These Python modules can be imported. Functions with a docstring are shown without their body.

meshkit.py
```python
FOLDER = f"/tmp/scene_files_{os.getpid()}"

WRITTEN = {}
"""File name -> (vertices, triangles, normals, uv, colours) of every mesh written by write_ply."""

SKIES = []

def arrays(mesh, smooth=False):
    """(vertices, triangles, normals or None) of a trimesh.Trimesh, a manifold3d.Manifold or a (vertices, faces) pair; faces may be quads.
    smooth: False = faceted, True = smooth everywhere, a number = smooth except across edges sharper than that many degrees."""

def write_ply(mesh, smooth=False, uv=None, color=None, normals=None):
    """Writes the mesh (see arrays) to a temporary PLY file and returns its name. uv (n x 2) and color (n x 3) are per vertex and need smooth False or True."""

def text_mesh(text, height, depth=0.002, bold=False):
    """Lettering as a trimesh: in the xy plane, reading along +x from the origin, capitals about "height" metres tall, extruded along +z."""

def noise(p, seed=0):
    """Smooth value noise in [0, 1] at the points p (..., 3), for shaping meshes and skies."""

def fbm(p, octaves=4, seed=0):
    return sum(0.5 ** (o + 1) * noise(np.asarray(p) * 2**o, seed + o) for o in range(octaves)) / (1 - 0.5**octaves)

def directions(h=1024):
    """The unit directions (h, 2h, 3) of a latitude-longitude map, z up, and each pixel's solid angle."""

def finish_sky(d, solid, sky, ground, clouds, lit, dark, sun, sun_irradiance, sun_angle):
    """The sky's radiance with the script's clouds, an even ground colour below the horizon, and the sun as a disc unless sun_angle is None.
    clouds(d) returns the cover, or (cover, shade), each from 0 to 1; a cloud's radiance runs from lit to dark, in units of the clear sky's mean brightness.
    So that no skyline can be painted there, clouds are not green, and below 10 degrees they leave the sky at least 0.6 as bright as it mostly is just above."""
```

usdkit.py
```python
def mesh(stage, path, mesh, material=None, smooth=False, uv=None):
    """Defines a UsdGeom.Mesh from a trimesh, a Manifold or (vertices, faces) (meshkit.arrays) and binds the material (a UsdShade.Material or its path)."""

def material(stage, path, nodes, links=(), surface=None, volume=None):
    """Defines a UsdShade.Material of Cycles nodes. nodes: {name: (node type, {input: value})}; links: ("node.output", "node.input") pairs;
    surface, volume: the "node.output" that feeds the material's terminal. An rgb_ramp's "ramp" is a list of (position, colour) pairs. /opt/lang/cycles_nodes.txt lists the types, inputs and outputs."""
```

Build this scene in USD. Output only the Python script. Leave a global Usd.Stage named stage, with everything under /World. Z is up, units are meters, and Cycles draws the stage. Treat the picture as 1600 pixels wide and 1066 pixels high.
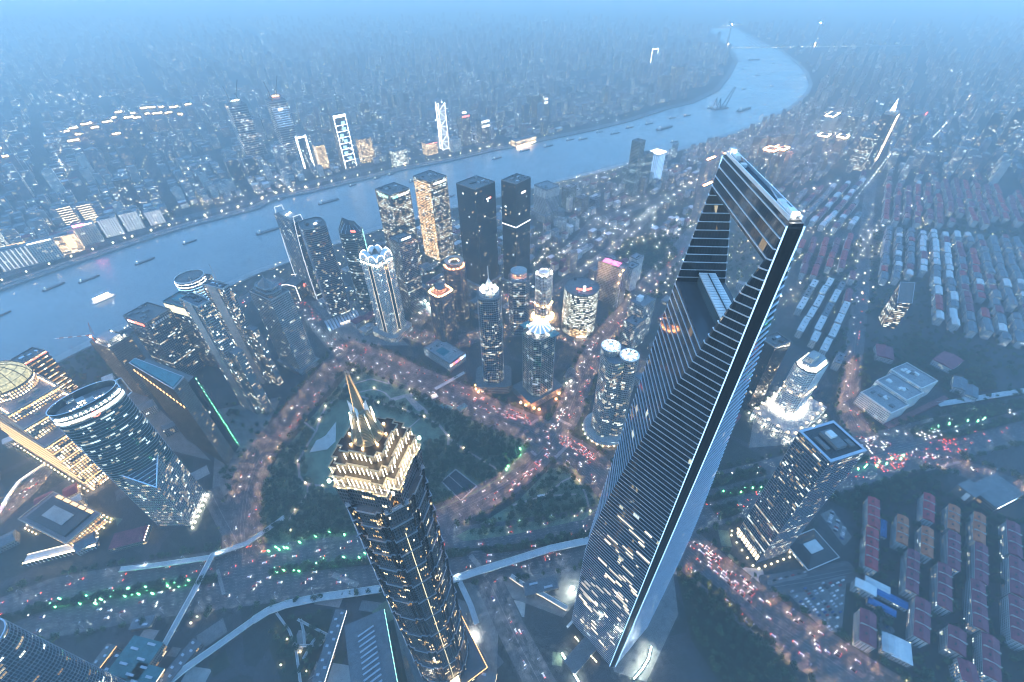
import math, random
import numpy as np, trimesh, usdkit, meshkit
import manifold3d as m3
from shapely.geometry import Polygon, LineString, Point, MultiPolygon, box as sbox
from shapely.ops import unary_union
from shapely.prepared import prep
from pxr import Usd, UsdGeom, UsdLux, UsdShade, Gf, Sdf, Vt

stage = Usd.Stage.CreateInMemory()
UsdGeom.SetStageUpAxis(stage, 'Z')
UsdGeom.Xform.Define(stage, '/World')
UsdGeom.Scope.Define(stage, '/World/Looks')

# ---------------------------------------------------------------- camera, sky, sun, exposure
EYE = (0.0, 0.0, 560.0)                       # an observation deck of a taller tower
cam = UsdGeom.Camera.Define(stage, '/World/camera')
cam.CreateFocalLengthAttr(15.75)
cam.CreateHorizontalApertureAttr(36.0)
cam.CreateExposureAttr(3.2)
cam.CreateClippingRangeAttr(Gf.Vec2f(1.0, 200000.0))
_R = np.array([[0.9998352965026089,-0.018148825514073732,0.0],[-0.011549158488923997,-0.6362536403898139,0.7713934936392107],[-0.013999885918749781,-0.7712664424329436,-0.6363584508522637]])
_X, _Y, _Z = _R @ [1, 0, 0], _R @ [0, -1, 0], _R @ [0, 0, -1]
cam.AddTransformOp().Set(Gf.Matrix4d(*_X, 0, *_Y, 0, *_Z, 0, *EYE, 1))
SUN_EL, SUN_ROT = math.radians(5.0), math.radians(262)
dome = UsdLux.DomeLight.Define(stage, '/World/sky')
skym = usdkit.material(stage, '/World/Looks/sky', {
    's': ('sky_texture', {'sky_type': 'single_scattering', 'sun_disc': False, 'sun_elevation': SUN_EL, 'sun_rotation': SUN_ROT,
                          'air_density': 1.0, 'aerosol_density': 0.3, 'ozone_density': 3.7}),
    'b': ('background_shader', {'strength': 0.12})}, [('s.color', 'b.color')], surface='b.background')
UsdShade.MaterialBindingAPI.Apply(dome.GetPrim()).Bind(skym)
dome.GetPrim().SetCustomDataByKey('kind', 'structure')
sun = UsdLux.DistantLight.Define(stage, '/World/sun')
sun.CreateIntensityAttr(0.012); sun.CreateAngleAttr(20.0); sun.CreateNormalizeAttr(True); sun.CreateColorAttr(Gf.Vec3f(1, .93, .85))
_d = (math.sin(SUN_ROT) * math.cos(SUN_EL), math.cos(SUN_ROT) * math.cos(SUN_EL), math.sin(SUN_EL))
sun.AddTransformOp().Set(Gf.Matrix4d(Gf.Rotation(Gf.Vec3d(0, 0, 1), Gf.Vec3d(*_d)), Gf.Vec3d(0)))

# ---------------------------------------------------------------- small kit
RNG = random.Random(7)
NP = np.random.default_rng(7)
_used = {}


def numbered(path):
    n = _used.get(path)
    _used[path] = (n or 0) + 1
    return path if n is None else '%s_%03d' % (path, n)


def tag(p, label=None, cat=None, group=None, kind=None):
    p = p.GetPrim() if hasattr(p, 'GetPrim') else p
    for k, v in (('label', label), ('category', cat), ('group', group), ('kind', kind)):
        if v:
            p.SetCustomDataByKey(k, v)
    return p


def thing(name, label, cat, loc=(0, 0, 0), rz=0.0, group=None):
    x = UsdGeom.Xform.Define(stage, numbered('/World/' + name))
    x.AddTranslateOp().Set(Gf.Vec3d(*map(float, loc)))
    x.AddRotateZOp().Set(float(rz))
    return tag(x, label, cat, group)


def copy_of(root, loc, rz, label, scale=None, name=None):
    was = root.GetCustomData()
    x = UsdGeom.Xform.Define(stage, numbered('/World/' + (name or root.GetName())))
    x.GetPrim().GetReferences().AddInternalReference(root.GetPath())
    x.ClearXformOpOrder()
    x.AddTranslateOp().Set(Gf.Vec3d(*map(float, loc)))
    x.AddRotateZOp().Set(float(rz))
    if scale:
        x.AddScaleOp().Set(Gf.Vec3f(*scale))
    x.GetPrim().SetInstanceable(True)
    return tag(x, label, was['category'], was.get('group'))


class MB:
    """Collects quads, prisms, boxes and tubes; build() makes them ONE mesh. uv are metres: u along the wall, v the height."""
    def __init__(s):
        s.v, s.f, s.uv, s.n = [], [], [], 0

    def add(s, v, f, uv=None):
        v = np.asarray(v, float)
        s.v.append(v); s.f.append(np.asarray(f, int) + s.n); s.n += len(v)
        s.uv.append(np.zeros((len(v), 2)) - 50 if uv is None else np.asarray(uv, float))
        return s

    def quad(s, a, b, c, d, uv=None):
        return s.add([a, b, c, d], [[0, 1, 2], [0, 2, 3]], uv)

    def prism(s, poly, z0, z1, u0=0.0, top=None, cap=True, bottom=False, v0=None):
        """walls on a counterclockwise polygon; top: another polygon of as many corners (a taper); z1 may be a list of corner heights"""
        P = np.asarray(poly, float)
        if np.sum(P[:, 0] * np.roll(P[:, 1], -1) - np.roll(P[:, 0], -1) * P[:, 1]) < 0:
            P = P[::-1]
            top = None if top is None else np.asarray(top)[::-1]
            z1 = z1[::-1] if np.ndim(z1) else z1
        T = P if top is None else np.asarray(top, float)
        n = len(P)
        Z1 = np.full(n, float(z1)) if np.ndim(z1) == 0 else np.asarray(z1, float)
        u = u0
        V, F, U = [], [], []
        for i in range(n):
            j = (i + 1) % n
            L = math.dist(P[i], P[j])
            k = len(V)
            V += [(*P[i], z0), (*P[j], z0), (*T[j], Z1[j]), (*T[i], Z1[i])]
            b = 0 if v0 is None else v0
            U += [(u, b), (u + L, b), (u + L, b + Z1[j] - z0), (u, b + Z1[i] - z0)]
            F += [(k, k + 1, k + 2), (k, k + 2, k + 3)]
            u += L
        s.add(V, F, U)
        if cap:
            if n <= 4 or is_convex(T):
                s.add(np.column_stack([T, Z1]), [(0, i, i + 1) for i in range(1, n - 1)], np.column_stack([T[:, 0], np.full(n, -50.0)]))
            else:
                v2, f2 = trimesh.creation.triangulate_polygon(Polygon(T), engine='earcut')
                s.add(np.column_stack([v2, np.full(len(v2), Z1.max())]), orient(v2, f2), np.column_stack([v2[:, 0], np.full(len(v2), -50.0)]))
        if bottom:
            s.add(np.column_stack([P, np.full(n, z0)]), [(0, i + 1, i) for i in range(1, n - 1)])
        return s

    def box(s, c, size, rz=0.0, u0=0.0):
        """c is the centre of its base"""
        p = rect(size[0], size[1], rz)
        return s.prism([(x + c[0], y + c[1]) for x, y in p], c[2], c[2] + size[2], u0)

    def bar(s, a, b, w, h=None):
        """a beam of width w and height h from a to b"""
        a, b = np.asarray(a, float), np.asarray(b, float)
        d = b - a; L = np.linalg.norm(d)
        if L < 1e-6:
            return s
        d /= L
        up = np.array([0, 0, 1.0]) if abs(d[2]) < .95 else np.array([1.0, 0, 0])
        x = np.cross(d, up); x /= np.linalg.norm(x); y = np.cross(x, d)
        x, y = x * w / 2, y * (h or w) / 2
        V = [a - x - y, a + x - y, a + x + y, a - x + y, b - x - y, b + x - y, b + x + y, b - x + y]
        return s.add(V, [(0, 1, 5), (0, 5, 4), (1, 2, 6), (1, 6, 5), (2, 3, 7), (2, 7, 6), (3, 0, 4), (3, 4, 7), (0, 3, 2), (0, 2, 1), (4, 5, 6), (4, 6, 7)])

    def line(s, pts, w, h=None):
        for a, b in zip(pts[:-1], pts[1:]):
            s.bar(a, b, w, h)
        return s

    def ring(s, poly, z, out, h):
        """a ledge of height h and depth out round a polygon"""
        P = ccw(poly); Q = grow(P, out); n = len(P)
        V = [(*p, z) for p in P] + [(*q, z) for q in Q] + [(*q, z + h) for q in Q] + [(*p, z + h) for p in P]
        F = []
        for i in range(n):
            j = (i + 1) % n
            for a in (0, n, 2 * n):
                F += [(a + i, a + n + i, a + n + j), (a + i, a + n + j, a + j)]
        return s.add(V, [f[::-1] for f in F])

    def mesh(s, m):
        return s.add(m.vertices, m.faces)

    def build(s, name, mat, parent=None, smooth=False, label=None, cat=None, group=None, kind=None):
        root = '/World/' if parent is None else str(parent.GetPath()) + '/'
        v, f, uv = np.vstack(s.v), np.vstack(s.f), np.vstack(s.uv)
        m = usdkit.mesh(stage, numbered(root + name), (v, f), mat, smooth=smooth if smooth is True else False, uv=uv)
        return tag(m, label, cat, group, kind)


def ccw(poly):
    P = np.asarray(poly, float)
    return P if np.sum(P[:, 0] * np.roll(P[:, 1], -1) - np.roll(P[:, 0], -1) * P[:, 1]) > 0 else P[::-1]


def is_convex(P):
    d = np.roll(P, -1, 0) - P
    e = np.roll(d, -1, 0)
    c = d[:, 0] * e[:, 1] - d[:, 1] * e[:, 0]
    return (c > -1e-9).all()


def orient(v, f):
    a, b, c = v[f[:, 0]], v[f[:, 1]], v[f[:, 2]]
    neg = (b - a)[:, 0] * (c - a)[:, 1] - (b - a)[:, 1] * (c - a)[:, 0] < 0
    f = f.copy(); f[neg] = f[neg][:, ::-1]
    return f


def grow(poly, r):
    """moves every side of a polygon out by r (mitred)"""
    P = ccw(poly); n = len(P); d = np.roll(P, -1, 0) - P
    d /= np.linalg.norm(d, axis=1, keepdims=True); N = np.column_stack([d[:, 1], -d[:, 0]]); M = np.roll(N, 1, 0)
    return P + r * (N + M) / np.maximum(1 + (N * M).sum(1, keepdims=True), .2)


def rect(w, d, rz=0.0, cx=0.0, cy=0.0):
    c, s = math.cos(math.radians(rz)), math.sin(math.radians(rz))
    return [(cx + x * c - y * s, cy + x * s + y * c) for x, y in ((-w / 2, -d / 2), (w / 2, -d / 2), (w / 2, d / 2), (-w / 2, d / 2))]


def circle(r, n=32, cx=0.0, cy=0.0, a0=0.0, a1=2 * math.pi, ry=None):
    full = abs(a1 - a0 - 2 * math.pi) < 1e-6
    return [(cx + r * math.cos(a), cy + (ry or r) * math.sin(a)) for a in np.linspace(a0, a1, n, endpoint=not full)]


def chamfered(w, d, c):
    return [(-w / 2 + c, -d / 2), (w / 2 - c, -d / 2), (w / 2, -d / 2 + c), (w / 2, d / 2 - c), (w / 2 - c, d / 2), (-w / 2 + c, d / 2), (-w / 2, d / 2 - c), (-w / 2, -d / 2 + c)]


def rounded(w, d, r, n=5):
    out = []
    for cx, cy, a in ((w / 2 - r, -d / 2 + r, -90), (w / 2 - r, d / 2 - r, 0), (-w / 2 + r, d / 2 - r, 90), (-w / 2 + r, -d / 2 + r, 180)):
        out += [(cx + r * math.cos(math.radians(a + 90 * k / n)), cy + r * math.sin(math.radians(a + 90 * k / n))) for k in range(n + 1)]
    return out


def sheet(geom, z, name, mat, parent=None, thick=0.0, **kw):
    """a flat sheet (or a slab with sides when thick) of a shapely polygon"""
    mb = MB()
    for g in getattr(geom, 'geoms', [geom]):
        if g.is_empty or g.geom_type != 'Polygon' or g.area < .01:
            continue
        v2, f2 = trimesh.creation.triangulate_polygon(g, engine='earcut')
        mb.add(np.column_stack([v2, np.full(len(v2), z)]), orient(v2, f2), v2)
        if thick:
            for ring_ in (g.exterior, *g.interiors):
                c = np.array(ring_.coords)
                for a, b in zip(c[:-1], c[1:]):
                    mb.quad((*a, z - thick), (*b, z - thick), (*b, z), (*a, z))
    return mb.build(name, mat, parent, **kw) if mb.n else None


# ---------------------------------------------------------------- materials
class NG:
    def __init__(s):
        s.nodes, s.links = {}, []

    def __call__(s, kind, out, **inp):
        n = 'n%d' % len(s.nodes); vals = {}
        for k, v in inp.items():
            if isinstance(v, str) and '.' in v:
                s.links.append((v, n + '.' + k))
            else:
                vals[k] = v
        s.nodes[n] = (kind, vals)
        return n + '.' + out

    def m(s, op, a, b=0.0, c=0.0):
        return s('math', 'value', math_type=op, value1=a, value2=b, value3=c)

    def mix(s, fac, a, b):
        return s('mix', 'color', mix_type='mix', fac=fac, color1=a, color2=b)

    def done(s, name, surface):
        return usdkit.material(stage, '/World/Looks/' + name, s.nodes, s.links, surface=surface)


def plain(name, c, rough=.6, metal=0.0, var=.25, scale=.15, spec=.5):
    """a colour with uneven wear: broad noise in the base colour and a little in the gloss"""
    g = NG()
    n = g('noise_texture', 'fac', vector=g('geometry', 'position'), scale=scale, detail=4.0, roughness=.65)
    k = g('map_range', 'result', value=n, from_min=.25, from_max=.75, to_min=1 - var, to_max=1 + var)
    col = g('mix', 'color', mix_type='multiply', fac=1.0, color1=tuple(c), color2=g('combine_color', 'color', r=k, g=k, b=k))
    return g.done(name, g('principled_bsdf', 'BSDF', base_color=col, roughness=rough, metallic=metal, specular_ior_level=spec))


def emit(name, c, s):
    g = NG()
    return g.done(name, g('principled_bsdf', 'BSDF', base_color=(.1, .1, .1), emission_color=tuple(c), emission_strength=float(s)))


WARM = [(0, (1, .55, .2)), (.35, (1, .72, .38)), (.6, (1, .86, .6)), (.8, (.95, 1, .8)), (1, (.75, .95, 1))]
COOL = [(0, (1, .75, .45)), (.25, (1, .9, .7)), (.6, (.85, 1, .92)), (1, (.6, .85, 1))]
AMBER = [(0, (1, .5, .15)), (.6, (1, .65, .28)), (1, (1, .82, .5))]


def facade(name, wall, glass, fw=3.0, fh=4.0, ww=.7, wh=.55, lit=.12, es=.35, ramp=WARM, roof=(.12, .12, .12), grough=.12, wrough=.7, floors=0.0, vnoise=.2, island=False, dark=0.0):
    """wall with rows of windows, some of them lit, laid out in metres along the wall; floors: share of whole lit storeys"""
    g = NG()
    uv = g('attribute', 'vector', attribute='st')
    n = len(g.nodes); g.nodes['xyz'] = ('separate_xyz', {}); g.links.append((uv, 'xyz.vector'))
    rnd = g('geometry', 'random_per_island') if island else g('object_info', 'random')
    u = g.m('divide', 'xyz.x', fw); v = g.m('divide', 'xyz.y', fh)
    fu, fv = g.m('floor', u), g.m('floor', v)
    du = g.m('absolute', g.m('subtract', g.m('fraction', u), .5)); dv = g.m('absolute', g.m('subtract', g.m('fraction', v), .5))
    win = g.m('multiply', g.m('less_than', du, ww / 2), g.m('less_than', dv, wh / 2))
    win = g.m('multiply', win, g.m('greater_than', 'xyz.y', 0.0))
    seed = g.m('multiply', rnd, 917.0)
    room = g.m('floor', g.m('divide', g.m('add', fu, g.m('multiply', fv, 1.7)), 3.0 if fw < 2 else 2.0))
    cell = g('combine_xyz', 'vector', x=room, y=fv, z=seed)
    h1 = g('white_noise_texture', 'value', dimensions='3D', vector=cell)
    h2 = g('white_noise_texture', 'value', dimensions='3D', vector=g('combine_xyz', 'vector', x=fv, y=room, z=g.m('add', seed, 31.0)))
    # lit windows gather in offices that share a light switch: broad noise over the cells
    cl = g('noise_texture', 'fac', dimensions='3D', vector=g('combine_xyz', 'vector', x=g.m('multiply', fu, .21), y=g.m('multiply', fv, .34), z=seed), scale=1.0, detail=1.0)
    th = g('map_range', 'result', value=cl, from_min=.4, from_max=.7, to_min=0.0, to_max=lit * 3.2)
    on = g.m('less_than', h1, th)
    if floors:
        hf = g('white_noise_texture', 'value', dimensions='2D', vector=g('combine_xyz', 'vector', x=fv, y=seed))
        on = g.m('maximum', on, g.m('multiply', g.m('less_than', hf, floors), g.m('less_than', h1, .85)))
    on = g.m('multiply', on, win)
    es = es * .8
    lvl = g.m('multiply', on, g.m('multiply_add', g.m('multiply', h2, h2), es * 1.3, es * .25))
    ecol = g('rgb_ramp', 'color', ramp=ramp, fac=h2)
    nz = g('separate_xyz', 'z', vector=g('geometry', 'normal'))
    up = g.m('greater_than', nz, .6)
    var = g('noise_texture', 'fac', vector=g('geometry', 'position'), scale=.06, detail=5.0, roughness=.7)
    k = g('map_range', 'result', value=var, from_min=.25, from_max=.75, to_min=1 - vnoise, to_max=1 + vnoise)
    gl = g.mix(h1, tuple(np.array(glass) * .55), tuple(np.array(glass) * 1.35))
    base = g.mix(win, tuple(wall), gl)
    base = g.mix(up, base, tuple(roof))
    base = g('mix', 'color', mix_type='multiply', fac=1.0, color1=base, color2=g('combine_color', 'color', r=k, g=k, b=k))
    rough = g.m('multiply_add', win, grough - wrough, wrough)
    return g.done(name, g('principled_bsdf', 'BSDF', base_color=base, roughness=rough, emission_color=ecol, emission_strength=lvl))


M = {}
M['asphalt'] = plain('asphalt', (.075, .078, .083), .75, var=.3, scale=.05)
M['paving'] = plain('paving', (.1, .102, .105), .8, var=.3, scale=.08)
M['plaza'] = plain('plaza', (.15, .152, .15), .7, var=.2, scale=.1)
M['path'] = plain('path', (.33, .28, .26), .85, var=.15)
M['marking'] = plain('marking', (.34, .34, .33), .7, var=.15, scale=.8)
M['lawn'] = plain('lawn', (.13, .17, .11), .9, var=.4, scale=.06)
M['soil'] = plain('soil', (.035, .045, .03), .95, var=.4, scale=.05)
M['leaf'] = plain('leaf', (.045, .085, .042), .75, var=.5, scale=.12)
M['leaf_dark'] = plain('leaf_dark', (.03, .062, .034), .75, var=.5, scale=.12)
M['leaf_light'] = plain('leaf_light', (.065, .11, .05), .75, var=.5, scale=.12)
M['bark'] = plain('bark', (.06, .045, .03), .9)
M['concrete'] = plain('concrete', (.3, .3, .29), .8, scale=.05)
M['grey'] = plain('grey', (.14, .145, .15), .7, scale=.08)
M['dark'] = plain('dark', (.03, .033, .037), .5, scale=.1)
M['black'] = plain('black', (.012, .013, .016), .3, scale=.05)
M['white'] = plain('white', (.62, .62, .6), .6, var=.12, scale=.1)
M['metal'] = plain('metal', (.45, .47, .5), .35, .8, var=.1)
M['fin'] = plain('fin', (.78, .82, .86), .3, .85, var=.05)
M['bronze'] = plain('bronze', (.10, .085, .07), .4, .4)
M['red_roof'] = plain('red_roof', (.17, .06, .065), .8, var=.3, scale=.1)
M['teal_roof'] = plain('teal_roof', (.04, .16, .18), .6)
M['blue_roof'] = plain('blue_roof', (.02, .13, .32), .5)
M['membrane'] = plain('membrane', (.7, .7, .68), .6, var=.08)
M['hull'] = plain('hull', (.05, .07, .09), .6)
M['rust'] = plain('rust', (.16, .08, .05), .8)
M['glass'] = plain('glass', (.025, .04, .05), .08, var=.3, scale=.04)
M['crane_paint'] = plain('crane_paint', (.4, .12, .05), .6)
M['lamp_warm'] = emit('lamp_warm', (1, .5, .2), 130)
M['lamp_gold'] = emit('lamp_gold', (1, .75, .42), 5)
M['lamp_white'] = emit('lamp_white', (1, .96, .86), 14)
M['lamp_cool'] = emit('lamp_cool', (.85, 1, .9), 36)
M['flood_hot'] = emit('flood_hot', (1, .56, .24), 42)
M['lamp_path'] = emit('lamp_path', (1, .72, .42), 12)
M['lamp_green'] = emit('lamp_green', (.15, 1, .38), 9)
M['flood'] = emit('flood', (1, .9, .7), 14)
M['flood_gold'] = emit('flood_gold', (1, .66, .33), 8)
M['flood_orange'] = emit('flood_orange', (1, .36, .12), 22)
M['flare'] = emit('flare', (.95, 1, .84), 24)
M['glow_soft'] = emit('glow_soft', (.9, .95, 1), .16)
M['glow_cream'] = emit('glow_cream', (1, .82, .55), .16)
M['deck_pale'] = plain('deck_pale', (.42, .43, .43), .75, var=.15, scale=.1)
M['glow_white'] = emit('glow_white', (.92, .96, 1), .5)
M['glow_warm'] = emit('glow_warm', (1, .74, .42), .5)
M['glow_amber'] = emit('glow_amber', (1, .55, .2), .34)
M['glow_yellow'] = emit('glow_yellow', (1, .9, .55), .16)
M['glow_blue'] = emit('glow_blue', (.3, .58, 1), .3)
M['glow_red'] = emit('glow_red', (1, .14, .08), .5)
M['glow_pink'] = emit('glow_pink', (1, .15, .4), .45)
M['glow_green'] = emit('glow_green', (.3, 1, .75), .4)
M['headlight'] = emit('headlight', (1, .97, .88), 7)
M['taillight'] = emit('taillight', (1, .07, .04), 6)

# ---------------------------------------------------------------- the setting: ground, river, roads, parks
def ground_material():
    g = NG()
    p = g('geometry', 'position')
    a = g('noise_texture', 'fac', vector=p, scale=.004, detail=6.0, roughness=.65)
    b = g('voronoi_texture', 'color', vector=p, scale=.011, feature='f1')
    e = g('voronoi_texture', 'distance', vector=p, scale=.011, feature='distance_to_edge')
    bw = g('rgb_to_bw', 'val', color=b)
    block = g('rgb_ramp', 'color', fac=bw, ramp=[(0, (.016, .028, .018)), (.35, (.024, .034, .028)), (.55, (.045, .048, .05)), (1, (.075, .076, .078))])
    yard = g.mix(a, block, (.035, .042, .04))
    col = g.mix(g.m('less_than', e, .045), yard, (.05, .052, .056))
    return g.done('ground', g('principled_bsdf', 'BSDF', base_color=col, roughness=.85))


def water_material():
    g = NG()
    p = g('mapping', 'vector', vector=g('geometry', 'position'), scale=(.05, .11, 1), rotation=(0, 0, .5))
    n1 = g('noise_texture', 'fac', vector=p, scale=1.0, detail=5.0, roughness=.6, distortion=.6)
    big = g('noise_texture', 'fac', vector=g('geometry', 'position'), scale=.004, detail=3.0)
    bmp = g('bump', 'normal', height=n1, strength=.6, distance=1.0)
    col = g('rgb_ramp', 'color', fac=big, ramp=[(.3, (.21, .225, .225)), (.7, (.27, .285, .28))])
    return g.done('water', g('principled_bsdf', 'BSDF', base_color=col, roughness=g('map_range', 'result', value=big, from_min=.3, from_max=.7, to_min=.12, to_max=.3), ior=1.33, normal=bmp))


M['ground'], M['water'] = ground_material(), water_material()
BIG = 60000
gm = MB().quad((-BIG, -3000, 0), (BIG, -3000, 0), (BIG, 62000, 0), (-BIG, 62000, 0)).build('ground', M['ground'], kind='structure')

WEST_BANK = [(-1424.4,596.6),(-1321.3,788.0),(-1202.6,904.9),(-1101.3,1044.1),(-1004.9,1163.6),(-943.1,1230.4),(-791.8,1351.6),(-763.8,1432.2),(-659.0,1487.9),(-583.9,1548.7),(-497.7,1606.7),(-406.6,1681.8),(-341.6,1720.5),(-236.2,1773.6),(-51.1,1907.2),(14.5,1937.8),(147.4,2029.7),(370.5,2165.4),(577.0,2319.7),(821.0,2547.5),(984.9,2666.3),(1230.8,2963.5),(1474.0,3421.2),(1780.9,4053.7),(2027.4,4820.5),(2147.1,5397.9),(2277.8,5983.7),(2443.4,6536.3)]
EAST_BANK = [(-1094.3,349.0),(-1002.1,524.6),(-934.9,597.3),(-866.2,646.0),(-839.7,690.8),(-807.1,743.6),(-716.4,841.5),(-665.8,900.8),(-622.4,957.1),(-564.1,1014.6),(-477.6,1101.3),(-381.1,1186.5),(-289.8,1250.7),(-187.5,1324.8),(-43.1,1409.3),(73.5,1481.0),(182.7,1547.0),(313.3,1616.8),(446.8,1706.4),(633.5,1825.6),(823.1,1950.8),(1092.1,2159.8),(1224.6,2274.0),(1483.7,2552.9),(1720.2,2866.6),(1860.8,3098.9),(2046.2,3509.4),(2182.6,3912.0),(2362.2,4521.3),(2459.1,5139.0),(2598.5,5798.9),(2745.0,6480.1)]
RIVER = Polygon(WEST_BANK + EAST_BANK[::-1]).buffer(0)
sheet(RIVER, .05, 'river', M['water'], kind='structure')
wl, el_ = LineString(WEST_BANK), LineString(EAST_BANK)
wprom = wl.buffer(17, cap_style=2).difference(RIVER.buffer(-17)); eprom = el_.buffer(11, cap_style=2)
wb = sheet(wprom, 5.0, 'river_promenade', M['plaza'], thick=5.0, kind='structure')
eb = sheet(eprom, 3.2, 'river_embankment', M['concrete'], thick=3.2, kind='structure')
MB().line([(x, y, 5.0) for x, y in WEST_BANK[:22]], .5, 2.0).build('embankment_wall', M['grey'], label='low grey parapet wall along the far promenade edge', cat='wall')

ROADS = {  # centre line, width
    'curved_avenue': ([(-317.8,668.3),(-335.0,601.8),(-357.7,516.2),(-376.9,455.9),(-385.7,405.8),(-378.1,354.5),(-361.9,306.9),(-338.8,262.9)], 36),
    'main_avenue': ([(-335.5,665.0),(-239.2,620.1),(-185.6,584.4),(-112.5,544.3),(-44.4,498.7),(26.9,459.4),(58.4,433.6),(92.6,406.8),(132.6,362.4),(174.9,311.9),(215.3,264.0),(245.0,226.1),(279.1,184.1),(323.5,148.4),(349.4,125.0),(402.3,84.0)], 46),
    'north_avenue': ([(58.4,433.6),(87.5,484.5),(121.2,566.7),(142.6,613.3),(172.1,670.0),(210.1,726.4),(255.7,786.1),(336.7,903.3),(450.1,1058.3),(559.1,1210.3),(732.8,1415.7),(914.1,1638.8),(1196.4,2001.6)], 30),
    'cross_street': ([(-206.5,711.1),(-124.7,668.7),(-51.2,706.6),(39.3,714.4),(96.1,698.2),(143.0,666.9),(193.3,637.1),(243.7,595.0)], 26),
    'south_avenue': ([(-612.7,178.4),(-552.0,208.2),(-459.3,224.6),(-389.2,234.9),(-315.9,243.2),(-240.7,251.0),(-186.8,255.5),(-80.7,263.0),(-4.7,269.7),(94.2,284.4),(173.8,307.4),(272.2,333.5),(355.4,352.6),(470.3,380.8),(571.3,406.7),(688.5,434.1),(814.5,464.6),(1035.6,518.5)], 60),
    'park_road': ([(45.6,419.5),(15.2,382.8),(-12.7,360.2),(-52.3,336.1),(-86.7,317.9),(-122.0,300.6),(-152.1,281.4)], 28),
    'junction_street': ([(547.1,487.3),(536.1,435.1),(571.3,406.7),(630.6,383.9),(677.3,351.1),(730.4,313.0)], 26),
    'estate_street': ([(547.1,487.3),(596.1,560.9),(667.3,665.7),(738.9,770.9),(882.3,987.6),(1056.3,1251.0),(1228.7,1506.2)], 18),
    'riverside_street': ([(-335.5,665.0),(-414.1,760.5),(-484.7,844.2),(-559.6,916.9),(-599.8,837.8),(-635.7,767.2)], 24),
    'tower_street': ([(-48.2,251.4),(-27.9,221.5),(-5.8,178.0),(22.9,128.8),(42.7,98.3)], 18),
    'north_street': ([(-206.5,711.1),(-176.6,799.7),(-86.1,873.2),(43.2,802.4),(120.6,879.9),(189.6,958.9),(275.8,1057.9),(370.7,1192.7),(466.9,1349.5)], 18),
    'station_road': ([(175.0,1083.3),(241.0,1215.2),(304.0,1256.5),(465.6,1359.7),(638.5,1505.9)], 18),
    'lot_street': ([(294.8,218.8),(347.3,225.8),(401.6,234.4)], 12),
    'west_street': ([(-703.4,311.7),(-692.9,360.8),(-696.5,405.7),(-692.3,438.2)], 16),
    'plaza_street': ([(-427.2,355.5),(-399.2,325.9),(-355.1,281.0)], 10),
    'bund_road': ([(-1439.8,726.1),(-1254.1,964.1),(-1145.3,1105.0),(-1043.0,1226.1),(-977.8,1293.5),(-820.7,1418.9),(-686.9,1572.2),(-520.0,1701.8),(-357.5,1826.7),(-53.1,2032.8)], 24),
}
road_geo = {k: LineString(p).buffer(w / 2, cap_style=2, join_style=1) for k, (p, w) in ROADS.items()}
road_all = unary_union(list(road_geo.values())).buffer(6).buffer(-6)
near_zone = sbox(-1300, -50, 1300, 1700)
pave = road_all.buffer(6).difference(road_all)
sheet(pave.intersection(near_zone), .14, 'pavement', M['paving'], thick=.14, kind='structure')
sheet(road_all, .02, 'road', M['asphalt'], kind='structure')

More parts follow.
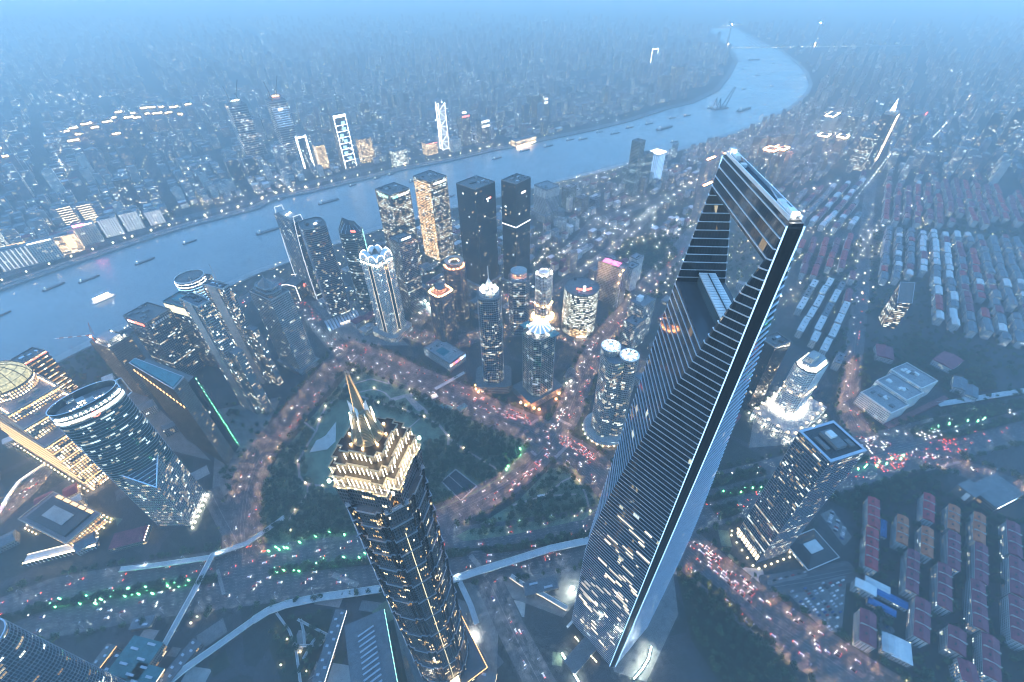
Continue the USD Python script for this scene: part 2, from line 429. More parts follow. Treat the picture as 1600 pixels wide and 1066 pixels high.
PARK = Polygon([(-294.1,611.0),(-232.7,589.0),(-156.6,542.4),(-109.2,511.6),(-43.5,471.5),(9.1,437.2),(22.4,422.4),(-5.3,380.0),(-52.9,347.9),(-91.2,329.2),(-127.8,311.4),(-170.1,289.4),(-202.1,284.9),(-267.2,282.7),(-322.1,280.4),(-347.3,320.2),(-358.4,359.1),(-356.7,409.7),(-333.7,483.6)]).buffer(0)
GARDEN = Polygon([(48.8,383.2),(81.3,391.3),(108.8,354.7),(117.4,325.1),(90.4,305.4),(-4.5,286.3),(-65.9,279.0),(-77.1,285.9),(-36.5,307.9),(6.6,336.9)]).buffer(0)
GREEN = {'corner': Polygon([(193.2,243.3),(224.2,231.6),(249.7,199.6),(277.7,158.4),(285.7,127.0),(206.5,123.4),(187.8,165.7)]).buffer(0),
         'verge': Polygon([(275.0,366.7),(359.9,383.1),(362.3,368.0),(272.7,347.3)]).buffer(0),
         'verge_south': Polygon([(263.2,320.4),(300.7,328.1),(302.9,312.2),(268.3,299.3)]).buffer(0),
         'east': Polygon([(615.9,443.3),(726.8,483.0),(847.2,501.2),(828.7,480.5),(714.1,453.8),(613.7,426.0)]).buffer(0),
         'south': Polygon([(422.9,328.6),(518.1,354.4),(638.1,369.7),(446.3,309.4)]).buffer(0),
         'strip': Polygon([(-272.2,191.8),(-211.0,203.9),(-208.5,172.0),(-216.6,134.4),(-243.1,134.8),(-269.3,166.9)]).buffer(0),
         'school': Polygon([(625.9,610.8),(782.0,682.3),(868.7,604.2),(824.0,523.9),(727.6,511.4),(735.2,581.9),(663.2,543.3)]).buffer(0),
         'grove': Polygon([(305.5,1096.6),(423.1,1118.4),(424.0,1004.6),(355.5,928.9),(296.8,976.9),(263.5,1010.5)]).buffer(0),
         'bund': LineString([(-1360.7,944.1),(-1281.5,995.6),(-1172.9,1143.2),(-1070.1,1270.5),(-1030.3,1314.3)]).buffer(9)}
sheet(PARK, .06, 'park_lawn', M['lawn'], kind='structure')
sheet(GARDEN, .06, 'garden_lawn', M['lawn'], kind='structure')
for k, gpoly in GREEN.items():
    sheet(gpoly, .05, 'grass_plot', M['soil'], kind='structure')
_sa = LineString(ROADS['south_avenue'][0])
MEDIAN = _sa.buffer(4.5, cap_style=2).difference(unary_union([Polygon([(-373.4,265.1),(-308.8,263.9),(-290.5,218.9),(-351.0,220.0)]), LineString(ROADS['main_avenue'][0]).buffer(60), LineString(ROADS['junction_street'][0]).buffer(45), LineString(ROADS['curved_avenue'][0]).buffer(24), LineString(ROADS['tower_street'][0]).buffer(16)]))
sheet(MEDIAN, .16, 'planted_median', M['soil'], thick=.15, kind='structure')
PATHS = [([(-291.4,600.6),(-296.4,567.8),(-297.1,538.3),(-314.9,513.7),(-316.3,484.6),(-314.2,462.1),(-320.6,427.6),(-322.1,404.4),(-311.2,378.9),(-297.8,367.1),(-271.7,362.4)], 3.2),
         ([(-297.1,538.3),(-276.5,543.9),(-227.0,520.3),(-185.6,506.3),(-145.6,487.3),(-119.6,470.6),(-101.9,447.1),(-100.7,425.1)], 3.2),
         ([(-276.5,543.9),(-242.1,553.8),(-221.1,544.0),(-206.7,527.1)], 2.4), ([(-206.7,527.1),(-183.3,537.0),(-156.4,504.2)], 8),
         ([(-170.5,561.4),(-176.8,530.8),(-141.6,496.9)], 6), ([(-98.3,440.8),(-76.1,422.2),(-46.0,400.7),(-22.0,383.6)], 2.6),
         ([(-294.4,365.0),(-290.4,350.7),(-298.4,325.8),(-301.5,313.0)], 2.2), ([(-339.0,481.1),(-314.2,462.1)], 2.2), ([(-153.3,483.4),(-166.2,466.5),(-195.2,458.1)], 2.0),
         ([(80.8,386.9),(91.9,363.2),(98.1,342.9),(100.4,316.1)], 2.2), ([(-4.1,327.5),(40.4,341.1),(89.3,343.0)], 2.2), ([(93.5,375.8),(69.2,363.7),(40.4,341.1)], 2.0),
         ([(-242.2,634.5),(-218.8,565.8),(-253.7,579.6),(-289.8,564.4)], 2.0)]
sheet(unary_union([LineString(p).buffer(w / 2 + .3) for p, w in PATHS]).difference(unary_union([road_all])), .10, 'park_path', M['path'], kind='structure')
PLAZAS = [[(-69.5,233.0),(-36.1,241.3),(18.4,246.4),(79.3,264.9),(94.0,230.2),(51.8,189.7),(-5.4,210.7),(-45.4,194.6)], [(71.2,230.6),(99.6,138.4),(130.5,129.3),(181.4,190.9),(190.4,247.2)],
          [(-110.0,125.4),(-22.6,124.2),(-20.1,194.2),(-80.0,215.4),(-159.4,238.3)], [(396.9,490.9),(503.5,474.7),(485.3,424.1),(354.6,415.0)], [(-455.0,833.1),(-339.9,829.4),(-199.9,670.8),(-338.3,674.7)],
          [(-495.9,512.4),(-398.9,539.3),(-393.7,364.9),(-417.2,335.7)], [(-805.7,580.8),(-677.1,577.5),(-454.6,409.5),(-546.5,435.0)]]
sheet(unary_union([Polygon(p).buffer(0) for p in PLAZAS]).difference(road_all.buffer(6.2)), .07, 'plaza', M['plaza'], kind='structure')

# painted markings: lane dashes, edge lines, zebra crossings
mk = MB()
for k, (p, w) in ROADS.items():
    if k == 'bund_road':
        continue
    ls = LineString(p); lanes = max(2, int(w // 3.6))
    for i in range(1, lanes):
        off = -w / 2 + w * i / lanes
        o = ls.parallel_offset(abs(off), 'left' if off < 0 else 'right') if abs(off) > .2 else ls
        o = o if o.geom_type == 'LineString' else max(o.geoms, key=lambda q: q.length)
        solid = abs(off) < w / lanes * .6
        s = 0.0
        while s < o.length - 4:
            a, b = o.interpolate(s), o.interpolate(s + (11 if solid else 4))
            if math.hypot(a.x, a.y) < 1000:
                d = np.array([b.x - a.x, b.y - a.y]); d /= max(np.linalg.norm(d), 1e-6); n = np.array([-d[1], d[0]]) * .1
                mk.quad((a.x - n[0], a.y - n[1], .05), (b.x - n[0], b.y - n[1], .05), (b.x + n[0], b.y + n[1], .05), (a.x + n[0], a.y + n[1], .05))
            s += 11 if solid else 10
mk.build('road_marking', M['marking'], kind='structure')
zeb = MB()
ZEBRA = [((26.2,467.3,47.9,485.5), 5), ((11.9,432.2,33.3,408.1), 5), ((61.7,404.1,88.9,432.9), 5), ((72.3,478.1,97.1,460.4), 5), ((528.7,423.1,562.4,434.5), 4),
         ((588.4,370.7,648.9,383.5), 4), ((518.1,383.0,558.6,360.8), 4), ((-365.6,249.4,-343.5,219.8), 4), ((-222.0,240.9,-187.7,227.8), 6), ((-56.6,261.0,-35.9,236.1), 6), ((-293.2,645.0,-307.9,609.7), 4)]
for (ax, ay, bx, by), dp in ZEBRA:
    L = math.hypot(bx - ax, by - ay); d = np.array([bx - ax, by - ay]) / L; n = np.array([-d[1], d[0]])
    for i in range(int(L / 1.1)):
        c = np.array([ax, ay]) + d * (i * 1.1 + .3)
        q = [c - d * .25 - n * dp / 2, c + d * .25 - n * dp / 2, c + d * .25 + n * dp / 2, c - d * .25 + n * dp / 2]
        zeb.quad(*[(*x, .056) for x in ccw(q)])
zeb.build('zebra_crossing', M['marking'], kind='structure')
court = random.Random(3)
for k in range(64):
    x, y = court.choice([(court.uniform(-560, -120), court.uniform(128, 232)), (court.uniform(-500, -120), court.uniform(130, 225)), (court.uniform(-640, -300), court.uniform(285, 420)), (court.uniform(150, 330), court.uniform(215, 300)), (court.uniform(-40, 60), court.uniform(130, 230))])
    q = Polygon(rect(court.uniform(10, 34), court.uniform(8, 22), court.choice([-8, -8, 40, 33]), x, y)).difference(road_all.buffer(7)).difference(PARK.buffer(4))
    if q.area > 40:
        sheet(q, .02 + k * .0006, 'paved_court' if k % 2 else 'planting_bed', M[court.choice(['paving', 'plaza', 'path', 'concrete'] if k % 2 else ['soil', 'lawn'])], kind='structure')
BLOCKED = [RIVER.buffer(14), road_all.buffer(8), PARK, GARDEN] + list(GREEN.values())

# ---------------------------------------------------------------- the trapezoid tower with the opening in its top
M['tower_glass'] = facade('tower_glass', (.03, .035, .04), (.014, .02, .027), fw=1.6, fh=4.3, ww=.92, wh=.8, lit=.010, es=.11, grough=.05, wrough=.25, roof=(.05, .055, .06), vnoise=.15)
M['dark_steel'] = plain('dark_steel', (.012, .014, .017), .35, .3, var=.1)


def walls_uv(mesh):
    """explodes a trimesh and gives it metres along the wall and height as uv"""
    v = mesh.vertices[mesh.faces]
    n = mesh.face_normals
    tx = np.column_stack([-n[:, 1], n[:, 0]]); L = np.linalg.norm(tx, axis=1, keepdims=True)
    tx = np.where(L > .05, tx / np.maximum(L, 1e-9), [1, 0])
    u = (v[:, :, :2] * tx[:, None, :]).sum(-1) + 400 + 97 * np.round(np.arctan2(n[:, 1], n[:, 0]), 1)[:, None]
    uv = np.stack([u, np.where(np.abs(n[:, 2:3]) > .8, -50, v[:, :, 2])], -1)
    return v.reshape(-1, 3), np.arange(len(v) * 3).reshape(-1, 3), uv.reshape(-1, 2)


def man(m):
    k = m.to_mesh()
    return trimesh.Trimesh(k.vert_properties[:, :3], k.tri_verts, process=False)


ZW = [0, 100, 150, 200, 237, 268, 300, 330, 360, 400, 427, 453, 477, 492]
WW = [42, 42, 41.6, 39.6, 36.6, 33.4, 29.8, 26.2, 22.4, 17.0, 13.0, 8.8, 4.6, 2.3]
st = thing('trapezoid_tower', 'tallest dark glass tower with a trapezoid hole through its top', 'skyscraper', (101.5, 181, 0), 85.3)
a, c = 41.1, 38.2
plan = [(-c, -(a - c)), (0, -a), (c, -(a - c)), (c, a - c), (0, a), (-c, a - c)]
body = m3.Manifold.extrude(m3.CrossSection([plan]), 492)
prof = [(w, z) for z, w in zip(ZW, WW)]
prof = prof + [(-w, z) for w, z in prof[::-1]]
cut = m3.Manifold.extrude(m3.CrossSection([prof]), 120).transform(np.array([[0, 0, 1, -60], [1, 0, 0, 0], [0, 1, 0, 0]], float))
hole_p = [(-26.5, 427.5), (27.5, 427.5), (35, 476), (-35.5, 476)]
hole = m3.Manifold.extrude(m3.CrossSection([hole_p]), 120).transform(np.array([[1, 0, 0, 0], [0, 0, -1, 60], [0, 1, 0, 0]], float))
body = (body ^ cut) - hole
v, f, uv = walls_uv(man(body))
MB().add(v, f, uv).build('curtain_wall', M['tower_glass'], st)
fins = []
keep = m3.CrossSection.square((75.6, 120), True)
for k in range(1, 115):
    z = 4.3 * k
    if z > 491:
        break
    s = body.slice(z)
    r = (s.offset(.38, m3.JoinType.Miter) - s) ^ keep
    if abs(z - 427.5) < .6 or r.area() < .1:
        continue
    for piece in m3.Manifold.extrude(r, .42).translate((0, 0, z)).decompose():
        if len(fins) < 300:
            fins.append(MB().mesh(man(piece)).build('floor_fin', M['fin'], st))
for e in (-1, 1):
    for q in (-1, 1):
        MB().bar((e * 38.3, q * 2.95, 1), (e * 38.3, q * 2.95, 491), .4).build('edge_light', M['glow_blue'], st)
    MB().box((e * 38.25, 0, 1), (.3, 4.9, 489)).build('corner_panel', M['dark_steel'], st)
lit = random.Random(17)
for k in range(84):
    z = 4.3 * lit.randrange(6, 62) + 1.2; L_ = lit.uniform(2, 11); q = lit.uniform(2, 36); hw = 3.5 + .4 * q
    if z > 150 and q > 26:
        continue
    p0 = np.array([-38.2 + q, 2.9 + q]); e_ = np.array([.7071, .7071]); n_ = np.array([-.7071, .7071]) * .12
    a_, b_ = p0 + n_ - e_ * L_ * .5, p0 + n_ + e_ * L_ * .5
    if a_[0] > -38.2 and b_[0] < -.5:
        MB().bar((*a_, z + 1.2), (*b_, z + 1.2), .2, 1.5).build('lit_window', M['glow_cream' if k % 3 else 'glow_warm'], st)
# bridge hall in the opening
mb = MB().prism(rect(50, 8.5, 0, .5, -1.5), 427.6, 433.4)
br = mb.build('sky_bridge', M['glass'], st)
rf = MB().prism([(-24.6, -6.0), (25.6, -6.0), (25.6, 3.0), (-24.6, 3.0)], 433.4, 433.9).build('bridge_roof', M['metal'], st)
for k in range(22):
    MB().box((-23.5 + k * 2.32, -1.5, 433.9), (1.7, 8.6, .22)).build('roof_panel', M['white'], rf)
MB().bar((-24, -1.5, 434.2), (25, -1.5, 434.2), .5).build('roof_beam', M['dark'], rf)
pb = MB().box((0, 0, 491.9), (73, 4.2, .5))
pb.build('roof_deck', M['dark'], st)
for sx in (-1, 1):
    MB().bar((-36.5, sx * 2.15, 493), (36.5, sx * 2.15, 493), .35, 1.6).build('parapet', M['fin'], st)
for x, l, h in ((-33, 4, 2.6), (-28, 5, 1.8), (-24, 3, 2.2), (27, 3, 2.5), (31, 4, 2), (18, 2.5, 1.6), (35, 2, 3)):
    MB().box((x, .3, 492.3), (l, 2.2, h)).build('roof_plant', M['white'], st)
MB().bar((-22, 0, 493), (-15, 2, 496), .4).build('cleaning_crane', M['metal'], st)
for x in (-35.5, 33.5):
    MB().box((x, -.6, 494), (.7, .7, .7)).build('roof_lamp', M['lamp_white'], st)
MB().box((12, -1, 427.6), (5, 3, 2.4)).build('maintenance_unit', M['white'], st)
MB().prism(rect(2.2, 30, 45, 4, 36), 4.5, 6.5).build('entrance_canopy', M['white'], st)
MB().prism(rect(16, 60, 45, -22, 24), 0, 6).build('podium', M['grey'], st)
for k in range(14):
    MB().box((-36 + k * 1.6, 17 + k * 1.6, 4), (.8, .8, .6), 45).build('canopy_lamp', M['lamp_gold'], st)

# ---------------------------------------------------------------- the stepped tower with the lit crown
M['pagoda_wall'] = facade('pagoda_wall', (.06, .062, .066), (.02, .024, .028), fw=1.5, fh=3.7, ww=.6, wh=.62, lit=.09, es=.5, ramp=AMBER, grough=.15, wrough=.4, roof=(.1, .105, .11), vnoise=.3)
M['crown_dark'] = plain('crown_dark', (.045, .038, .03), .45, .4, var=.2)
M['crown_wall'] = plain('crown_wall', (.34, .29, .23), .5, .2, var=.2)
M['crown_light'] = emit('crown_light', (1, .8, .52), 3.0)
M['gilt'] = plain('gilt', (.34, .3, .22), .4, .5, var=.2)
jm = thing('stepped_tower', 'dark tiered skyscraper with blazing golden stepped crown and spire', 'skyscraper', (-76, 150, 0), 32.0)


def turned(pts, deg):
    c_, s_ = math.cos(math.radians(deg)), math.sin(math.radians(deg))
    return [(x * c_ - y * s_, x * s_ + y * c_) for x, y in pts]


def tier_plan(a, notch, bay=8.5, dip=1.4):
    q = [(a, -(a - notch)), (a, -bay), (a - dip, -bay), (a - dip, bay), (a, bay), (a, a - notch), (a - notch, a - notch)]
    return [p for k in range(4) for p in turned(turned(q, 45), 90 * k)]


def body_plan(a, D):
    """an octagon whose four main faces carry a projecting bay and whose diagonal faces step out in the middle"""
    hw, c_ = 9.6, math.sqrt(.5)
    out = []
    for k in range(4):
        q = [(a - 2.2, -9.0), (a - 2.2, -6.4), (a, -6.4), (a, 6.4), (a - 2.2, 6.4), (a - 2.2, 9.0)]
        for t, o in ((-hw, -.9), (-5.6, -.9), (-5.6, .4), (5.6, .4), (5.6, -.9), (hw, -.9)):
            q.append(((D + o) * c_ - t * c_, (D + o) * c_ + t * c_))
        out += turned(q, 90 * k)
    return out


SEG = [0, 30, 76, 118, 156, 190, 220, 246, 269, 289, 306, 321, 336]
for i, (z0, z1) in enumerate(zip(SEG[:-1], SEG[1:])):
    t = z0 / 336
    aa = 26.0 - 3.4 * t ** 1.5; fl = .9
    p0, p1 = body_plan(aa - fl, aa - 1.6 - fl), body_plan(aa, aa - 1.6)
    sg = MB().prism(p0, z0, z1, u0=i * 31, top=p1, v0=z0 + 1).build('storey_block', M['pagoda_wall'], jm)
    MB().ring(p1, z1 - 1.0, .55, 1.0).build('cornice', M['metal'], jm)
    mu = MB(); P0, P1 = ccw(p0), ccw(p1)
    for q in range(len(P0)):
        b0, b1, c0, c1 = P0[q], P0[(q + 1) % len(P0)], P1[q], P1[(q + 1) % len(P0)]
        L = np.linalg.norm(b1 - b0); nn = max(1, int(L / 2.2))
        for k in range(nn + 1):
            s = k / nn
            x0, x1 = b0 + (b1 - b0) * s, c0 + (c1 - c0) * s
            mu.bar((*x0, z0), (*x1, z1 - 1), .34)
    mu.build('mullion_row', M['bronze'], sg, kind='stuff')
for k in range(4):
    t = k * math.pi / 2; cs, sn = math.cos(t), math.sin(t)
    pts = [((26.15 - 3.4 * (z / 336) ** 1.5) * cs, (26.15 - 3.4 * (z / 336) ** 1.5) * sn, z) for z in range(30, 340, 31)]
    MB().line(pts, .45).build('light_fin', M['glow_yellow'], jm)
    crn = turned([(17, 6.2), (22.4, 6.2), (22.4, -6.2), (17, -6.2)], 90 * k)
    MB().line([(*p, 337) for p in crn], .6, 2.0).build('parapet', M['metal'], jm)
TIERS = [(336, 353, 20.0, 5.5), (353, 361, 18.4, 4.5), (361, 368.5, 15.6, 3.5), (368.5, 375, 12.2, 3)]
for i, (z0, z1, aa, no) in enumerate(TIERS):
    p0, p1 = tier_plan(aa - .5, no, min(8, aa * .4), 1), tier_plan(aa, no, min(8, aa * .4), 1)
    ct = MB().prism(p0, z0, z1, top=p1, v0=z0, u0=7 * i).build('crown_tier', M['pagoda_wall'] if i == 0 else M['crown_dark'], jm)
    MB().ring(p1, z1 - .5, .5, .9).build('cornice', M['gilt'], jm)
    P = ccw(p1)
    for q in range(len(P)):
        b0, b1 = P[q], P[(q + 1) % len(P)]
        L = np.linalg.norm(b1 - b0)
        if L < 2.5:
            continue
        nn = int(L / (2.2 if i else 3.4)); e = (b1 - b0) / L; nrm = np.array([e[1], -e[0]])
        for k in range(nn):
            x = b0 + e * L * (k + .5) / nn
            if i:
                MB().bar((*(x + nrm * .55), z0 + .6), (*(x + nrm * .75), z1 - 1.2), .28).build('light_strip', M['crown_light'], jm)
            else:
                MB().bar((*(x + nrm * .4), z1 + .2), (*(x + nrm * 1.1), z1 + 1.6), .35).build('torch_lamp', M['flood_gold'], jm)
for sx, sy in ((1, 1), (-1, 1), (-1, -1), (1, -1)):
    MB().box((*turned([(sx * 18.2, sy * 18.2)], 45)[0], 353.4), (1.1, 1.1, 1.6)).build('flood_lamp', M['flood'], jm)
    MB().bar((*turned([(sx * 17.5, sy * 17.5)], 45)[0], 354), (*turned([(sx * 19, sy * 10)], 45)[0], 358), .25).build('roof_bracket', M['metal'], jm)
lv = MB()                                           # louvred shells round the core
for k in range(24):
    z = 374 + k * .85; r = 8.4 - 5.0 * (k / 24) ** 1.2
    lv.ring(circle(r - .6, 16, a0=.2, a1=.2 + 2 * math.pi), z, .7, .38)
lv.build('louvre_rings', M['gilt'], jm, kind='stuff')
MB().prism(circle(5.8, 16), 374, 395, top=circle(2.2, 16)).build('crown_core', M['crown_wall'], jm)
for k in range(8):
    t = k * math.pi / 4 + .2; x, y = math.cos(t), math.sin(t)
    MB().bar((8.6 * x, 8.6 * y, 374.5), (3.8 * x, 3.8 * y, 394), .5).build('crown_rib', M['gilt'], jm)
    MB().box((9.6 * x, 9.6 * y, 375.2), (.8, .8, .7)).build('crown_lamp', M['flood_gold'], jm)
    z1 = 401 if k % 2 else 394
    MB().add([(4.9 * x - s_ * y, 4.9 * y + s_ * x, 384) if i == 0 else (2.9 * x - s_ * y, 2.9 * y + s_ * x, 384) if i == 1 else (2.5 * x - s_ * y, 2.5 * y + s_ * x, z1 - 4) if i == 2 else (4.4 * x - s_ * y, 4.4 * y + s_ * x, z1) for s_ in (0, .35) for i in range(4)],
             [(0, 1, 2), (0, 2, 3), (5, 4, 7), (5, 7, 6), (0, 3, 7), (0, 7, 4), (3, 2, 6), (3, 6, 7)]).build('crown_blade', M['membrane'], jm)
    MB().bar((6.2 * x, 6.2 * y, 385), (5.6 * x, 5.6 * y, 392), .3).build('blade_lamp', M['crown_light'], jm)
sp = MB().prism(circle(1.4, 8), 390, 421, top=circle(.25, 8)).build('spire', M['gilt'], jm)
rg = MB()
for k in range(30):
    z = 394 + k * .88
    rg.ring(circle(1.9 - 1.5 * k / 30, 8), z, .5, .22)
rg.build('spire_rings', M['gilt'], sp, kind='stuff')
for k in range(4):
    t = k * math.pi / 2 + .6
    MB().bar((3.4 * math.cos(t), 3.4 * math.sin(t), 396), (.9 * math.cos(t), .9 * math.sin(t), 418), .16).build('spire_lamp', M['glow_amber'], sp)
pod = MB().prism(rect(66, 62, 0, 0, 0), 0, 12).build('podium', M['pagoda_wall'], jm)
for s in ((1, -1),):
    MB().line([(33.3, 31, 12.3), (33.3, -31.3, 12.3), (-33, -31.3, 12.3)], .6).build('podium_light', M['glow_amber'], jm)
    MB().box((0, -26.5, 14), (9, 1.2, 17)).build('entrance_portal', M['glow_warm'], jm)
MB().box((36, 4, 3), (3.4, 3.4, 1.5)).build('flood_lamp', M['lamp_white'], jm)
MB().box((-37, -22, 3), (2.2, 2.2, 1.5)).build('flood_lamp', M['lamp_white'], jm)

# ---------------------------------------------------------------- the towers of the business district
M['navy'] = facade('navy', (.035, .05, .065), (.02, .035, .05), fw=1.5, fh=4, ww=.9, wh=.52, lit=.11, es=.22, grough=.08, floors=.08)
M['teal'] = facade('teal', (.03, .055, .055), (.02, .045, .048), fw=1.5, fh=4, ww=.9, wh=.5, lit=.10, es=.18, ramp=COOL, grough=.08, floors=.07)
M['black_glass'] = facade('black_glass', (.022, .025, .03), (.012, .016, .02), fw=1.5, fh=4.2, ww=.94, wh=.8, lit=.016, es=.3, grough=.07, vnoise=.15)
M['banded'] = facade('banded', (.055, .06, .06), (.02, .03, .035), fw=1.6, fh=4.1, ww=.95, wh=.5, lit=.3, es=.3, ramp=WARM, floors=.3)
M['banded_warm'] = facade('banded_warm', (.07, .06, .05), (.03, .03, .03), fw=1.5, fh=4.1, ww=.97, wh=.5, lit=1.0, es=.42, ramp=AMBER, floors=.5)
M['stone_grid'] = facade('stone_grid', (.2, .195, .19), (.03, .035, .045), fw=2.6, fh=3.9, ww=.55, wh=.58, lit=.05, es=.3, roof=(.2, .2, .2))
M['brown'] = facade('brown', (.2, .18, .165), (.025, .03, .035), fw=1.7, fh=4, ww=.62, wh=.6, lit=.05, es=.35, ramp=AMBER)
M['lattice'] = facade('lattice', (.22, .22, .215), (.028, .035, .04), fw=2.4, fh=4, ww=.72, wh=.6, lit=.2, es=.3, ramp=WARM, roof=(.16, .16, .17))
M['pale'] = facade('pale', (.34, .335, .33), (.035, .045, .055), fw=2.6, fh=3.7, ww=.5, wh=.6, lit=.1, es=.35, roof=(.25, .25, .25))
M['cream'] = facade('cream', (.42, .4, .36), (.04, .045, .05), fw=3.0, fh=3.6, ww=.5, wh=.55, lit=.16, es=.4, roof=(.28, .28, .27))
M['gold_stone'] = facade('gold_stone', (.36, .27, .2), (.06, .05, .04), fw=3.4, fh=3.9, ww=.5, wh=.6, lit=1.0, es=.9, ramp=AMBER, floors=.6, roof=(.2, .17, .17))
M['mauve'] = facade('mauve', (.14, .115, .12), (.03, .03, .04), fw=2.2, fh=3.4, ww=.55, wh=.55, lit=.09, es=.4, ramp=AMBER, roof=(.12, .1, .1))
M['lit_office'] = facade('lit_office', (.09, .09, .085), (.04, .045, .045), fw=2.4, fh=4, ww=.82, wh=.55, lit=.85, es=.34, ramp=[(0, (1, .85, .55)), (.5, (1, .95, .75)), (1, (.9, 1, .9))], floors=.4)
M['hotel'] = facade('hotel', (.5, .48, .44), (.06, .06, .06), fw=3.2, fh=3.5, ww=.5, wh=.58, lit=.22, es=.4, roof=(.3, .3, .29))
M['striped'] = facade('striped', (.24, .25, .26), (.03, .04, .05), fw=2.8, fh=3.5, ww=.98, wh=.42, lit=.05, es=.3, roof=(.16, .17, .18))


def P2(R, lx, ly):
    c_, s_ = math.cos(math.radians(R[2])), math.sin(math.radians(R[2]))
    return R[0] + lx * c_ - ly * s_, R[1] + lx * s_ + ly * c_


FOOT = []


def claim(R, pad=4):
    if len(R) == 6:
        FOOT.append(Polygon(rect(R[3], R[4], R[2], R[0], R[1])).buffer(pad))
    else:
        FOOT.append(Point(R[0], R[1]).buffer(R[2] + pad))


def dress(t, poly, z0, z1, mat, ledge=4.0, ld=.25, lh=.35, mull=0.0, mat2='metal', name='wall', u0=None, cap=True):
    """a storey block with ledges and mullions standing proud of it"""
    w = MB().prism(poly, z0, z1, u0=RNG.uniform(0, 500) if u0 is None else u0, v0=z0 + .01, cap=cap).build(name, M[mat], t)
    if ledge:
        lm = MB(); z = z0 + ledge
        while z < z1 - .5:
            lm.ring(poly, z - lh / 2, ld, lh); z += ledge
        lm.build('floor_ledges', M[mat2], w, kind='stuff')
    if mull:
        mm = MB(); P = ccw(poly)
        for i in range(len(P)):
            a_, b_ = P[i], P[(i + 1) % len(P)]; L = np.linalg.norm(b_ - a_); e = (b_ - a_) / L; nn = max(1, round(L / mull)); nr = np.array([e[1], -e[0]]) * .12
            for k in range(nn):
                x = a_ + e * L * k / nn + nr
                mm.bar((*x, z0), (*x, z1), .3)
        mm.build('mullions', M[mat2], w, kind='stuff')
    return w


def roofing(t, poly, z, par=1.6, pm='grey', plant=5, seed=0, pmat='grey'):
    """parapet and roof plant"""
    r = random.Random(seed + int(z * 7))
    MB().ring(grow(poly, -.9), z, .9, par).build('parapet', M[pm], t)
    P = Polygon(poly); b = P.buffer(-3)
    if b.is_empty:
        return
    x0, y0, x1, y1 = b.bounds; done = []
    for k in range(plant * 6):
        if len(done) >= plant:
            break
        w, d = r.uniform(2, 9), r.uniform(2, 7); x, y = r.uniform(x0, x1), r.uniform(y0, y1)
        q = sbox(x - w / 2, y - d / 2, x + w / 2, y + d / 2)
        if b.contains(q) and not any(q.intersects(o) for o in done):
            done.append(q)
            MB().box((x, y, z), (w, d, r.uniform(1.2, 4))).build('roof_plant', M[r.choice(['grey', 'metal', pmat, 'dark'])], t)


def tower(name, label, R, mat, poly=None, ledge=4.0, mull=0.0, mat2='metal', par=1.8, pm='grey', plant=6, group=None, ld=.25, cat='tower', lh=.35):
    claim(R)
    t = thing(name, label, cat, (R[0], R[1], 0), R[2] if len(R) == 6 else 0, group)
    poly = poly or (rect(R[3], R[4]) if len(R) == 6 else circle(R[2], 28))
    h = R[-1]
    dress(t, poly, 0, h, mat, ledge, ld, lh, mull, mat2)
    if par:
        roofing(t, poly, h, par, pm, plant, int(abs(R[0]) * 3))
    return t


def sign(t, text, width, h, loc, face, mat, name='sign_lettering'):
    """lettering on a wall whose outward normal points at "face" degrees, centred at loc"""
    m = meshkit.text_mesh(text, h, .35, bold=True)
    b = m.bounds; m.apply_translation([-(b[0][0] + b[1][0]) / 2, -(b[0][1] + b[1][1]) / 2, 0])
    s = width / (b[1][0] - b[0][0]); m.apply_scale([s, 1, 1])
    R_ = trimesh.transformations.rotation_matrix(math.pi / 2, [1, 0, 0])
    m.apply_transform(R_); m.apply_transform(trimesh.transformations.rotation_matrix(math.radians(face + 90), [0, 0, 1])); m.apply_translation(loc)
    return MB().mesh(m).build(name, M[mat], t)


def lamps(t, name, pts, size, mat, limit=80):
    for p in pts[:limit]:
        MB().box(p, size if np.ndim(size) else (size, size, size)).build(name, M[mat], t)


def edge_pts(poly, step, z, out=0.0):
    P = grow(poly, out) if out else ccw(poly)
    pts = []
    for i in range(len(P)):
        a_, b_ = P[i], P[(i + 1) % len(P)]; L = np.linalg.norm(b_ - a_)
        for k in range(max(1, int(L / step))):
            pts.append((*(a_ + (b_ - a_) * (k + .5) / max(1, int(L / step))), z))
    return pts


# --- riverside row, west part
R = (np.float64(-607.1), np.float64(612.6), np.float64(67.0), np.float64(42.6), np.float64(55.8),130)
t = tower('office_tower', 'navy glass tower with a red and white lit sign facing the river', R, 'navy', mull=3.2, plant=8)
MB().box((-R[3] / 2 - .5, 0, 122), (.5, R[4] * .7, 4.5)).build('sign_panel', M['glow_red'], t)
MB().box((-R[3] / 2 - .8, R[4] * .22, 122.6), (.5, R[4] * .26, 3.2)).build('sign_panel', M['glow_white'], t)
for k in range(7):
    MB().box((-R[3] * .3 + k * R[3] * .1, -R[4] / 2 - .4, 120), (R[3] * .055, .5, 4)).build('sign_letter', M['white'], t)
R = (np.float64(-556.7), np.float64(635.5), np.float64(68.5), np.float64(32.2), np.float64(49.7),140)
t = tower('office_tower', 'dark glass tower with a glowing yellow band under its teal roof', R, 'navy', mull=3.2, pm='teal_roof', plant=3)
for s, L, face in ((1, R[4], 0),):
    for k in range(12):
        MB().box((-R[3] / 2 - .4, -L / 2 + (k + .5) * L / 12, 122), (.6, L / 12 - .35, 15)).build('lit_panel', M['glow_yellow'], t)
MB().box((0, 0, 140), (R[3] * .5, R[4] * .5, 3)).build('penthouse', M['teal_roof'], t)
R = (np.float64(-591.9), np.float64(733.3), np.float64(79.5), np.float64(30.1), np.float64(40.3),122)
t = tower('office_tower', 'dark tower block wrapped by a round drum of blue light rings', R, 'navy', mull=3)
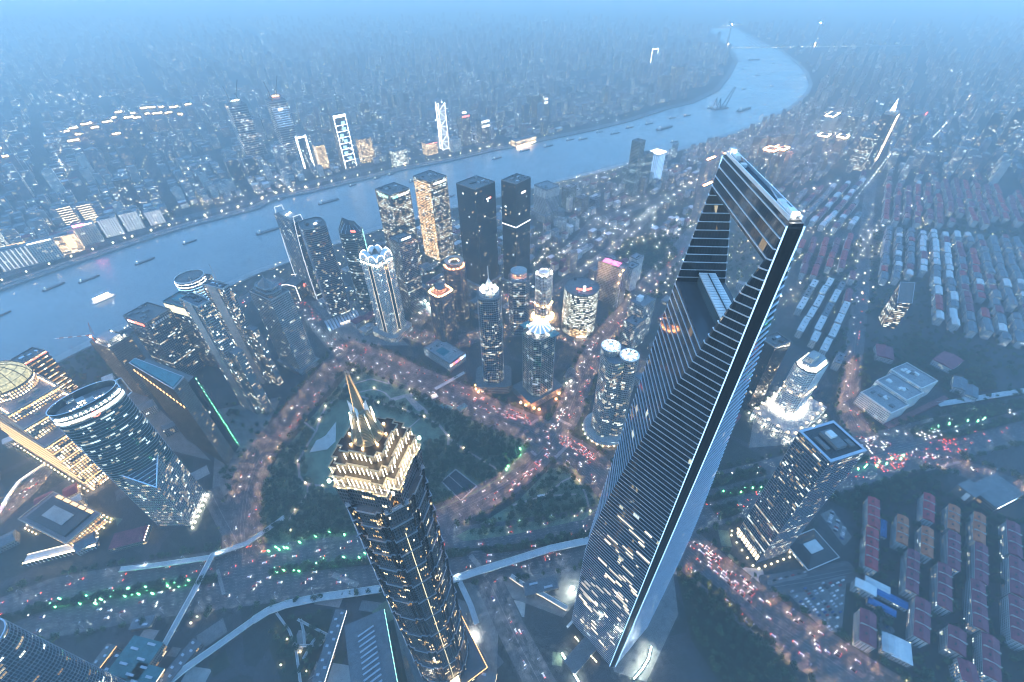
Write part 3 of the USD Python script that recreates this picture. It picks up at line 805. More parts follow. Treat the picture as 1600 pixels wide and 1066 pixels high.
dc = (-R[3] * .38, 1.0); dr = R[4] * .62
for k in range(9):
    MB().ring(circle(dr, 28, *dc, a0=math.pi * .55, a1=math.pi * 1.62), 84 + k * 5.6, .7, 1.0).build('light_ring', M['glow_blue'] if k < 7 else M['glow_white'], t)
dress(t, circle(dr - .4, 28, *dc), 0, 132, 'navy', name='drum')
roofing(t, circle(dr - .4, 28, *dc), 132, 2.0, 'white', 2)
# twin slab towers with masts
R = (np.float64(-436.2), np.float64(517.4), np.float64(60.0), np.float64(17.8), np.float64(42.4),216)
for (lab, RR, mast) in (('grey lattice slab tower with a mast, nearer of the twin slabs', R, 1),
                        ('grey lattice slab tower with a mast, farther of the twin slabs', (np.float64(-446.2), np.float64(581.4), np.float64(69.0), np.float64(13.2), np.float64(40.9),200), 1)):
    t = tower('slab_tower', lab, RR, 'lattice', ledge=4, mull=4.8, par=2.4, pm='concrete', plant=4, group=None)
    w_, d_, h_ = RR[3], RR[4], RR[5]
    for sx in (-1, 1):
        MB().box((sx * (w_ / 2 + .8), 0, 0), (1.4, d_ * .5, h_ + 4)).build('stair_fin', M['concrete'], t)
    MB().bar((w_ * .42, 0, h_), (w_ * .42, 0, h_ + 34), .7).build('mast', M['metal'], t)
    MB().box((0, 0, h_ * .55), (w_ + 1.2, d_ + 1.2, 3)).build('belt_storey', M['concrete'], t)
    MB().box((w_ * .2, -d_ * .55, 0), (w_ * .75, d_ * .7, h_ * .62)).build('side_block', M['lattice'], t)
R = (np.float64(-510.2), np.float64(738.4), np.float64(66.5), np.float64(29.1), np.float64(25.5),70)
# stone tower with a stepped pyramid top
R = (np.float64(-397.2), np.float64(624.0), np.float64(58.2), np.float64(34.5), np.float64(55.8),160)
t = tower('stone_tower', 'grey stone grid tower with stepped pyramid roof beside the avenue junction', R, 'stone_grid', ledge=3.9, mull=5.2, mat2='concrete', plant=0, par=2.2, pm='concrete', ld=.4, lh=.8)
w_, d_ = R[3], R[4]
for k, (z0, z1, q) in enumerate(((160, 168, .82), (168, 174, .68))):
    dress(t, chamfered(w_ * q, d_ * q, w_ * q * .25), z0, z1, 'stone_grid', 0, name='setback_storey')
    MB().ring(chamfered(w_ * q, d_ * q, w_ * q * .25), z1 - .6, .8, .9).build('cornice', M['concrete'], t)
MB().prism(chamfered(w_ * .56, d_ * .56, w_ * .16), 174, 186, top=chamfered(w_ * .08, d_ * .08, w_ * .024)).build('pyramid_roof', M['grey'], t)
MB().bar((0, 0, 186), (0, 0, 193), .5).build('finial', M['metal'], t)
MB().prism(rect(w_ + 10, d_ + 10), 0, 10).build('podium', M['stone_grid'], t)
# thin wedge tower
h = 161
wq = [[-514.1,451.0],[-512.7,460.8],[-425.2,422.3],[-426.3,400.4]]
c_ = np.mean(wq, 0); claim((c_[0], c_[1], 30, 161))
t = thing('wedge_tower', 'narrow brown wedge shaped tower with flat teal roof', 'tower', (*c_, 0))
wl_ = [tuple(np.array(p) - c_) for p in wq]
dress(t, wl_, 0, h, 'brown', 4, .25, .3, 1.7, 'bronze')
MB().prism(grow(wl_, -1.6), h, h + 2.2).build('roof_tray', M['teal_roof'], t)
MB().ring(grow(wl_, -.6), h - .5, .8, 1.8).build('parapet', M['metal'], t)
for k in range(16):
    a_ = np.array(wl_[0]) * (1 - (k + .5) / 16) + np.array(wl_[3]) * (k + .5) / 16
    MB().box((a_[0] - .6, a_[1] - .6, 148 - k * 1.5), (1.0, 1.0, 4)).build('lit_panel', M['glow_amber'], t)
W_ = np.array(wl_); off = (W_[2] - W_[3]) * 1.0
for k in range(18):
    p = W_[2] + (off / np.linalg.norm(off)) * 13.6
    MB().box((p[0], p[1], 8 + k * 8), (.45, .45, .8)).build('edge_lamp', M['lamp_green'], t)
nv = W_[2] - W_[3]; nv = nv / np.linalg.norm(nv) * 13; nv2 = np.array([W_[1] - W_[2]])[0] * .06
dress(t, [tuple(W_[2] + nv * .12), tuple(W_[2] + nv), tuple(W_[1] + nv), tuple(W_[1] + nv * .12)], 0, 150, 'black_glass', 4, .25, .3, 2.6, 'dark_steel', name='dark_slab')
# waterfront tower with lit orange storeys
R = (np.float64(-781.0), np.float64(550.0), np.float64(72.5), np.float64(36.4), np.float64(29.0),93)
t = tower('river_tower', 'striped waterfront tower with an orange lit rim and warm storeys', R, 'banded_warm', ledge=8, ld=1.2, lh=2.2, mat2='dark', plant=5)
MB().ring(rect(R[3], R[4]), 90.2, .5, 1.6).build('rim_light', M['glow_red'], t)
# brown tower under its crane
R = (np.float64(-650.7), np.float64(569.1), np.float64(68.5), np.float64(32.9), np.float64(47.1),110)
t = tower('brown_tower', 'brown tower with a floodlit unfinished top below the crane', R, 'brown', ledge=4, mull=2.6, mat2='bronze', plant=3)
MB().box((0, 0, 110), (R[3] * .6, R[4] * .6, 7)).build('top_block', M['concrete'], t)
for x, y in ((-.4, -.4), (.1, -.42), (.4, -.35), (-.42, .2), (.4, .3)):
    MB().box((x * R[3], y * R[4], 112), (1.2, 1.2, 1.2)).build('work_lamp', M['flood'], t)
cr = thing('tower_crane', 'white and red luffing crane standing on the brown tower', 'crane', (*P2(R, -R[3] * .45, R[4] * .2), 110))
MB().bar((0, 0, 0), (0, 0, 16), 1.2).build('mast', M['crane_paint'], cr)
MB().bar((-6, 0, 16), (-1, 0, 17), 2, 2).build('counterweight', M['dark'], cr)
for k in range(8):
    MB().bar((-k * 6.0, -k * 1.2, 17 + k * .2), (-(k + 1) * 6.0 + .3, -(k + 1) * 1.2, 17 + (k + 1) * .2), 1.0).build('jib_section', M['white' if k % 2 else 'crane_paint'], cr)
MB().line([(5, 1, 16), (9, 2, 40), (1, 1, 17)], .35).build('a_frame', M['crane_paint'], cr)
MB().box((0, -1.5, 14), (1.5, 1.5, 2)).build('cab_lamp', M['flood_orange'], cr)
# drum tower on a square stone base: glass lens between the west and east corners
bS, bW, bE = [(np.float64(-427.7498799411032), np.float64(306.4181625324432)),(np.float64(-472.2938668395372), np.float64(307.26491704048556)),(np.float64(-433.0387121339869), np.float64(354.58650758849575))]
bS, bW, bE = map(np.array, (bS, bW, bE)); bN = bW + bE - bS; bc = (bW + bE) / 2
claim((*bc, 45, 222))
t = thing('drum_tower', 'curved glass drum tower on a square grid base, white lit crown ring', 'tower', (*bc, 0))
loc_ = lambda p: tuple(np.array(p) - bc)
corners = [loc_(bS), loc_(bE), loc_(bN), loc_(bW)]
base = MB().prism(corners, 0, [90, 131, 131, 129], cap=False, v0=.01).build('stone_base', M['lattice'], t)
lg = MB()
for z in np.arange(4, 129, 4.0):
    q = [np.array(c) for c in corners]
    if z < 90:
        lg.ring(corners, z, .3, .5)
    else:
        f_ = (z - 90) / 41
        for a_, b_ in ((q[0], q[1]), (q[0], q[3])):
            s_ = a_ + (b_ - a_) * f_
            lg.bar((*s_, z), (*b_, z), .5)
for a_, b_ in ((0, 1), (3, 0)):
    for k in range(17):
        p = np.array(corners[a_]) * (1 - k / 17) + np.array(corners[b_]) * k / 17
        f_ = k / 17 if a_ == 0 else 1 - k / 17
        lg.bar((*p, 0), (*p, 90 + 40 * f_), .45)
lg.build('grid_frame', M['concrete'], base, kind='stuff')
S3, E3, W3 = (*corners[0], 90), (*corners[1], 131), (*corners[3], 129)
tri = MB().add([S3, E3, W3], [[0, 1, 2]], [(0, 0), (50, 60), (-50, 60)]).build('sloping_glass', M['glass'], t)
for k in range(1, 11):
    f_ = k / 11
    p = np.array(S3) * (1 - f_) + np.array(W3) * f_; q = np.array(S3) * (1 - f_) + np.array(E3) * f_
    MB().bar(p + [0, -.2, .3], q + [0, -.2, .3], .8).build('glazing_bar', M['fin'], tri)
for a_, b_ in ((S3, E3), (S3, W3)):
    MB().bar(np.array(a_) + [0, 0, .3], np.array(b_) + [0, 0, .3], 1.2).build('edge_trim', M['fin'], t)
Lw = np.array(corners[3]); Le = np.array(corners[1]); half = np.linalg.norm(Le - Lw) / 2; ax_ = (Le - Lw) / (2 * half); ay_ = np.array([-ax_[1], ax_[0]])
sb = 17.0
arc = lambda sg, s, n=22: [tuple((Lw + Le) / 2 + ax_ * half * math.cos(a) + ay_ * sg * s * math.sin(a) ** 1.0) for a in np.linspace(math.pi, 0, n)]
lens = arc(-1, sb)[:-1] + arc(1, sb)[::-1][:-1]
lens = [tuple(p) for p in lens]
dress(t, lens, 96, 212, 'teal', 4, .35, .45, 0, 'metal', name='glass_drum')
MB().prism(grow(lens, -3), 212, 214).build('roof_deck', M['grey'], t)
dress(t, grow(lens, -1.2), 212, 221, 'glass', 0, name='crown_screen', cap=False)
for z in (212.5, 216, 221):
    MB().ring(grow(lens, -.8), z, .6, .5).build('crown_rail', M['fin'], t)
MB().line([(*p, 208.6) for p in [q_ + (-ay_ * .6) for q_ in np.array(arc(-1, sb))[1:-1]]], .5, 3.2).build('crown_light', M['glow_white'], t)
lamps(t, 'crown_lamp', edge_pts(arc(-1, sb - .5)[2:-2] + [(0, 0)], 3.0, 213, 0)[:38], (1.0, 1.0, 1.4), 'flood')
for k in range(4):
    MB().box((-18 + k * 11, 1.5, 214), (7, 8, 2.5), math.degrees(math.atan2(ax_[1], ax_[0]))).build('roof_plant', M['concrete'], t)
MB().line([(*Le, 198), (*(Le + ax_ * 5), 200), (*(Le + ax_ * 5), 222), (*Le, 222)], .8).build('end_frame', M['fin'], t)
ang = math.degrees(math.atan2(-ay_[1], -ay_[0]))
mk_ = trimesh.creation.torus(3.2, .5) if hasattr(trimesh.creation, 'torus') else trimesh.creation.annulus(2.6, 3.8, .4)
mk_.apply_transform(trimesh.transformations.rotation_matrix(math.pi / 2, [0, 1, 0])); mk_.apply_transform(trimesh.transformations.rotation_matrix(math.radians(ang), [0, 0, 1])); mk_.apply_translation([*((Lw + Le) / 2 - ay_ * (sb + .3)), 207])
MB().mesh(mk_).build('round_emblem', M['glow_red'], t)
lamps(t, 'base_lamp', [(*(np.array(corners[1]) * (1 - k / 6) + np.array(corners[0]) * k / 6 + [3, -3]), 1) for k in range(7)], 1.3, 'flood')
# golden stone tower with the glass dome
M['red_flood'] = emit('red_flood', (1, .08, .2), 10)
gS, gE, gW = [(np.float64(-598.4814224339633), np.float64(361.9702435680523)),(np.float64(-593.0487539454807), np.float64(385.89456339089406)),(np.float64(-774.3924610223189), np.float64(447.3542088857587))]
gS, gE, gW = map(np.array, (gS, gE, gW)); e1 = (gW - gS) / np.linalg.norm(gW - gS); e2 = np.array([e1[1], -e1[0]])
if np.dot(e2, gE - gS) < 0:
    e2 = -e2
lw, ld_ = np.linalg.norm(gW - gS), 62.0
gc = gS + e1 * lw / 2 + e2 * ld_ / 2; claim((*gc, 50, 137))
t = thing('domed_tower', 'golden floodlit stone tower with terraces and a glowing glass dome', 'tower', (*gc, 0), math.degrees(math.atan2(e1[1], e1[0])))
sgn = 1 if (e1[0] * e2[1] - e1[1] * e2[0]) > 0 else -1
dress(t, rect(lw, ld_), 0, 100, 'gold_stone', 3.9, .3, .7, 5.1, 'crown_wall', name='lower_block')
dress(t, rect(lw * .76, ld_ * .95), 100, 122, 'gold_stone', 3.9, .3, .7, 5.1, 'crown_wall', name='middle_block')
dress(t, rect(lw * .52, ld_ * .9), 122, 136, 'gold_stone', 3.9, .3, .7, 5.1, 'crown_wall', name='upper_block')
for z, q, q2 in ((100, 1, 1), (122, .76, .95), (136, .52, .9)):
    for k in range(5):
        MB().box(((-1) ** k * lw * q * (.3 + .03 * k), ld_ * (-.32 + .15 * k), z), (5, 6, 2.6)).build('roof_plant', M['crown_wall'], t)
    MB().ring(rect(lw * q, ld_ * q2), z - .8, 1.6, 1.8).build('cornice', M['crown_wall'], t)
    lamps(t, 'cornice_lamp', edge_pts(rect(lw * q - 3, ld_ * q2 - 3), 6, z + .6), .9, 'flood_gold', 40)
    MB().ring(rect(lw * q, ld_ * q2), z - 3.2, 1.2, .8).build('cove_light', M['glow_amber'], t)
lamps(t, 'floor_lamp', edge_pts(rect(lw, ld_), 9, 4, 3.5) + edge_pts(rect(lw, ld_), 11, 48, 1.5), 1.0, 'flood_gold', 70)
for z in (20, 36, 52, 68, 84):
    MB().ring(rect(lw, ld_), z, .9, .5).build('cove_light', M['glow_amber'], t)
lamps(t, 'red_lamp', [(lw * .3 + 5 * k, -ld_ / 2 - 3, 90) for k in range(4)], 1.6, 'red_flood')
dome_r = (np.float64(-632.5), np.float64(419.3), np.float64(27.7),150)[2]
dress(t, circle(dome_r, 24), 136, 150, 'gold_stone', 0, name='dome_drum')
g_ = NG(); nn_ = g_('noise_texture', 'fac', vector=g_('geometry', 'position'), scale=.35, detail=3.0)
M['dome_glass'] = g_.done('dome_glass', g_('principled_bsdf', 'BSDF', base_color=(.2, .18, .1), roughness=.3, emission_color=(1, .86, .45), emission_strength=g_('map_range', 'result', value=nn_, from_min=.3, from_max=.7, to_min=.03, to_max=.13)))
dm = MB(); nseg, nrow = 24, 8
for i in range(nseg):
    for j in range(nrow):
        a0, a1 = 2 * math.pi * i / nseg, 2 * math.pi * (i + 1) / nseg; b0, b1 = math.pi / 2 * j / nrow * .94, math.pi / 2 * (j + 1) / nrow * .94
        pt = lambda a_, b_: (dome_r * math.cos(b_) * math.cos(a_), dome_r * math.cos(b_) * math.sin(a_), 150 + dome_r * .95 * math.sin(b_))
        dm.quad(pt(a0, b0), pt(a1, b0), pt(a1, b1), pt(a0, b1))
dmm = dm.build('glass_dome', M['dome_glass'], t)
for i in range(12):
    a_ = 2 * math.pi * i / 12
    MB().line([(1.01 * dome_r * math.cos(b) * math.cos(a_), 1.01 * dome_r * math.cos(b) * math.sin(a_), 150 + 1.01 * dome_r * .95 * math.sin(b)) for b in np.linspace(0, 1.47, 9)], .7).build('dome_rib', M['dark'], dmm)
for b in (.35, .7, 1.05):
    MB().ring(circle(dome_r * math.cos(b), 24), 150 + dome_r * .95 * math.sin(b), .35, .35).build('dome_hoop', M['dark'], dmm)
MB().ring(circle(dome_r, 24), 149.4, .8, 1.4).build('dome_rim', M['bronze'], t)
ztop = 150 + dome_r * .95
MB().prism(circle(3.4, 10), ztop - 1, ztop + 6).build('lantern', M['crown_wall'], t)
MB().prism(circle(3.8, 10), ztop + 6, ztop + 10, top=circle(.5, 10)).build('lantern_cap', M['gilt'], t)
lamps(t, 'lantern_lamp', [(3.7 * math.cos(k), 3.7 * math.sin(k), ztop + 1) for k in range(6)], .8, 'flood_gold')

# --- riverside row, middle
R = (np.float64(-368.9), np.float64(788.3), np.float64(36.2), np.float64(44.9), np.float64(49.7),202)
q = R[3] / 2; r_ = R[4] / 2
cp = [(q * math.copysign(abs(math.cos(a)) ** .6, math.cos(a)), r_ * math.copysign(abs(math.sin(a)) ** .6, math.sin(a))) for a in np.linspace(0, 2 * math.pi, 28, endpoint=False)]
t = tower('curved_tower', 'tall dark navy tower with bulging curved faces and a lit striped podium', R, 'navy', poly=cp, mull=0, ld=.3, plant=5)
MB().box((4, -6, 202), (7, 1, 3)).build('sign_panel', M['glow_white'], t)
MB().box((-10, 2, 202), (3, 12, 5)).build('roof_plant', M['dark'], t)
for k in range(11):
    f_ = -.5 + (k + .5) / 11
    MB().line([(f_ * 70 - 8, -r_ - 6 - 22 * (1 - b), 12 * math.sin(b * 1.57)) for b in np.linspace(0, 1, 6)], 4.6, .5).build('podium_shell', M['metal'], t)
MB().box((-6, -r_ - 24, .2), (20, 1.2, 5)).build('podium_light', M['glow_warm'], t)
R = (np.float64(-304.5), np.float64(799.8), np.float64(35.0),120)
cx_, cy_ = (np.float64(-315.48587341167547), np.float64(828.6591073630816))
t = tower('round_tower', 'round teal glass tower with a pointed vaulted glass top', (cx_, cy_, 24, 170), 'teal', poly=circle(24, 28, ry=20), ld=.3, plant=0, par=0)
vs = MB()
for i in range(9):
    a0, a1 = i / 9 * math.pi, (i + 1) / 9 * math.pi
    pass
for sg in (-1, 1):
    hp = [(sg * 0.5 + 24 * math.cos(a) * .99, 20 * math.sin(a) * .99, 170) for a in np.linspace(0, 2 * math.pi, 28, endpoint=False)]
sh = MB(); n_ = 28
top_ = lambda a: (11 * math.cos(a), 6 * math.sin(a), 196 - 14 * abs(math.sin(a)) - 8 * (math.cos(a) > .3))
for i in range(n_):
    a0, a1 = 2 * math.pi * i / n_, 2 * math.pi * (i + 1) / n_
    sh.quad((24 * math.cos(a0), 20 * math.sin(a0), 170), (24 * math.cos(a1), 20 * math.sin(a1), 170), top_(a1), top_(a0))
    sh.add([top_(a0), top_(a1), (0, 0, 190)], [[0, 1, 2]])
sh.build('vaulted_top', M['glass'], t)
for i in range(0, n_, 2):
    a0 = 2 * math.pi * i / n_
    MB().bar((24.2 * math.cos(a0), 20.2 * math.sin(a0), 170), np.array(top_(a0)) + [0, 0, .2], .4).build('top_rib', M['fin'], t)
MB().box((9, -15, 171), (9, .8, 4)).build('sign_panel', M['glow_red'], t)
MB().bar((24.3, -3, 5), (24.3, -3, 172), .7).build('edge_light', M['glow_green'], t)
# sail tower
R = (np.float64(-443.9), np.float64(860.5), np.float64(48.7), np.float64(27.1), np.float64(73.1),186)
t = tower('sail_tower', 'pale blue sail shaped glass tower outlined by a white light frame', R, 'navy', ledge=4, mull=0, plant=0, par=0)
w_, d_, h_ = R[3], R[4], R[5]
for sy in (-1, 1):
    for sx in (-1, 1):
        cv = [(sx * (w_ / 2 + 3 - 9 * (z / (h_ + 12)) ** 3), sy * (d_ / 2 + .6), z) for z in np.linspace(0, h_ + 12, 14)]
        MB().line(cv, .8).build('frame_light', M['glow_soft'], t)
    MB().line([(-w_ / 2 + 5, sy * (d_ / 2 + .6), h_ + 12), (w_ / 2 - 5, sy * (d_ / 2 + .6), h_ + 12)], .8).build('frame_light', M['glow_soft'], t)
MB().box((0, 0, h_), (w_ * .6, d_ * .6, 5)).build('roof_plant', M['concrete'], t)
lamps(t, 'roof_lamp', [(-5, -3, h_ + 5.3), (4, 2, h_ + 5.3)], 1.6, 'flood')
# low arched block
R = (np.float64(-479.3), np.float64(855.8), np.float64(76.7), np.float64(55.4), np.float64(90.3),38)
t = tower('arched_block', 'low block with an arched white light outline and red screen', (R[0], R[1], R[2], 44, 34, 38), 'brown', plant=3, mull=3)
for sx in (-1, 1):
    MB().line([(sx * 22.3, y, 38.5 + 3 * (1 - (y / 17) ** 2)) for y in np.linspace(-17, 17, 8)], .8).build('roof_light', M['glow_white'], t)
for x, y in ((22.4, -17.4), (22.4, 17.4), (-22.4, -17.4)):
    MB().bar((x, y, 2), (x, y, 38), .8).build('corner_light', M['glow_white'], t)
MB().box((8, -17.4, 24), (12, .6, 6)).build('screen', M['glow_red'], t)

# --- riverside row, east part
R = (np.float64(-260.6), np.float64(988.6), np.float64(48.3), np.float64(52.6), np.float64(55.9),190)
t = tower('bank_tower', 'square banded tower with green and white rooftop lettering', R, 'banded', ledge=4.1, ld=.5, lh=1.1, mull=6, mat2='dark', plant=9)
sign(t, 'ABC', R[3] * .28, 4.6, (-R[3] * .28, -R[4] / 2 - .3, 183), -90, 'glow_green')
MB().box((R[3] * .14, -R[4] / 2 - .3, 181), (R[3] * .5, .4, 4.4)).build('sign_panel', M['glow_white'], t)
MB().box((-R[3] / 2 - .3, 0, 181), (.4, R[4] * .6, 4.4)).build('sign_panel', M['glow_green'], t)
R = (np.float64(-181.3), np.float64(1033.1), np.float64(48.1), np.float64(49.7), np.float64(59.2),201)
t = tower('bank_tower', 'square tower glowing amber on its left face, white sign on top', R, 'banded', ledge=4.1, ld=.45, lh=1.1, mull=6, mat2='dark', plant=9)
for k in range(47):
    for j in range(5):
        if RNG.random() < .84:
            MB().box((-R[3] / 2 - .25, -R[4] / 2 + (j + .5) * R[4] / 5, 4 + k * 4.1), (.4, R[4] / 5 * RNG.uniform(.6, .95), 1.3)).build('storey_light', M['glow_amber'], t)
MB().box((R[3] * .05, -R[4] / 2 - .4, 192), (R[3] * .75, .4, 4.2)).build('sign_panel', M['glow_white'], t)
for lab, R in (('black glass tower with a small red sign, left of the black pair', (np.float64(-67.6), np.float64(901.2), np.float64(48.0), np.float64(56.2), np.float64(53.8),232)),
               ('black glass tower with a white sign, right of the black pair', (np.float64(13.9), np.float64(900.7), np.float64(50.4), np.float64(48.1), np.float64(37.1),238))):
    t = tower('black_tower', lab, R, 'black_glass', ledge=0, mull=5, mat2='dark_steel', plant=10)
    for k in (.28, .52, .76):
        MB().ring(rect(R[3], R[4]), R[5] * k, .5, 1.4).build('belt', M['dark_steel'], t)
    if 'red' in lab:
        MB().box((R[3] * .1, -R[4] / 2 - .4, 203), (9, .4, 3)).build('sign_panel', M['glow_white'], t); MB().box((R[3] * .1 + 7, -R[4] / 2 - .4, 203), (4, .4, 3.4)).build('sign_panel', M['glow_red'], t)
    else:
        MB().box((R[3] * .0, -R[4] / 2 - .4, 214), (13, .4, 4)).build('sign_panel', M['glow_white'], t)
        MB().ring(rect(R[3], R[4]), R[5] * .62, .6, 1.2).build('light_belt', M['glow_white'], t)
    MB().prism(rect(R[3] + 14, R[4] + 10), 0, 12).build('podium', M['stone_grid'], t)
R = (np.float64(105.2), np.float64(1247.1), np.float64(37.9), np.float64(49.2), np.float64(51.5),95)
t = tower('river_block', 'grey block with a row of white vertical fins round its top', R, 'striped', ledge=3.5, plant=4)
for p in edge_pts(rect(R[3], R[4]), 3.2, 70, .5):
    MB().box(p, (.8, .8, 23)).build('top_fin', M['white'], t)
MB().prism(rect(R[3] * 1.6, R[4] * 1.2, 0, 8, 0), 0, 22).build('podium', M['stone_grid'], t)
R = (np.float64(180.6), np.float64(1328.6), np.float64(45.0), np.float64(39.2), np.float64(25.1),60)
tower('river_block', 'small dark teal block between the finned block and the black office pair', R, 'teal', plant=3)
R = (np.float64(216.0), np.float64(1300.4), np.float64(52.6), np.float64(36.8), np.float64(23.9),40)
tower('river_block', 'low dark block standing at the edge of the old docks', R, 'navy', plant=3)
R = (np.float64(258.6), np.float64(1311.9), np.float64(43.6), np.float64(25.3), np.float64(19.4),28)
tower('river_block', 'small flat dark block, lowest of the blocks by the docks', R, 'navy', plant=2)
R = (np.float64(389.8), np.float64(1409.0), np.float64(43.4), np.float64(27.5), np.float64(29.7),165)
t = tower('office_pair', 'dark teal tower with lit floors, taller of the pair by the river bend', R, 'teal', plant=4)
R = (np.float64(438.7), np.float64(1471.3), np.float64(28.5), np.float64(33.9), np.float64(26.7),110)
tower('office_pair', 'dark teal tower, shorter of the pair by the river bend', R, 'teal', plant=4)
R = (np.float64(410.9), np.float64(1484.0), np.float64(37.8), np.float64(57.2), np.float64(52.3),60)
tower('office_pair', 'broad dark podium block in front of the river bend pair', R, 'teal', plant=6)
R = (np.float64(495.5), np.float64(1539.7), np.float64(39.1), np.float64(38.2), np.float64(36.0),90)
t = tower('lit_tower', 'slim white lit tower with a bright cap beside the dark pair', R, 'pale', mull=0, plant=1)
for p in edge_pts(rect(R[3], R[4]), 7, 5, .6):
    MB().box(p, (1.0, 1.0, 80)).build('light_column', M['glow_blue'], t)
MB().prism(rect(R[3] + 2, R[4] + 2), 90, 94).build('cap', M['glow_white'], t)

# --- middle cluster
R = (np.float64(-240.6), np.float64(717.4), np.float64(58.5), np.float64(37.6), np.float64(40.6),172)
t = tower('white_tower', 'white stone tower with glowing arched crown and dark corner strips', R, 'cream', ledge=3.6, ld=.3, mull=5.4, mat2='white', plant=0, par=0)
w_, d_ = R[3], R[4]
for sx, sy, w2, d2 in ((0, -1, w_ * .16, .7), (0, 1, w_ * .16, .7), (-1, 0, .7, d_ * .16), (1, 0, .7, d_ * .16)):
    MB().box((sx * (w_ / 2 + .2), sy * (d_ / 2 + .2), 8), (w2, d2, 152)).build('dark_strip', M['glass'], t)
    for q_ in (-1, 1):
        o = w_ * .11
        MB().bar((sx * (w_ / 2 + .6) + (q_ * o if sx == 0 else 0), sy * (d_ / 2 + .6) + (q_ * o if sy == 0 else 0), 8), (sx * (w_ / 2 + .6) + (q_ * o if sx == 0 else 0), sy * (d_ / 2 + .6) + (q_ * o if sy == 0 else 0), 158), .5).build('light_strip', M['glow_cream'], t)
for sx, sy in ((-1, -1), (1, -1), (1, 1), (-1, 1)):
    ar = [(sx * w_ * .25 + w_ * .25 * math.cos(b), sy * d_ * .25) for b in np.linspace(math.pi, 0, 9)]
for sy, ax2 in ((-1, 'x'), (1, 'x'), (-1, 'y'), (1, 'y')):
    for hh in (-1, 1):
        mbv = MB(); mlt = []
        W_ = w_ if ax2 == 'x' else d_; D_ = (d_ if ax2 == 'x' else w_) / 2
        prof_ = [(hh * W_ * .25 + W_ * .25 * math.cos(b), 168 + 13 * math.sin(b)) for b in np.linspace(0, math.pi, 10)]
        for (x0, z0), (x1, z1) in zip(prof_[:-1], prof_[1:]):
            A = (x0, sy * D_, z0); B = (x1, sy * D_, z1); C = (x1, sy * D_ * .45, z1); Dd = (x0, sy * D_ * .45, z0)
            if ax2 == 'y':
                A, B, C, Dd = [(p[1], p[0], p[2]) for p in (A, B, C, Dd)]
            mbv.quad(A, B, C, Dd)
            mbv.quad((A[0], A[1], 165), (B[0], B[1], 165), B, A)
            mlt.append((A, B))
        mbv.build('crown_vault', M['white'], t)
        MB().line([np.array(a_) + [0, 0, .4] for a_, _ in mlt], 1.0).build('arch_light', M['glow_white'], t)
lamps(t, 'crown_lamp', edge_pts(rect(w_, d_), 6, 163.5, 1.2), 1.0, 'flood', 30)
lamps(t, 'base_lamp', edge_pts(rect(w_, d_), 8, 8.5, 5), 1.1, 'flood', 30)
MB().prism(chamfered(w_ + 24, d_ + 22, 8), 0, 11).build('podium', M['cream'], t)
R = (np.float64(-210.5), np.float64(799.3), np.float64(43.5), np.float64(35.0), np.float64(35.8),165)
t = tower('dark_tower', 'dark navy tower with an open lit rooftop frame behind the white tower', R, 'navy', mull=3, plant=2, par=0)
for z in (165, 174):
    MB().ring(grow(rect(R[3], R[4]), -.6), z, 1.0, 1.2).build('roof_frame', M['dark'], t)
for x, y in rect(R[3] - 2, R[4] - 2):
    MB().bar((x, y, 165), (x, y, 175), 1.2).build('roof_post', M['dark'], t)
MB().box((0, -R[4] / 2 + .5, 168), (R[3] * .6, .6, 3.6)).build('sign_panel', M['glow_white'], t)
lamps(t, 'foot_lamp', [(R[3] * .7, -R[4] * .5, 6), (R[3] * .75, -R[4] * .1, 6), (R[3] * .5, -R[4] * .9, 6)], 1.6, 'lamp_cool')
R = (np.float64(-126.6), np.float64(679.4), np.float64(47.0), np.float64(38.1), np.float64(34.0),118)
t = tower('mauve_tower', 'mauve tower with a fiery orange lit roof terrace', R, 'mauve', poly=chamfered(R[3], R[4], 6), ledge=3.4, mull=5, mat2='bronze', plant=5)
lamps(t, 'roof_lamp', edge_pts(chamfered(R[3] - 3, R[4] - 3, 5), 6, 119.5), 1.3, 'flood_orange', 20)
dress(t, chamfered(R[3] * .55, R[4] * .55, 5), 118, 128, 'mauve', 0, name='penthouse')
sc = (np.float64(-129.3139064279112), np.float64(613.451484512051))
R = (np.float64(-108.8), np.float64(765.5), np.float64(19.2),131)
t = tower('mauve_tower', 'mauve tower with a ring shaped lit rooftop behind the fiery one', (R[0], R[1], R[2] * 1.05, 122), 'mauve', poly=chamfered(R[2] * 2.1, R[2] * 2.1, 9), ledge=3.4, mull=5, mat2='bronze', par=0)
dress(t, circle(R[2] * .9, 24), 122, 132, 'mauve', 0, name='drum', cap=False)
MB().ring(circle(R[2] * .62, 24), 132, R[2] * .35, 1.2).build('roof_ring', M['crown_wall'], t)
lamps(t, 'roof_lamp', edge_pts(circle(R[2] * .95, 14), 6, 123), .9, 'flood_orange', 16)
lamps(t, 'roof_lamp', edge_pts(circle(R[2] * .5, 10), 6, 130), .7, 'flood_gold', 10)
# podium with the shop signs
pc = (np.float64(-133.1172566169674), np.float64(631.4941752329937))
R2 = (np.float64(-126.3), np.float64(633.4), np.float64(48.8), np.float64(40.1), np.float64(71.4),18)
t = tower('shop_podium', 'white shopping podium with coloured lit signs and a teal roof pool', R2, 'pale', ledge=0, plant=4, cat='shop building')
for k, m_ in enumerate(['glow_white', 'glow_red', 'glow_pink', 'glow_red', 'glow_white', 'glow_blue']):
    MB().box((-R2[3] * .42 + k * R2[3] * .165, -R2[4] / 2 - .5, 11), (R2[3] * .14, .6, 4)).build('sign_panel', M[m_], t)
MB().box((-R2[3] * .1, 0, 18.2), (R2[3] * .4, R2[4] * .3, .3)).build('roof_pool', M['teal_roof'], t)
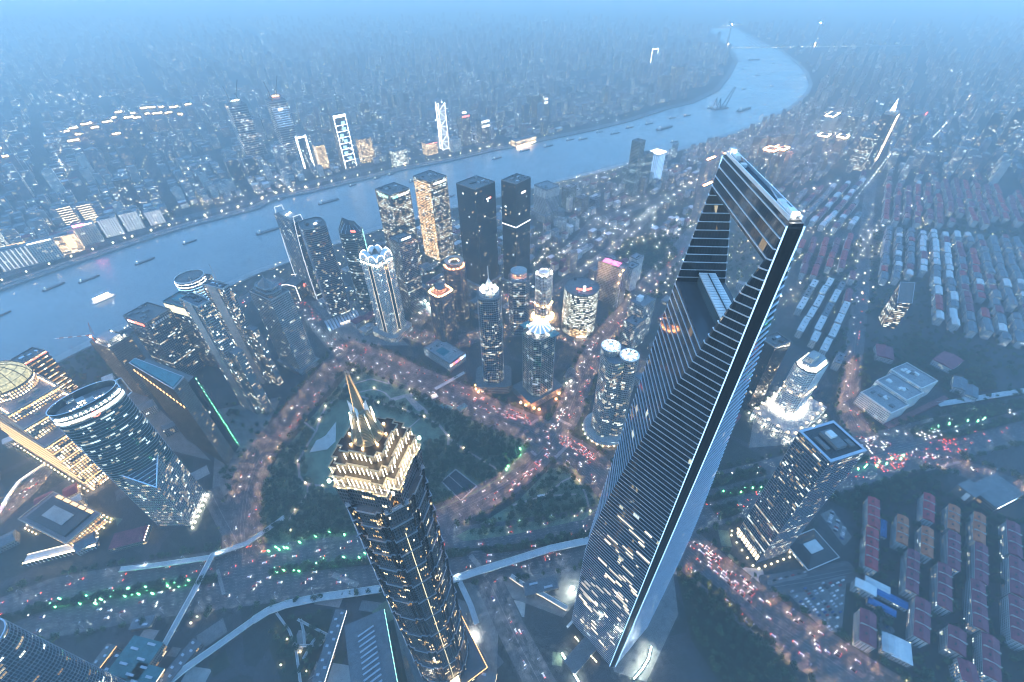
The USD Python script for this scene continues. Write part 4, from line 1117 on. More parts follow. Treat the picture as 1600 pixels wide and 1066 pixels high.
# round tower with bright mast crown
cx_, cy_ = (np.float64(-32.99338408882182), np.float64(564.2420273517852))
R = (cx_, cy_, 21, 188)
t = tower('crown_tower', 'slim rounded dark tower with a blinding white mast crown', R, 'navy', poly=rounded(36, 36, 12), mull=3, par=0, plant=0)
dress(t, circle(15, 24), 188, 196, 'pale', 0, name='crown_drum')
for k in range(4):
    t_ = k * math.pi / 2 + .4
    MB().add([(13 * math.cos(t_), 13 * math.sin(t_), 188), (2 * math.cos(t_), 2 * math.sin(t_), 188), (1 * math.cos(t_), 1 * math.sin(t_), 214), (13 * math.cos(t_) - .6 * math.sin(t_), 13 * math.sin(t_) + .6 * math.cos(t_), 188), (2 * math.cos(t_) - .6 * math.sin(t_), 2 * math.sin(t_) + .6 * math.cos(t_), 188), (1 * math.cos(t_) - .6 * math.sin(t_), 1 * math.sin(t_) + .6 * math.cos(t_), 214)],
             [(0, 1, 2), (5, 4, 3), (0, 2, 5), (0, 5, 3)]).build('crown_fin', M['membrane'], t)
MB().bar((0, 0, 196), (0, 0, 234), .9).build('mast', M['membrane'], t)
lamps(t, 'crown_lamp', [(12 * math.cos(k * .8), 12 * math.sin(k * .8), 196.5) for k in range(8)] , 1.5, 'flood')
MB().prism(rounded(62, 54, 10), 0, 16).build('podium', M['brown'], t)
lamps(t, 'podium_lamp', [(-26, -28, 6), (-33, -10, 4), (-30, -20, 5)], 1.6, 'flood_orange')
cx_, cy_ = (np.float64(14.689832458587814), np.float64(715.1093961675826))
R = (cx_, cy_, 23, 122)
t = tower('disc_tower', 'square dark tower topped by a raised round disc with orange light', R, 'navy', poly=chamfered(38, 38, 8), mull=3.2, plant=2)
dress(t, chamfered(30, 30, 6), 122, 128, 'pale', 0, name='setback_storey')
MB().prism(circle(7, 14), 128, 135).build('disc_stem', M['dark'], t)
MB().prism(circle(15, 26), 135, 138).build('roof_disc', M['concrete'], t)
lamps(t, 'disc_lamp', [(9 * math.cos(k), 9 * math.sin(k), 131) for k in range(6)], .9, 'flood_orange')
R = (np.float64(65.3), np.float64(757.9), np.float64(44.1), np.float64(31.3), np.float64(29.8),104)
t = tower('gold_white_tower', 'white frame tower floodlit gold from its foot with lantern roof', R, 'hotel', poly=chamfered(R[3], R[4], 7), ledge=7.0, ld=.5, lh=.7, mull=4.2, mat2='white', plant=0)
dress(t, circle(R[3] * .3, 14), 104, 110, 'hotel', 0, name='lantern')
MB().prism(circle(R[3] * .33, 14), 110, 114, top=circle(2, 14)).build('lantern_roof', M['membrane'], t)
lamps(t, 'roof_lamp', [(x, y, 106) for x, y in chamfered(R[3] - 4, R[4] - 4, 6)], 1.2, 'flood')
lamps(t, 'foot_lamp', edge_pts(chamfered(R[3], R[4], 7), 6, 2, 5), 1.5, 'flood_hot', 24)
lamps(t, 'wall_lamp', edge_pts(chamfered(R[3], R[4], 7), 9, 36, 1.6), .8, 'flood_hot', 16)
R = (np.float64(134.2), np.float64(719.6), np.float64(33.3),97)
t = tower('round_office', 'broad round office tower full of lit windows, red rooftop sign', R, 'lit_office', poly=circle(R[2], 36), ledge=4, ld=.35, lh=.8, mull=5, mat2='dark', plant=5)
MB().box((2, -R[2] * .55, 99), (5, 1.2, 11)).build('sign_pillar', M['glow_white'], t)
for sx in (-1, 1):
    MB().box((2 + sx * 9, -R[2] * .5, 100), (11, 1, 4), sx * 18).build('sign_panel', M['glow_red'], t)
lamps(t, 'entrance_lamp', [(-6 + 4 * k, -R[2] - 3, 3) for k in range(5)], 1.3, 'flood_gold')
dress(t, circle(R[2] + 1.2, 12, a0=-2.2, a1=-1.2), 0, 20, 'banded_warm', 0, name='entrance_bay', cap=False)
R = (np.float64(213.7), np.float64(814.7), np.float64(51.9), np.float64(50.6), np.float64(29.3),95)
t = tower('roof_slab', 'dark slab tower with a pink lit roof and amber corner pillar', (R[0], R[1], R[2], 24, 58, 92), 'brown', plant=3, mull=3)
MB().box((0, 4, 92), (16, 36, 1)).build('roof_light', M['glow_pink'], t)
MB().box((-14, -24, 0), (6, 7, 98)).build('corner_pillar', M['pale'], t)
lamps(t, 'pillar_lamp', [(-17.4, -24, 60), (-17.4, -24, 80), (-14, -28, 90)], 1.2, 'flood_orange')
R = (np.float64(271.4), np.float64(867.3), np.float64(42.3), np.float64(35.7), np.float64(24.0),60)
for lab, dx, dy in (('pale stepped apartment block, left of two beside the market', -12, -4), ('pale stepped apartment block, right of two beside the market', 28, 12)):
    tower('apartment_block', lab, (*P2(R, dx, dy), R[2], 26, 20, 62), 'pale', ledge=3, mull=3.6, mat2='white', plant=3, cat='apartment block')
# dark teal tower with the white fan roof
cx_, cy_ = (np.float64(42.595505799199714), np.float64(540.4567966127454))
R = (cx_, cy_, 27, 134)
t = tower('fan_tower', 'dark teal tower with a glowing white cone roof and teal canopies', R, 'teal', poly=[turned([p], 35)[0] for p in chamfered(44, 44, 9)], mull=4, plant=0)
MB().prism(circle(17, 24), 134, 141).build('cone_drum', M['pale'], t)
MB().prism(circle(17.5, 24), 141, 152, top=circle(1.2, 24)).build('cone_roof', M['membrane'], t)
for k in range(12):
    a_ = k * math.pi / 6
    MB().bar((17.7 * math.cos(a_), 17.7 * math.sin(a_), 141.2), (1.3 * math.cos(a_), 1.3 * math.sin(a_), 152.4), .5).build('roof_rib', M['glow_white'], t)
lamps(t, 'roof_lamp', [(20 * math.cos(k * .9), 20 * math.sin(k * .9), 137) for k in range(7)], 1.2, 'flood')
for sx in (-1, 1):
    MB().prism(rect(16, 12, 35, sx * 20, -12 * sx), 136, 137).build('canopy', M['teal_roof'], t)
MB().prism(rect(70, 52, 35), 0, 14).build('podium', M['brown'], t)
lamps(t, 'podium_lamp', [(-30, -30, 5), (-22, -36, 5), (-8, -42, 4), (0, -45, 4), (30, -22, 4), (36, -10, 4)], 1.5, 'flood_orange')
# curved shell hall
t = thing('shell_hall', 'small curved shell roofed hall beside the teal fan tower', 'hall', (*(np.float64(89.8093335694191), np.float64(570.7395606715035)), 0), 30); claim((*(np.float64(89.8093335694191), np.float64(570.7395606715035)), 16, 10))
for k in range(10):
    a_ = -1.3 + 2.6 * k / 9
    MB().line([(22 * math.sin(b) * math.cos(a_ * .2), 12 * math.sin(a_) * math.sin(b) , 14 * math.cos(a_) * math.sin(b) + .5) for b in np.linspace(.15, 2.99, 9)], 3.4, .5).build('roof_panel', M['concrete'], t)
lamps(t, 'entrance_lamp', [(-14, -12, 3), (-4, -15, 3), (6, -14, 3)], 1.3, 'flood')
# twin drum tower
cx_, cy_ = (np.float64(143.81792057583883), np.float64(454.17055779824534))
R = (cx_, cy_, 26, 158)
t = tower('twin_drum_tower', 'grey tower with two round lantern drums glowing on top', R, 'lattice', poly=[turned([p], 20)[0] for p in rounded(40, 34, 9)], ledge=4, mull=3.4, mat2='concrete', plant=0)
for k, (x, y) in enumerate(((-10, 7), (13, -6))):
    dress(t, circle(13, 24, x, y), 0 if k else 150, 168 - 6 * k, 'lattice', 4, .3, .4, 3, 'concrete', name='drum')
    MB().ring(circle(10, 24, x, y), 168 - 6 * k, 3.2, 1.0).build('drum_ring', M['membrane'], t)
    MB().prism(circle(6, 18, x, y), 168 - 6 * k, 172 - 6 * k, top=circle(2, 18, x, y)).build('drum_cap', M['membrane'], t)
    lamps(t, 'drum_lamp', [(x + 8.6 * math.cos(q_ * .78), y + 8.6 * math.sin(q_ * .78), 169 - 6 * k) for q_ in range(8)], .9, 'flood')
MB().ring(circle(30, 30, 0, 0), 6, 5, 1.0).build('podium_ring', M['concrete'], t)
dress(t, circle(32, 30), 0, 9, 'cream', 0, name='podium')
lamps(t, 'podium_lamp', [(34.5 * math.cos(a_), 34.5 * math.sin(a_), 3) for a_ in np.linspace(2.4, 5.2, 12)], 1.1, 'flood_gold')
# grey office complex behind the tall tower
R = (np.float64(245.2), np.float64(688.9), np.float64(43.3), np.float64(40.5), np.float64(29.0),85)
t = tower('white_top_office', 'grey stone office tower with a white rooftop block left of the tall tower', R, 'lattice', ledge=4, mull=4, mat2='concrete', plant=6)
MB().box((-5, 4, 85), (10, 9, 9)).build('penthouse', M['white'], t)
R = (np.float64(231.6), np.float64(664.6), np.float64(42.5), np.float64(41.8), np.float64(24.9),60)
tower('white_top_office', 'lower grey stone office wing with paired lift towers', R, 'lattice', ledge=4, mull=4, mat2='concrete', plant=5)
# --- right side
cx_, cy_ = (np.float64(430.1582020823684), np.float64(490.1172177957687))
hz_ = math.degrees(math.atan2(np.float64(45.62129205178013), np.float64(75.84934350570194)))
R = (np.float64(442.8), np.float64(485.3), np.float64(35.1), np.float64(51.3), np.float64(31.5),107)
t = tower('hotel_tower', 'white floodlit hotel tower with a stepped crown and bright podium', R, 'hotel', poly=chamfered(R[3], R[4], 8), ledge=3.5, ld=.5, lh=.9, mull=3.2, mat2='white', plant=0)
w_, d_ = R[3], R[4]
dress(t, chamfered(w_ * .78, d_ * .7, 6), 107, 115, 'hotel', 0, name='setback_storey')
dress(t, rect(w_ * .4, d_ * .34, 0, -w_ * .1, d_ * .06), 115, 125, 'hotel', 0, name='penthouse')
for k in range(4):
    MB().box((w_ * .12 + k * 3.2, 1, 115), (2.4, 3, 2.2)).build('roof_plant', M['grey'], t)
lamps(t, 'crown_lamp', edge_pts(chamfered(w_ * .86, d_ * .8, 6), 5, 108), 1.2, 'flood', 36)
pp = MB().prism(rect(w_ + 50, d_ + 34, 0, -6, -6), 0, 16).build('podium', M['hotel'], t)
lamps(t, 'podium_lamp', edge_pts(rect(w_ + 46, d_ + 30, 0, -6, -6), 14, 17.0), 1.0, 'flood_gold', 30)
lamps(t, 'foot_lamp', edge_pts(rect(w_ + 50, d_ + 34, 0, -6, -6), 16, 3, 5), 1.0, 'flood', 24)
lamps(t, 'wall_flood', edge_pts(chamfered(w_, d_, 8), 7, 17.5, 5), 1.4, 'flood', 30)
lamps(t, 'wall_lamp', edge_pts(chamfered(w_, d_, 8), 9, 62, 1.4), .8, 'flood_gold', 24)
R = (np.float64(307.0), np.float64(268.7), np.float64(16.6), np.float64(42.0), np.float64(37.6),206)
t = tower('grid_tower', 'glass grid tower with an open framed rooftop, right of the tallest tower', R, 'navy', ledge=4, ld=.35, lh=.5, mull=4.4, mat2='metal', plant=0, par=0)
w_, d_ = R[3], R[4]
MB().ring(grow(rect(w_, d_), -2.2), 206, 2.8, 1.0).build('roof_rim', M['metal'], t)
MB().ring(grow(rect(w_, d_), -2.6), 201.5, .6, 5.2).build('parapet', M['dark'], t)
MB().prism(rect(w_ - 5, d_ - 5), 206, 206.3).build('roof_deck', M['dark'], t)
for x, y, a_, b_, z in ((0, 0, w_ * .28, d_ * .55, 4), (0, d_ * .1, w_ * .16, d_ * .2, 6.5), (-w_ * .3, 0, 4, d_ * .4, 2), (w_ * .28, -d_ * .2, 5, 8, 2.5)):
    MB().box((x, y, 206.3), (a_, b_, z)).build('roof_plant', M['grey' if z != 6.5 else 'white'], t)
for k in range(9):
    MB().box((-w_ / 2 - .6 + .2, -d_ / 2 + 3 + k * 4.2, 6), (.6, 2.6, 10)).build('lobby_light', M['glow_warm'], t)
lamps(t, 'foot_lamp', edge_pts(rect(w_, d_), 9, 1, 6), .9, 'lamp_gold', 24)
R = (np.float64(388.8), np.float64(505.9), np.float64(23.9), np.float64(32.3), np.float64(25.7),135)
tower('dark_slab_tower', 'plain dark tower half hidden behind the right flank of the trapezoid tower', R, 'black_glass', ledge=4, mull=4, mat2='dark_steel', plant=4)
# white L shaped office
wo = (np.float64(629.3), np.float64(508.0), np.float64(22.9), np.float64(130.1), np.float64(49.6),30)
t = thing('courtyard_office', 'long white gridded office of three stepped wings by the crossing', 'office building', (wo[0], wo[1], 0), wo[2]); claim(wo)
for k, (x, h_) in enumerate(((-.33, 26), (0, 30), (.33, 33))):
    pl = rect(wo[3] * .32, wo[4], 0, x * wo[3], (k - 1) * 6)
    dress(t, pl, 0, h_, 'pale', 3.6, .4, .8, 2.8, 'white', name='wing')
    MB().ring(grow(pl, -1), h_, 1.0, 1.4).build('parapet', M['white'], t)
    for j in range(6):
        MB().box((x * wo[3] + RNG.uniform(-6, 6), (k - 1) * 6 + RNG.uniform(-.35, .35) * wo[4], h_), (RNG.uniform(3, 8), RNG.uniform(3, 8), RNG.uniform(1.5, 3.5))).build('roof_plant', M[RNG.choice(['concrete', 'white', 'grey'])], t)
MB().prism(rect(wo[3] * 1.15, 8, 0, 6, -wo[4] / 2 - 12), 0, 6).build('shop_row', M['red_roof'], t)
# leaning dark wedge
q4 = [[715.8,693.5],[793.0,731.0],[784.6,717.6],[707.2,666.6]]
c_ = np.mean(q4, 0); claim((c_[0], c_[1], 30, 80))
R = (np.float64(759.0), np.float64(714.5), np.float64(67.4), np.float64(29.3), np.float64(51.5),75)
t = thing('fin_tower', 'dark slanted office slab rising among the red roofed housing', 'tower', (R[0], R[1], 0), R[2])
lp = rect(max(R[3], 34), 22); tp = [(x * .98, y * .5) for x, y in lp]
MB().prism(lp, 0, [62, 88, 84, 58], v0=.01).build('wall', M['banded'], t)
lm = MB()
for z in np.arange(4, 58, 4.0):
    lm.ring(lp, z, .4, .9)
lm.build('floor_ledges', M['dark'], t, kind='stuff')
MB().line([(*lp[0], 62.5), (*lp[1], 88.5), (*lp[2], 84.5), (*lp[3], 58.5), (*lp[0], 62.5)], .8).build('roof_edge', M['metal'], t)
# --- bottom left: banded glass tower reaching out of the frame
bl = [[-494.1,147.7],[-502.8,182.3],[-456.9,170.4],[-429.9,125.3]]
t = thing('ribbed_tower', 'ribbed glass tower with scattered lit strips in the near left corner', 'tower', (*(np.float64(-418.8681052064445), np.float64(113.59116891582654)), 0), -14)
dress(t, rounded(84, 50, 14), 0, 190, 'navy', 4, .35, .4, 1.9, 'metal')
roofing(t, rounded(84, 50, 14), 190, 2, 'metal', 5)
claim((*(np.float64(-418.8681052064445), np.float64(113.59116891582654)), 44, 96))

# ---------------------------------------------------------------- housing and the wider city
def house_wall(name, wall, lit=.07, es=.35, fw=3.0, fh=3.0, roof=(.13, .13, .13), isl=False, **k):
    return facade(name, wall, (.035, .045, .055), fw=fw, fh=fh, ww=.5, wh=.5, lit=lit, es=es, roof=roof, island=isl, **k)


M['flat_grey'] = house_wall('flat_grey', (.38, .39, .39))
M['flat_cream'] = house_wall('flat_cream', (.42, .41, .39))
M['roof_red'] = plain('roof_red', (.34, .05, .06), .8, var=.25, scale=.1)
M['roof_plum'] = plain('roof_plum', (.2, .055, .075), .8, var=.25, scale=.1)
M['roof_rust'] = plain('roof_rust', (.42, .13, .06), .8, var=.25, scale=.1)
M['roof_slate'] = plain('roof_slate', (.12, .145, .165), .8, var=.25, scale=.1)
M['roof_pale'] = plain('roof_pale', (.5, .5, .49), .8, var=.2, scale=.1)
ROOFN = {'roof_red': 'red', 'roof_plum': 'plum', 'roof_rust': 'rusty orange', 'roof_slate': 'slate grey', 'roof_pale': 'pale flat'}
HOUSES = []


def slab(cx, cy, ang, L, depth, h, roofm, wallm, label, group, units=None, flat=False, full=True):
    t = thing('apartment_house', label, 'apartment block', (cx, cy, 0), ang, group)
    p = rect(L, depth)
    MB().prism(p, 0, h, u0=RNG.uniform(0, 900), v0=.01).build('walls', M[wallm], t)
    FOOT.append(Polygon(rect(L, depth, ang, cx, cy)).buffer(3))
    if flat:
        r = MB().prism(grow(p, .3), h, h + .7).build('roof', M[roofm], t)
        n = max(1, int(L / 14))
        for k in range(n):
            MB().box((-L / 2 + L * (k + .5) / n, 0, h + .7), (4.2, 3.6, 2.4)).build('stair_head', M[roofm], t)
        return t
    q = grow(p, .7); rg = [(-L / 2 - .2, 0), (L / 2 + .2, 0)]
    rm = MB(); hr = depth * .24
    (a0, a1), (b0, b1), (c0, c1), (d0, d1) = q
    rm.quad((a0, a1, h), (b0, b1, h), (*rg[1], h + hr), (*rg[0], h + hr)); rm.quad((c0, c1, h), (d0, d1, h), (*rg[0], h + hr), (*rg[1], h + hr))
    rm.add([(a0, a1, h), (*rg[0], h + hr), (d0, d1, h)], [[0, 1, 2]]); rm.add([(b0, b1, h), (c0, c1, h), (*rg[1], h + hr)], [[0, 1, 2]])
    r = rm.build('roof', M[roofm], t)
    if full:
        n = units or max(1, int(L / 13))
        for k in range(1, n):
            x = -L / 2 + L * k / n
            MB().box((x, 0, h), (.5, depth + .6, hr + .35)).build('party_wall', M['concrete'], t)
        for k in range(n):
            x = -L / 2 + L * (k + .5) / n
            MB().box((x, -depth * .16, h + hr * .55), (2.4, 1.6, 1.0)).build('dormer', M['dark'], r)
    return t


# big slabs in the near right corner
NEAR_SLABS = [((np.float64(461.2), np.float64(298.8),-122.5,45.5), 'roof_red', 12, 'red gabled block, upper of the pair beside the walled car park'), ((np.float64(429.9), np.float64(253.0),-123.5,56.1), 'roof_red', 12, 'bright red gabled block, lower of the pair beside the walled car park'),
 ((np.float64(482.0), np.float64(275.3),-126.0,42.4), 'roof_rust', 11, 'short rusty roofed block beside the blue shed roof'), ((np.float64(536.3), np.float64(304.5),-127.7,44.3), 'roof_red', 11, 'red roofed block at the upper edge of the lower estate'),
 ((np.float64(501.7), np.float64(259.9),-126.9,42.1), 'roof_rust', 11, 'rusty roofed block below the red one at the upper edge'), ((np.float64(557.0), np.float64(289.4),-129.2,40.5), 'roof_rust', 11, 'orange roofed block, first of the fourth column'),
 ((np.float64(525.8), np.float64(248.7),-128.4,53.2), 'roof_plum', 11, 'plum roofed block, second of the fourth column'), ((np.float64(578.5), np.float64(276.0),-130.0,47.0), 'roof_rust', 11, 'orange roofed block, first of the fifth column'),
 ((np.float64(546.3), np.float64(233.7),-129.4,54.5), 'roof_plum', 11, 'plum roofed block, second of the fifth column'), ((np.float64(460.6), np.float64(226.3),-126.9,55.9), 'roof_plum', 11, 'long plum roofed block facing the white and blue workshop'),
 ((np.float64(484.6), np.float64(209.1),-127.2,56.7), 'roof_plum', 12, 'long plum roofed block, third of the fourth column'), ((np.float64(507.6), np.float64(189.3),-126.5,58.5), 'roof_plum', 12, 'longest plum roofed block, third of the fifth column'),
 ((np.float64(609.1), np.float64(261.3),-128.7,51.4), 'roof_plum', 12, 'plum roofed block, upper one at the right picture edge'), ((np.float64(574.0), np.float64(217.7),-129.9,51.5), 'roof_plum', 12, 'plum roofed block, middle one at the right picture edge'),
 ((np.float64(435.5), np.float64(176.1),-127.6,46.8), 'roof_plum', 13, 'plum roofed block with white chimneys beside the blue sheds'), ((np.float64(372.7), np.float64(169.3),-122.5,35.4), 'roof_plum', 14, 'single plum roofed block standing on the yard by the road'),
 ((np.float64(457.1), np.float64(156.0),-129.0,26.5), 'roof_plum', 14, 'small plum roofed block sunk among dark trees'), ((np.float64(480.4), np.float64(141.1),-127.8,44.6), 'roof_plum', 13, 'plum roofed block, last of the fifth column'),
 ((np.float64(447.7), np.float64(128.7),-116.6,19.3), 'roof_plum', 14, 'plum roofed block cut by the lower picture edge'), ((np.float64(536.7), np.float64(173.9),-128.6,53.3), 'roof_plum', 13, 'plum roofed block, lowest one at the right picture edge'),
 ((np.float64(591.5), np.float64(204.5),-131.2,70.7), 'roof_plum', 12, 'plum roofed block beyond the right picture edge')]
for (cx, cy, an, L), rm, dp, lab in NEAR_SLABS:
    slab(cx, cy, an, L, dp, 17, rm, 'flat_grey', lab, None)


LANDMARKS = [('the white tower', -240, 717), ('the round office', 134, 720), ('the pink roofed slab', 214, 815), ('the finned river block', 105, 1247), ('the river bend pair', 410, 1440), ('the pale market blocks', 271, 867), ('the twin drum tower', 143.8, 454.2),
             ('the floodlit hotel', 442, 484), ('the slanted dark slab', 760, 714), ('the courtyard office', 629, 508), ('the striped spire', 1277.1, 1619.3), ('the mauve slab towers', 613.1, 1368.2),
             ('the quay buildings', -1207.2, 1156.0), ('the line lit hotel', -1293.2, 1307.1), ('the unfinished towers', -987.9, 1998.0), ('the lattice tower', -269.6, 1999.7), ('the terminal hall', 65.5, 2044.4),
             ('the upriver twin blocks', 153.2, 2529.1), ('the lone quay tower', -1250.7, 1482.3), ('the violet lit tower', -612.8, 1771.9), ('the amber crowned towers', -1671.0, 2133.6), ('the plum sports hall', 799.3, 602.6),
             ('the domed tower', -598, 390), ('the drum tower', -450, 331), ('the sail tower', -444, 860), ('the amber banded tower', -181, 1033), ('the black pair', -30, 900), ('the stone pyramid tower', -397, 624), ('the fan tower', 40, 540), ('the trapezoid tower', 101, 181), ('the red roofed tower', 1672.4, 1971.3), ('the lit roofed tower', 1445.1, 1610.3)]


def by(p):
    nm, x, y = min(LANDMARKS, key=lambda q: math.hypot(q[1] - p[0], q[2] - p[1]))
    a = math.atan2(x, y); dx, dy = p[0] - x, p[1] - y
    side, far_ = dx * math.cos(a) - dy * math.sin(a), dx * math.sin(a) + dy * math.cos(a)
    d = math.hypot(dx, dy); how = 'close' if d < 110 else 'some way' if d < 280 else 'far'
    return '%s %s %s' % (how, ('right of' if side > 0 else 'left of') if abs(side) > abs(far_) else ('behind' if far_ > 0 else 'in front of'), nm)


TONE = {'flat_grey': 'grey', 'flat_cream': 'cream', 'far_tower': 'grey windowed', 'far_plum': 'mauve', 'far_dark': 'dark', 'pale': 'pale', 'stone_grid': 'stone', 'brown': 'brown'}


ORD = 'first second third fourth fifth sixth seventh eighth ninth tenth eleventh twelfth'.split()


def ordinal(n):
    return ORD[n - 1] if n <= 12 else '%d%s' % (n, 'th' if 10 < n % 100 < 14 else {1: 'st', 2: 'nd', 3: 'rd'}.get(n % 10, 'th'))


def claimed(poly, blocks):
    return any(poly.intersects(b) for b in blocks)


def estate(region, ang, spacing, depth, hrange, lens, roofs, label, group, wallm='flat_grey', flat=False, gap=7, jit=2.0, skip=.04, limit=999, full=False):
    """parallel rows of slabs filling a region"""
    reg = Polygon(region).buffer(0); pr = prep(reg.buffer(-3))
    pblk = [b for b in BLOCKED + FOOT if b.intersects(reg)]
    a = math.radians(ang); e = np.array([math.cos(a), math.sin(a)]); n = np.array([-e[1], e[0]])
    c = np.array(reg.centroid.coords[0]); R_ = math.sqrt(reg.area) * 1.6
    out = 0; i0 = int(-R_ / spacing)
    for i in range(int(-R_ / spacing), int(R_ / spacing) + 1):
        s = -R_ + RNG.uniform(0, 20)
        rm_row = RNG.choice(roofs); nth = 0
        while s < R_ and out < limit:
            L = RNG.uniform(*lens)
            p = c + n * (i * spacing + RNG.uniform(-jit, jit)) + e * (s + L / 2)
            q = Polygon(rect(L, depth, ang, *p))
            if pr.contains(q) and not claimed(q, pblk) and RNG.random() > skip:
                nth += 1
                rm = rm_row if RNG.random() < .6 else RNG.choice(roofs)
                size = 'short' if L < lens[0] + (lens[1] - lens[0]) * .33 else 'long' if L > lens[0] + (lens[1] - lens[0]) * .7 else 'mid length'
                slab(*p, ang, L, depth, RNG.uniform(*hrange), rm, wallm, '%s %s roofed block, %s along the %s row of %s' % (size, ROOFN[rm], ordinal(nth), ordinal(i - i0 + 1), label), group, flat=flat, full=full)
                out += 1
            s += L + gap
    return out


ED = 54.7
N1 = estate([(648.1,875.8),(766.7,871.8),(700.2,726.8),(581.3,545.4),(539.9,487.5),(519.9,641.1)], 49, 24, 11, (15, 18), (34, 62), ['roof_pale', 'roof_pale', 'roof_pale', 'roof_slate'], 'the white estate', 'white estate blocks', 'flat_cream', flat=True)
N2 = estate([(743.1,1061.3),(916.1,1083.7),(756.0,794.4),(696.3,737.9),(653.5,886.8)], ED, 24, 11, (16, 19), (30, 58), ['roof_plum', 'roof_red', 'roof_plum'], 'the red roofed estate', 'red estate rows')
N3 = estate([(989.2,1126.6),(1352.2,1066.5),(1152.6,781.7),(983.3,601.1),(896.5,630.6),(808.6,702.1),(929.4,852.7),(765.5,794.0)], ED, 24.5, 11.5, (16, 20), (18, 38), ['roof_plum', 'roof_pale', 'roof_slate', 'roof_red', 'roof_slate', 'roof_slate'], 'the dense estate', 'dense estate rows')
N4 = estate([(1191.8,1437.8),(1494.3,1463.1),(1640.0,1281.2),(1430.5,1078.2),(998.9,1142.1)], ED, 25, 12, (16, 20), (24, 48), ['roof_plum', 'roof_plum', 'roof_red'], 'the far plum estate', 'far estate rows')
N5 = estate([(894.6,1407.9),(1200.4,1495.6),(946.2,1105.1),(757.4,1090.0)], 47, 28, 12, (14, 18), (24, 46), ['roof_plum', 'roof_pale', 'roof_slate'], 'the loose mixed estate', 'loose estate rows')

# single small buildings of the lower right
t = thing('guard_pavilion', 'dark hip roofed pavilion with a pale square skylight beside the car park', 'pavilion', (*(np.float64(363.406288642916), np.float64(258.1318089550814)), 0), 18); claim((*(np.float64(363.406288642916), np.float64(258.1318089550814)), 26, 8))
MB().prism(rect(44, 34), 0, 7).build('walls', M['pale'], t); MB().prism(rect(47, 37), 7, 13, top=rect(24, 16)).build('roof', M['dark'], t); MB().box((0, 0, 13), (19, 13, .5)).build('skylight', M['roof_pale'], t)
MB().ring(rect(47, 37), 6.6, .8, .6).build('eaves', M['white'], t)
for cx, cy, w, d, h, rm, an, lab in ((*(np.float64(397.78403703699485), np.float64(210.76672879351716)), 11, 20, 14, 'white', 54, 'small white flat roofed workshop block beside the blue sheds'), (*(np.float64(416.5987805591867), np.float64(214.92711667344588)), 24, 9, 8, 'white', -35, 'long white roofed shed touching the blue sheds'),
                                     (*(np.float64(420.4437591981429), np.float64(204.23740802283604)), 40, 9, 7, 'blue_roof', -36, 'long bright blue roofed shed'), (*(np.float64(408.45286770087154), np.float64(192.8174649761018)), 26, 8, 6, 'blue_roof', -36, 'shorter bright blue roofed shed nearest the yard'),
                                     (*(np.float64(391.6091185444303), np.float64(155.73279865910908)), 20, 14, 9, 'roof_pale', 60, 'grey ridged warehouse, left half of the pair'), (*(np.float64(399.8153269817218), np.float64(150.9965989318741)), 22, 18, 9, 'white', 60, 'white ridged warehouse, right half of the pair'),
                                     (*(np.float64(470.0804017767028), np.float64(283.2659758905512)), 26, 6, 5, 'blue_roof', 55, 'narrow blue roofed shed between the red blocks')):
    t = thing('shed', lab, 'shed', (cx, cy, 0), an); claim((cx, cy, an, w, d, h))
    MB().prism(rect(w, d), 0, h, v0=.01).build('walls', M['flat_grey'], t); MB().prism(grow(rect(w, d), .5), h, h + 1.4, top=rect(w, d * .3)).build('roof', M[rm], t)
for cx, cy, an, w, d, lab in ((*(np.float64(782.1804732248387), np.float64(589.6505442988523)), 30, 44, 30, 'plum roofed sports hall beside the dark playing field'), (*(np.float64(758.0357722989047), np.float64(530.8354440940693)), 50, 34, 18, 'blue grey roofed hall, left of two by the field corner'), (*(np.float64(763.0156896809424), np.float64(512.7104035980864)), 50, 32, 16, 'blue grey roofed hall, right of two by the field corner'), (*(np.float64(685.0079296934546), np.float64(614.6509427808683)), 60, 38, 26, 'square plum roofed hall on the school ground')):
    t = thing('hall', lab, 'hall', (cx, cy, 0), an); claim((cx, cy, an, w, d, 12))
    MB().prism(rect(w, d), 0, 11, v0=.01).build('walls', M['flat_grey'], t); MB().prism(grow(rect(w, d), .6), 11, 14, top=rect(w, .4)).build('roof', M['roof_plum' if 'plum' in lab else 'roof_slate'], t)
t = thing('sign_building', 'flat dark market building with a lit blue and white sign band', 'market building', (*(np.float64(645.3760807102207), np.float64(328.92430260485224)), 0), 20); claim((*(np.float64(645.3760807102207), np.float64(328.92430260485224)), 30, 14))
MB().prism(rect(56, 34), 0, 14, v0=.01).build('walls', M['brown'], t); MB().prism(rect(57, 35), 14, 14.8).build('roof', M['grey'], t)
for k in range(6):
    MB().box((-18 + k * 6, -17.6, 8), (5, .6, 4)).build('sign_panel', M['glow_blue' if k % 2 else 'glow_white'], t)
t = thing('sign_tower', 'dark stair block with an upright white lettered sign', 'market building', (*(np.float64(611.0520544042623), np.float64(329.61420884902367)), 0), 20); claim((*(np.float64(611.0520544042623), np.float64(329.61420884902367)), 14, 18))
MB().prism(rect(22, 20), 0, 18, v0=.01).build('walls', M['brown'], t); MB().prism(rect(23, 21), 18, 18.8).build('roof', M['grey'], t); MB().box((-11.5, -4, 4), (.6, 5, 13)).build('sign_panel', M['white'], t)

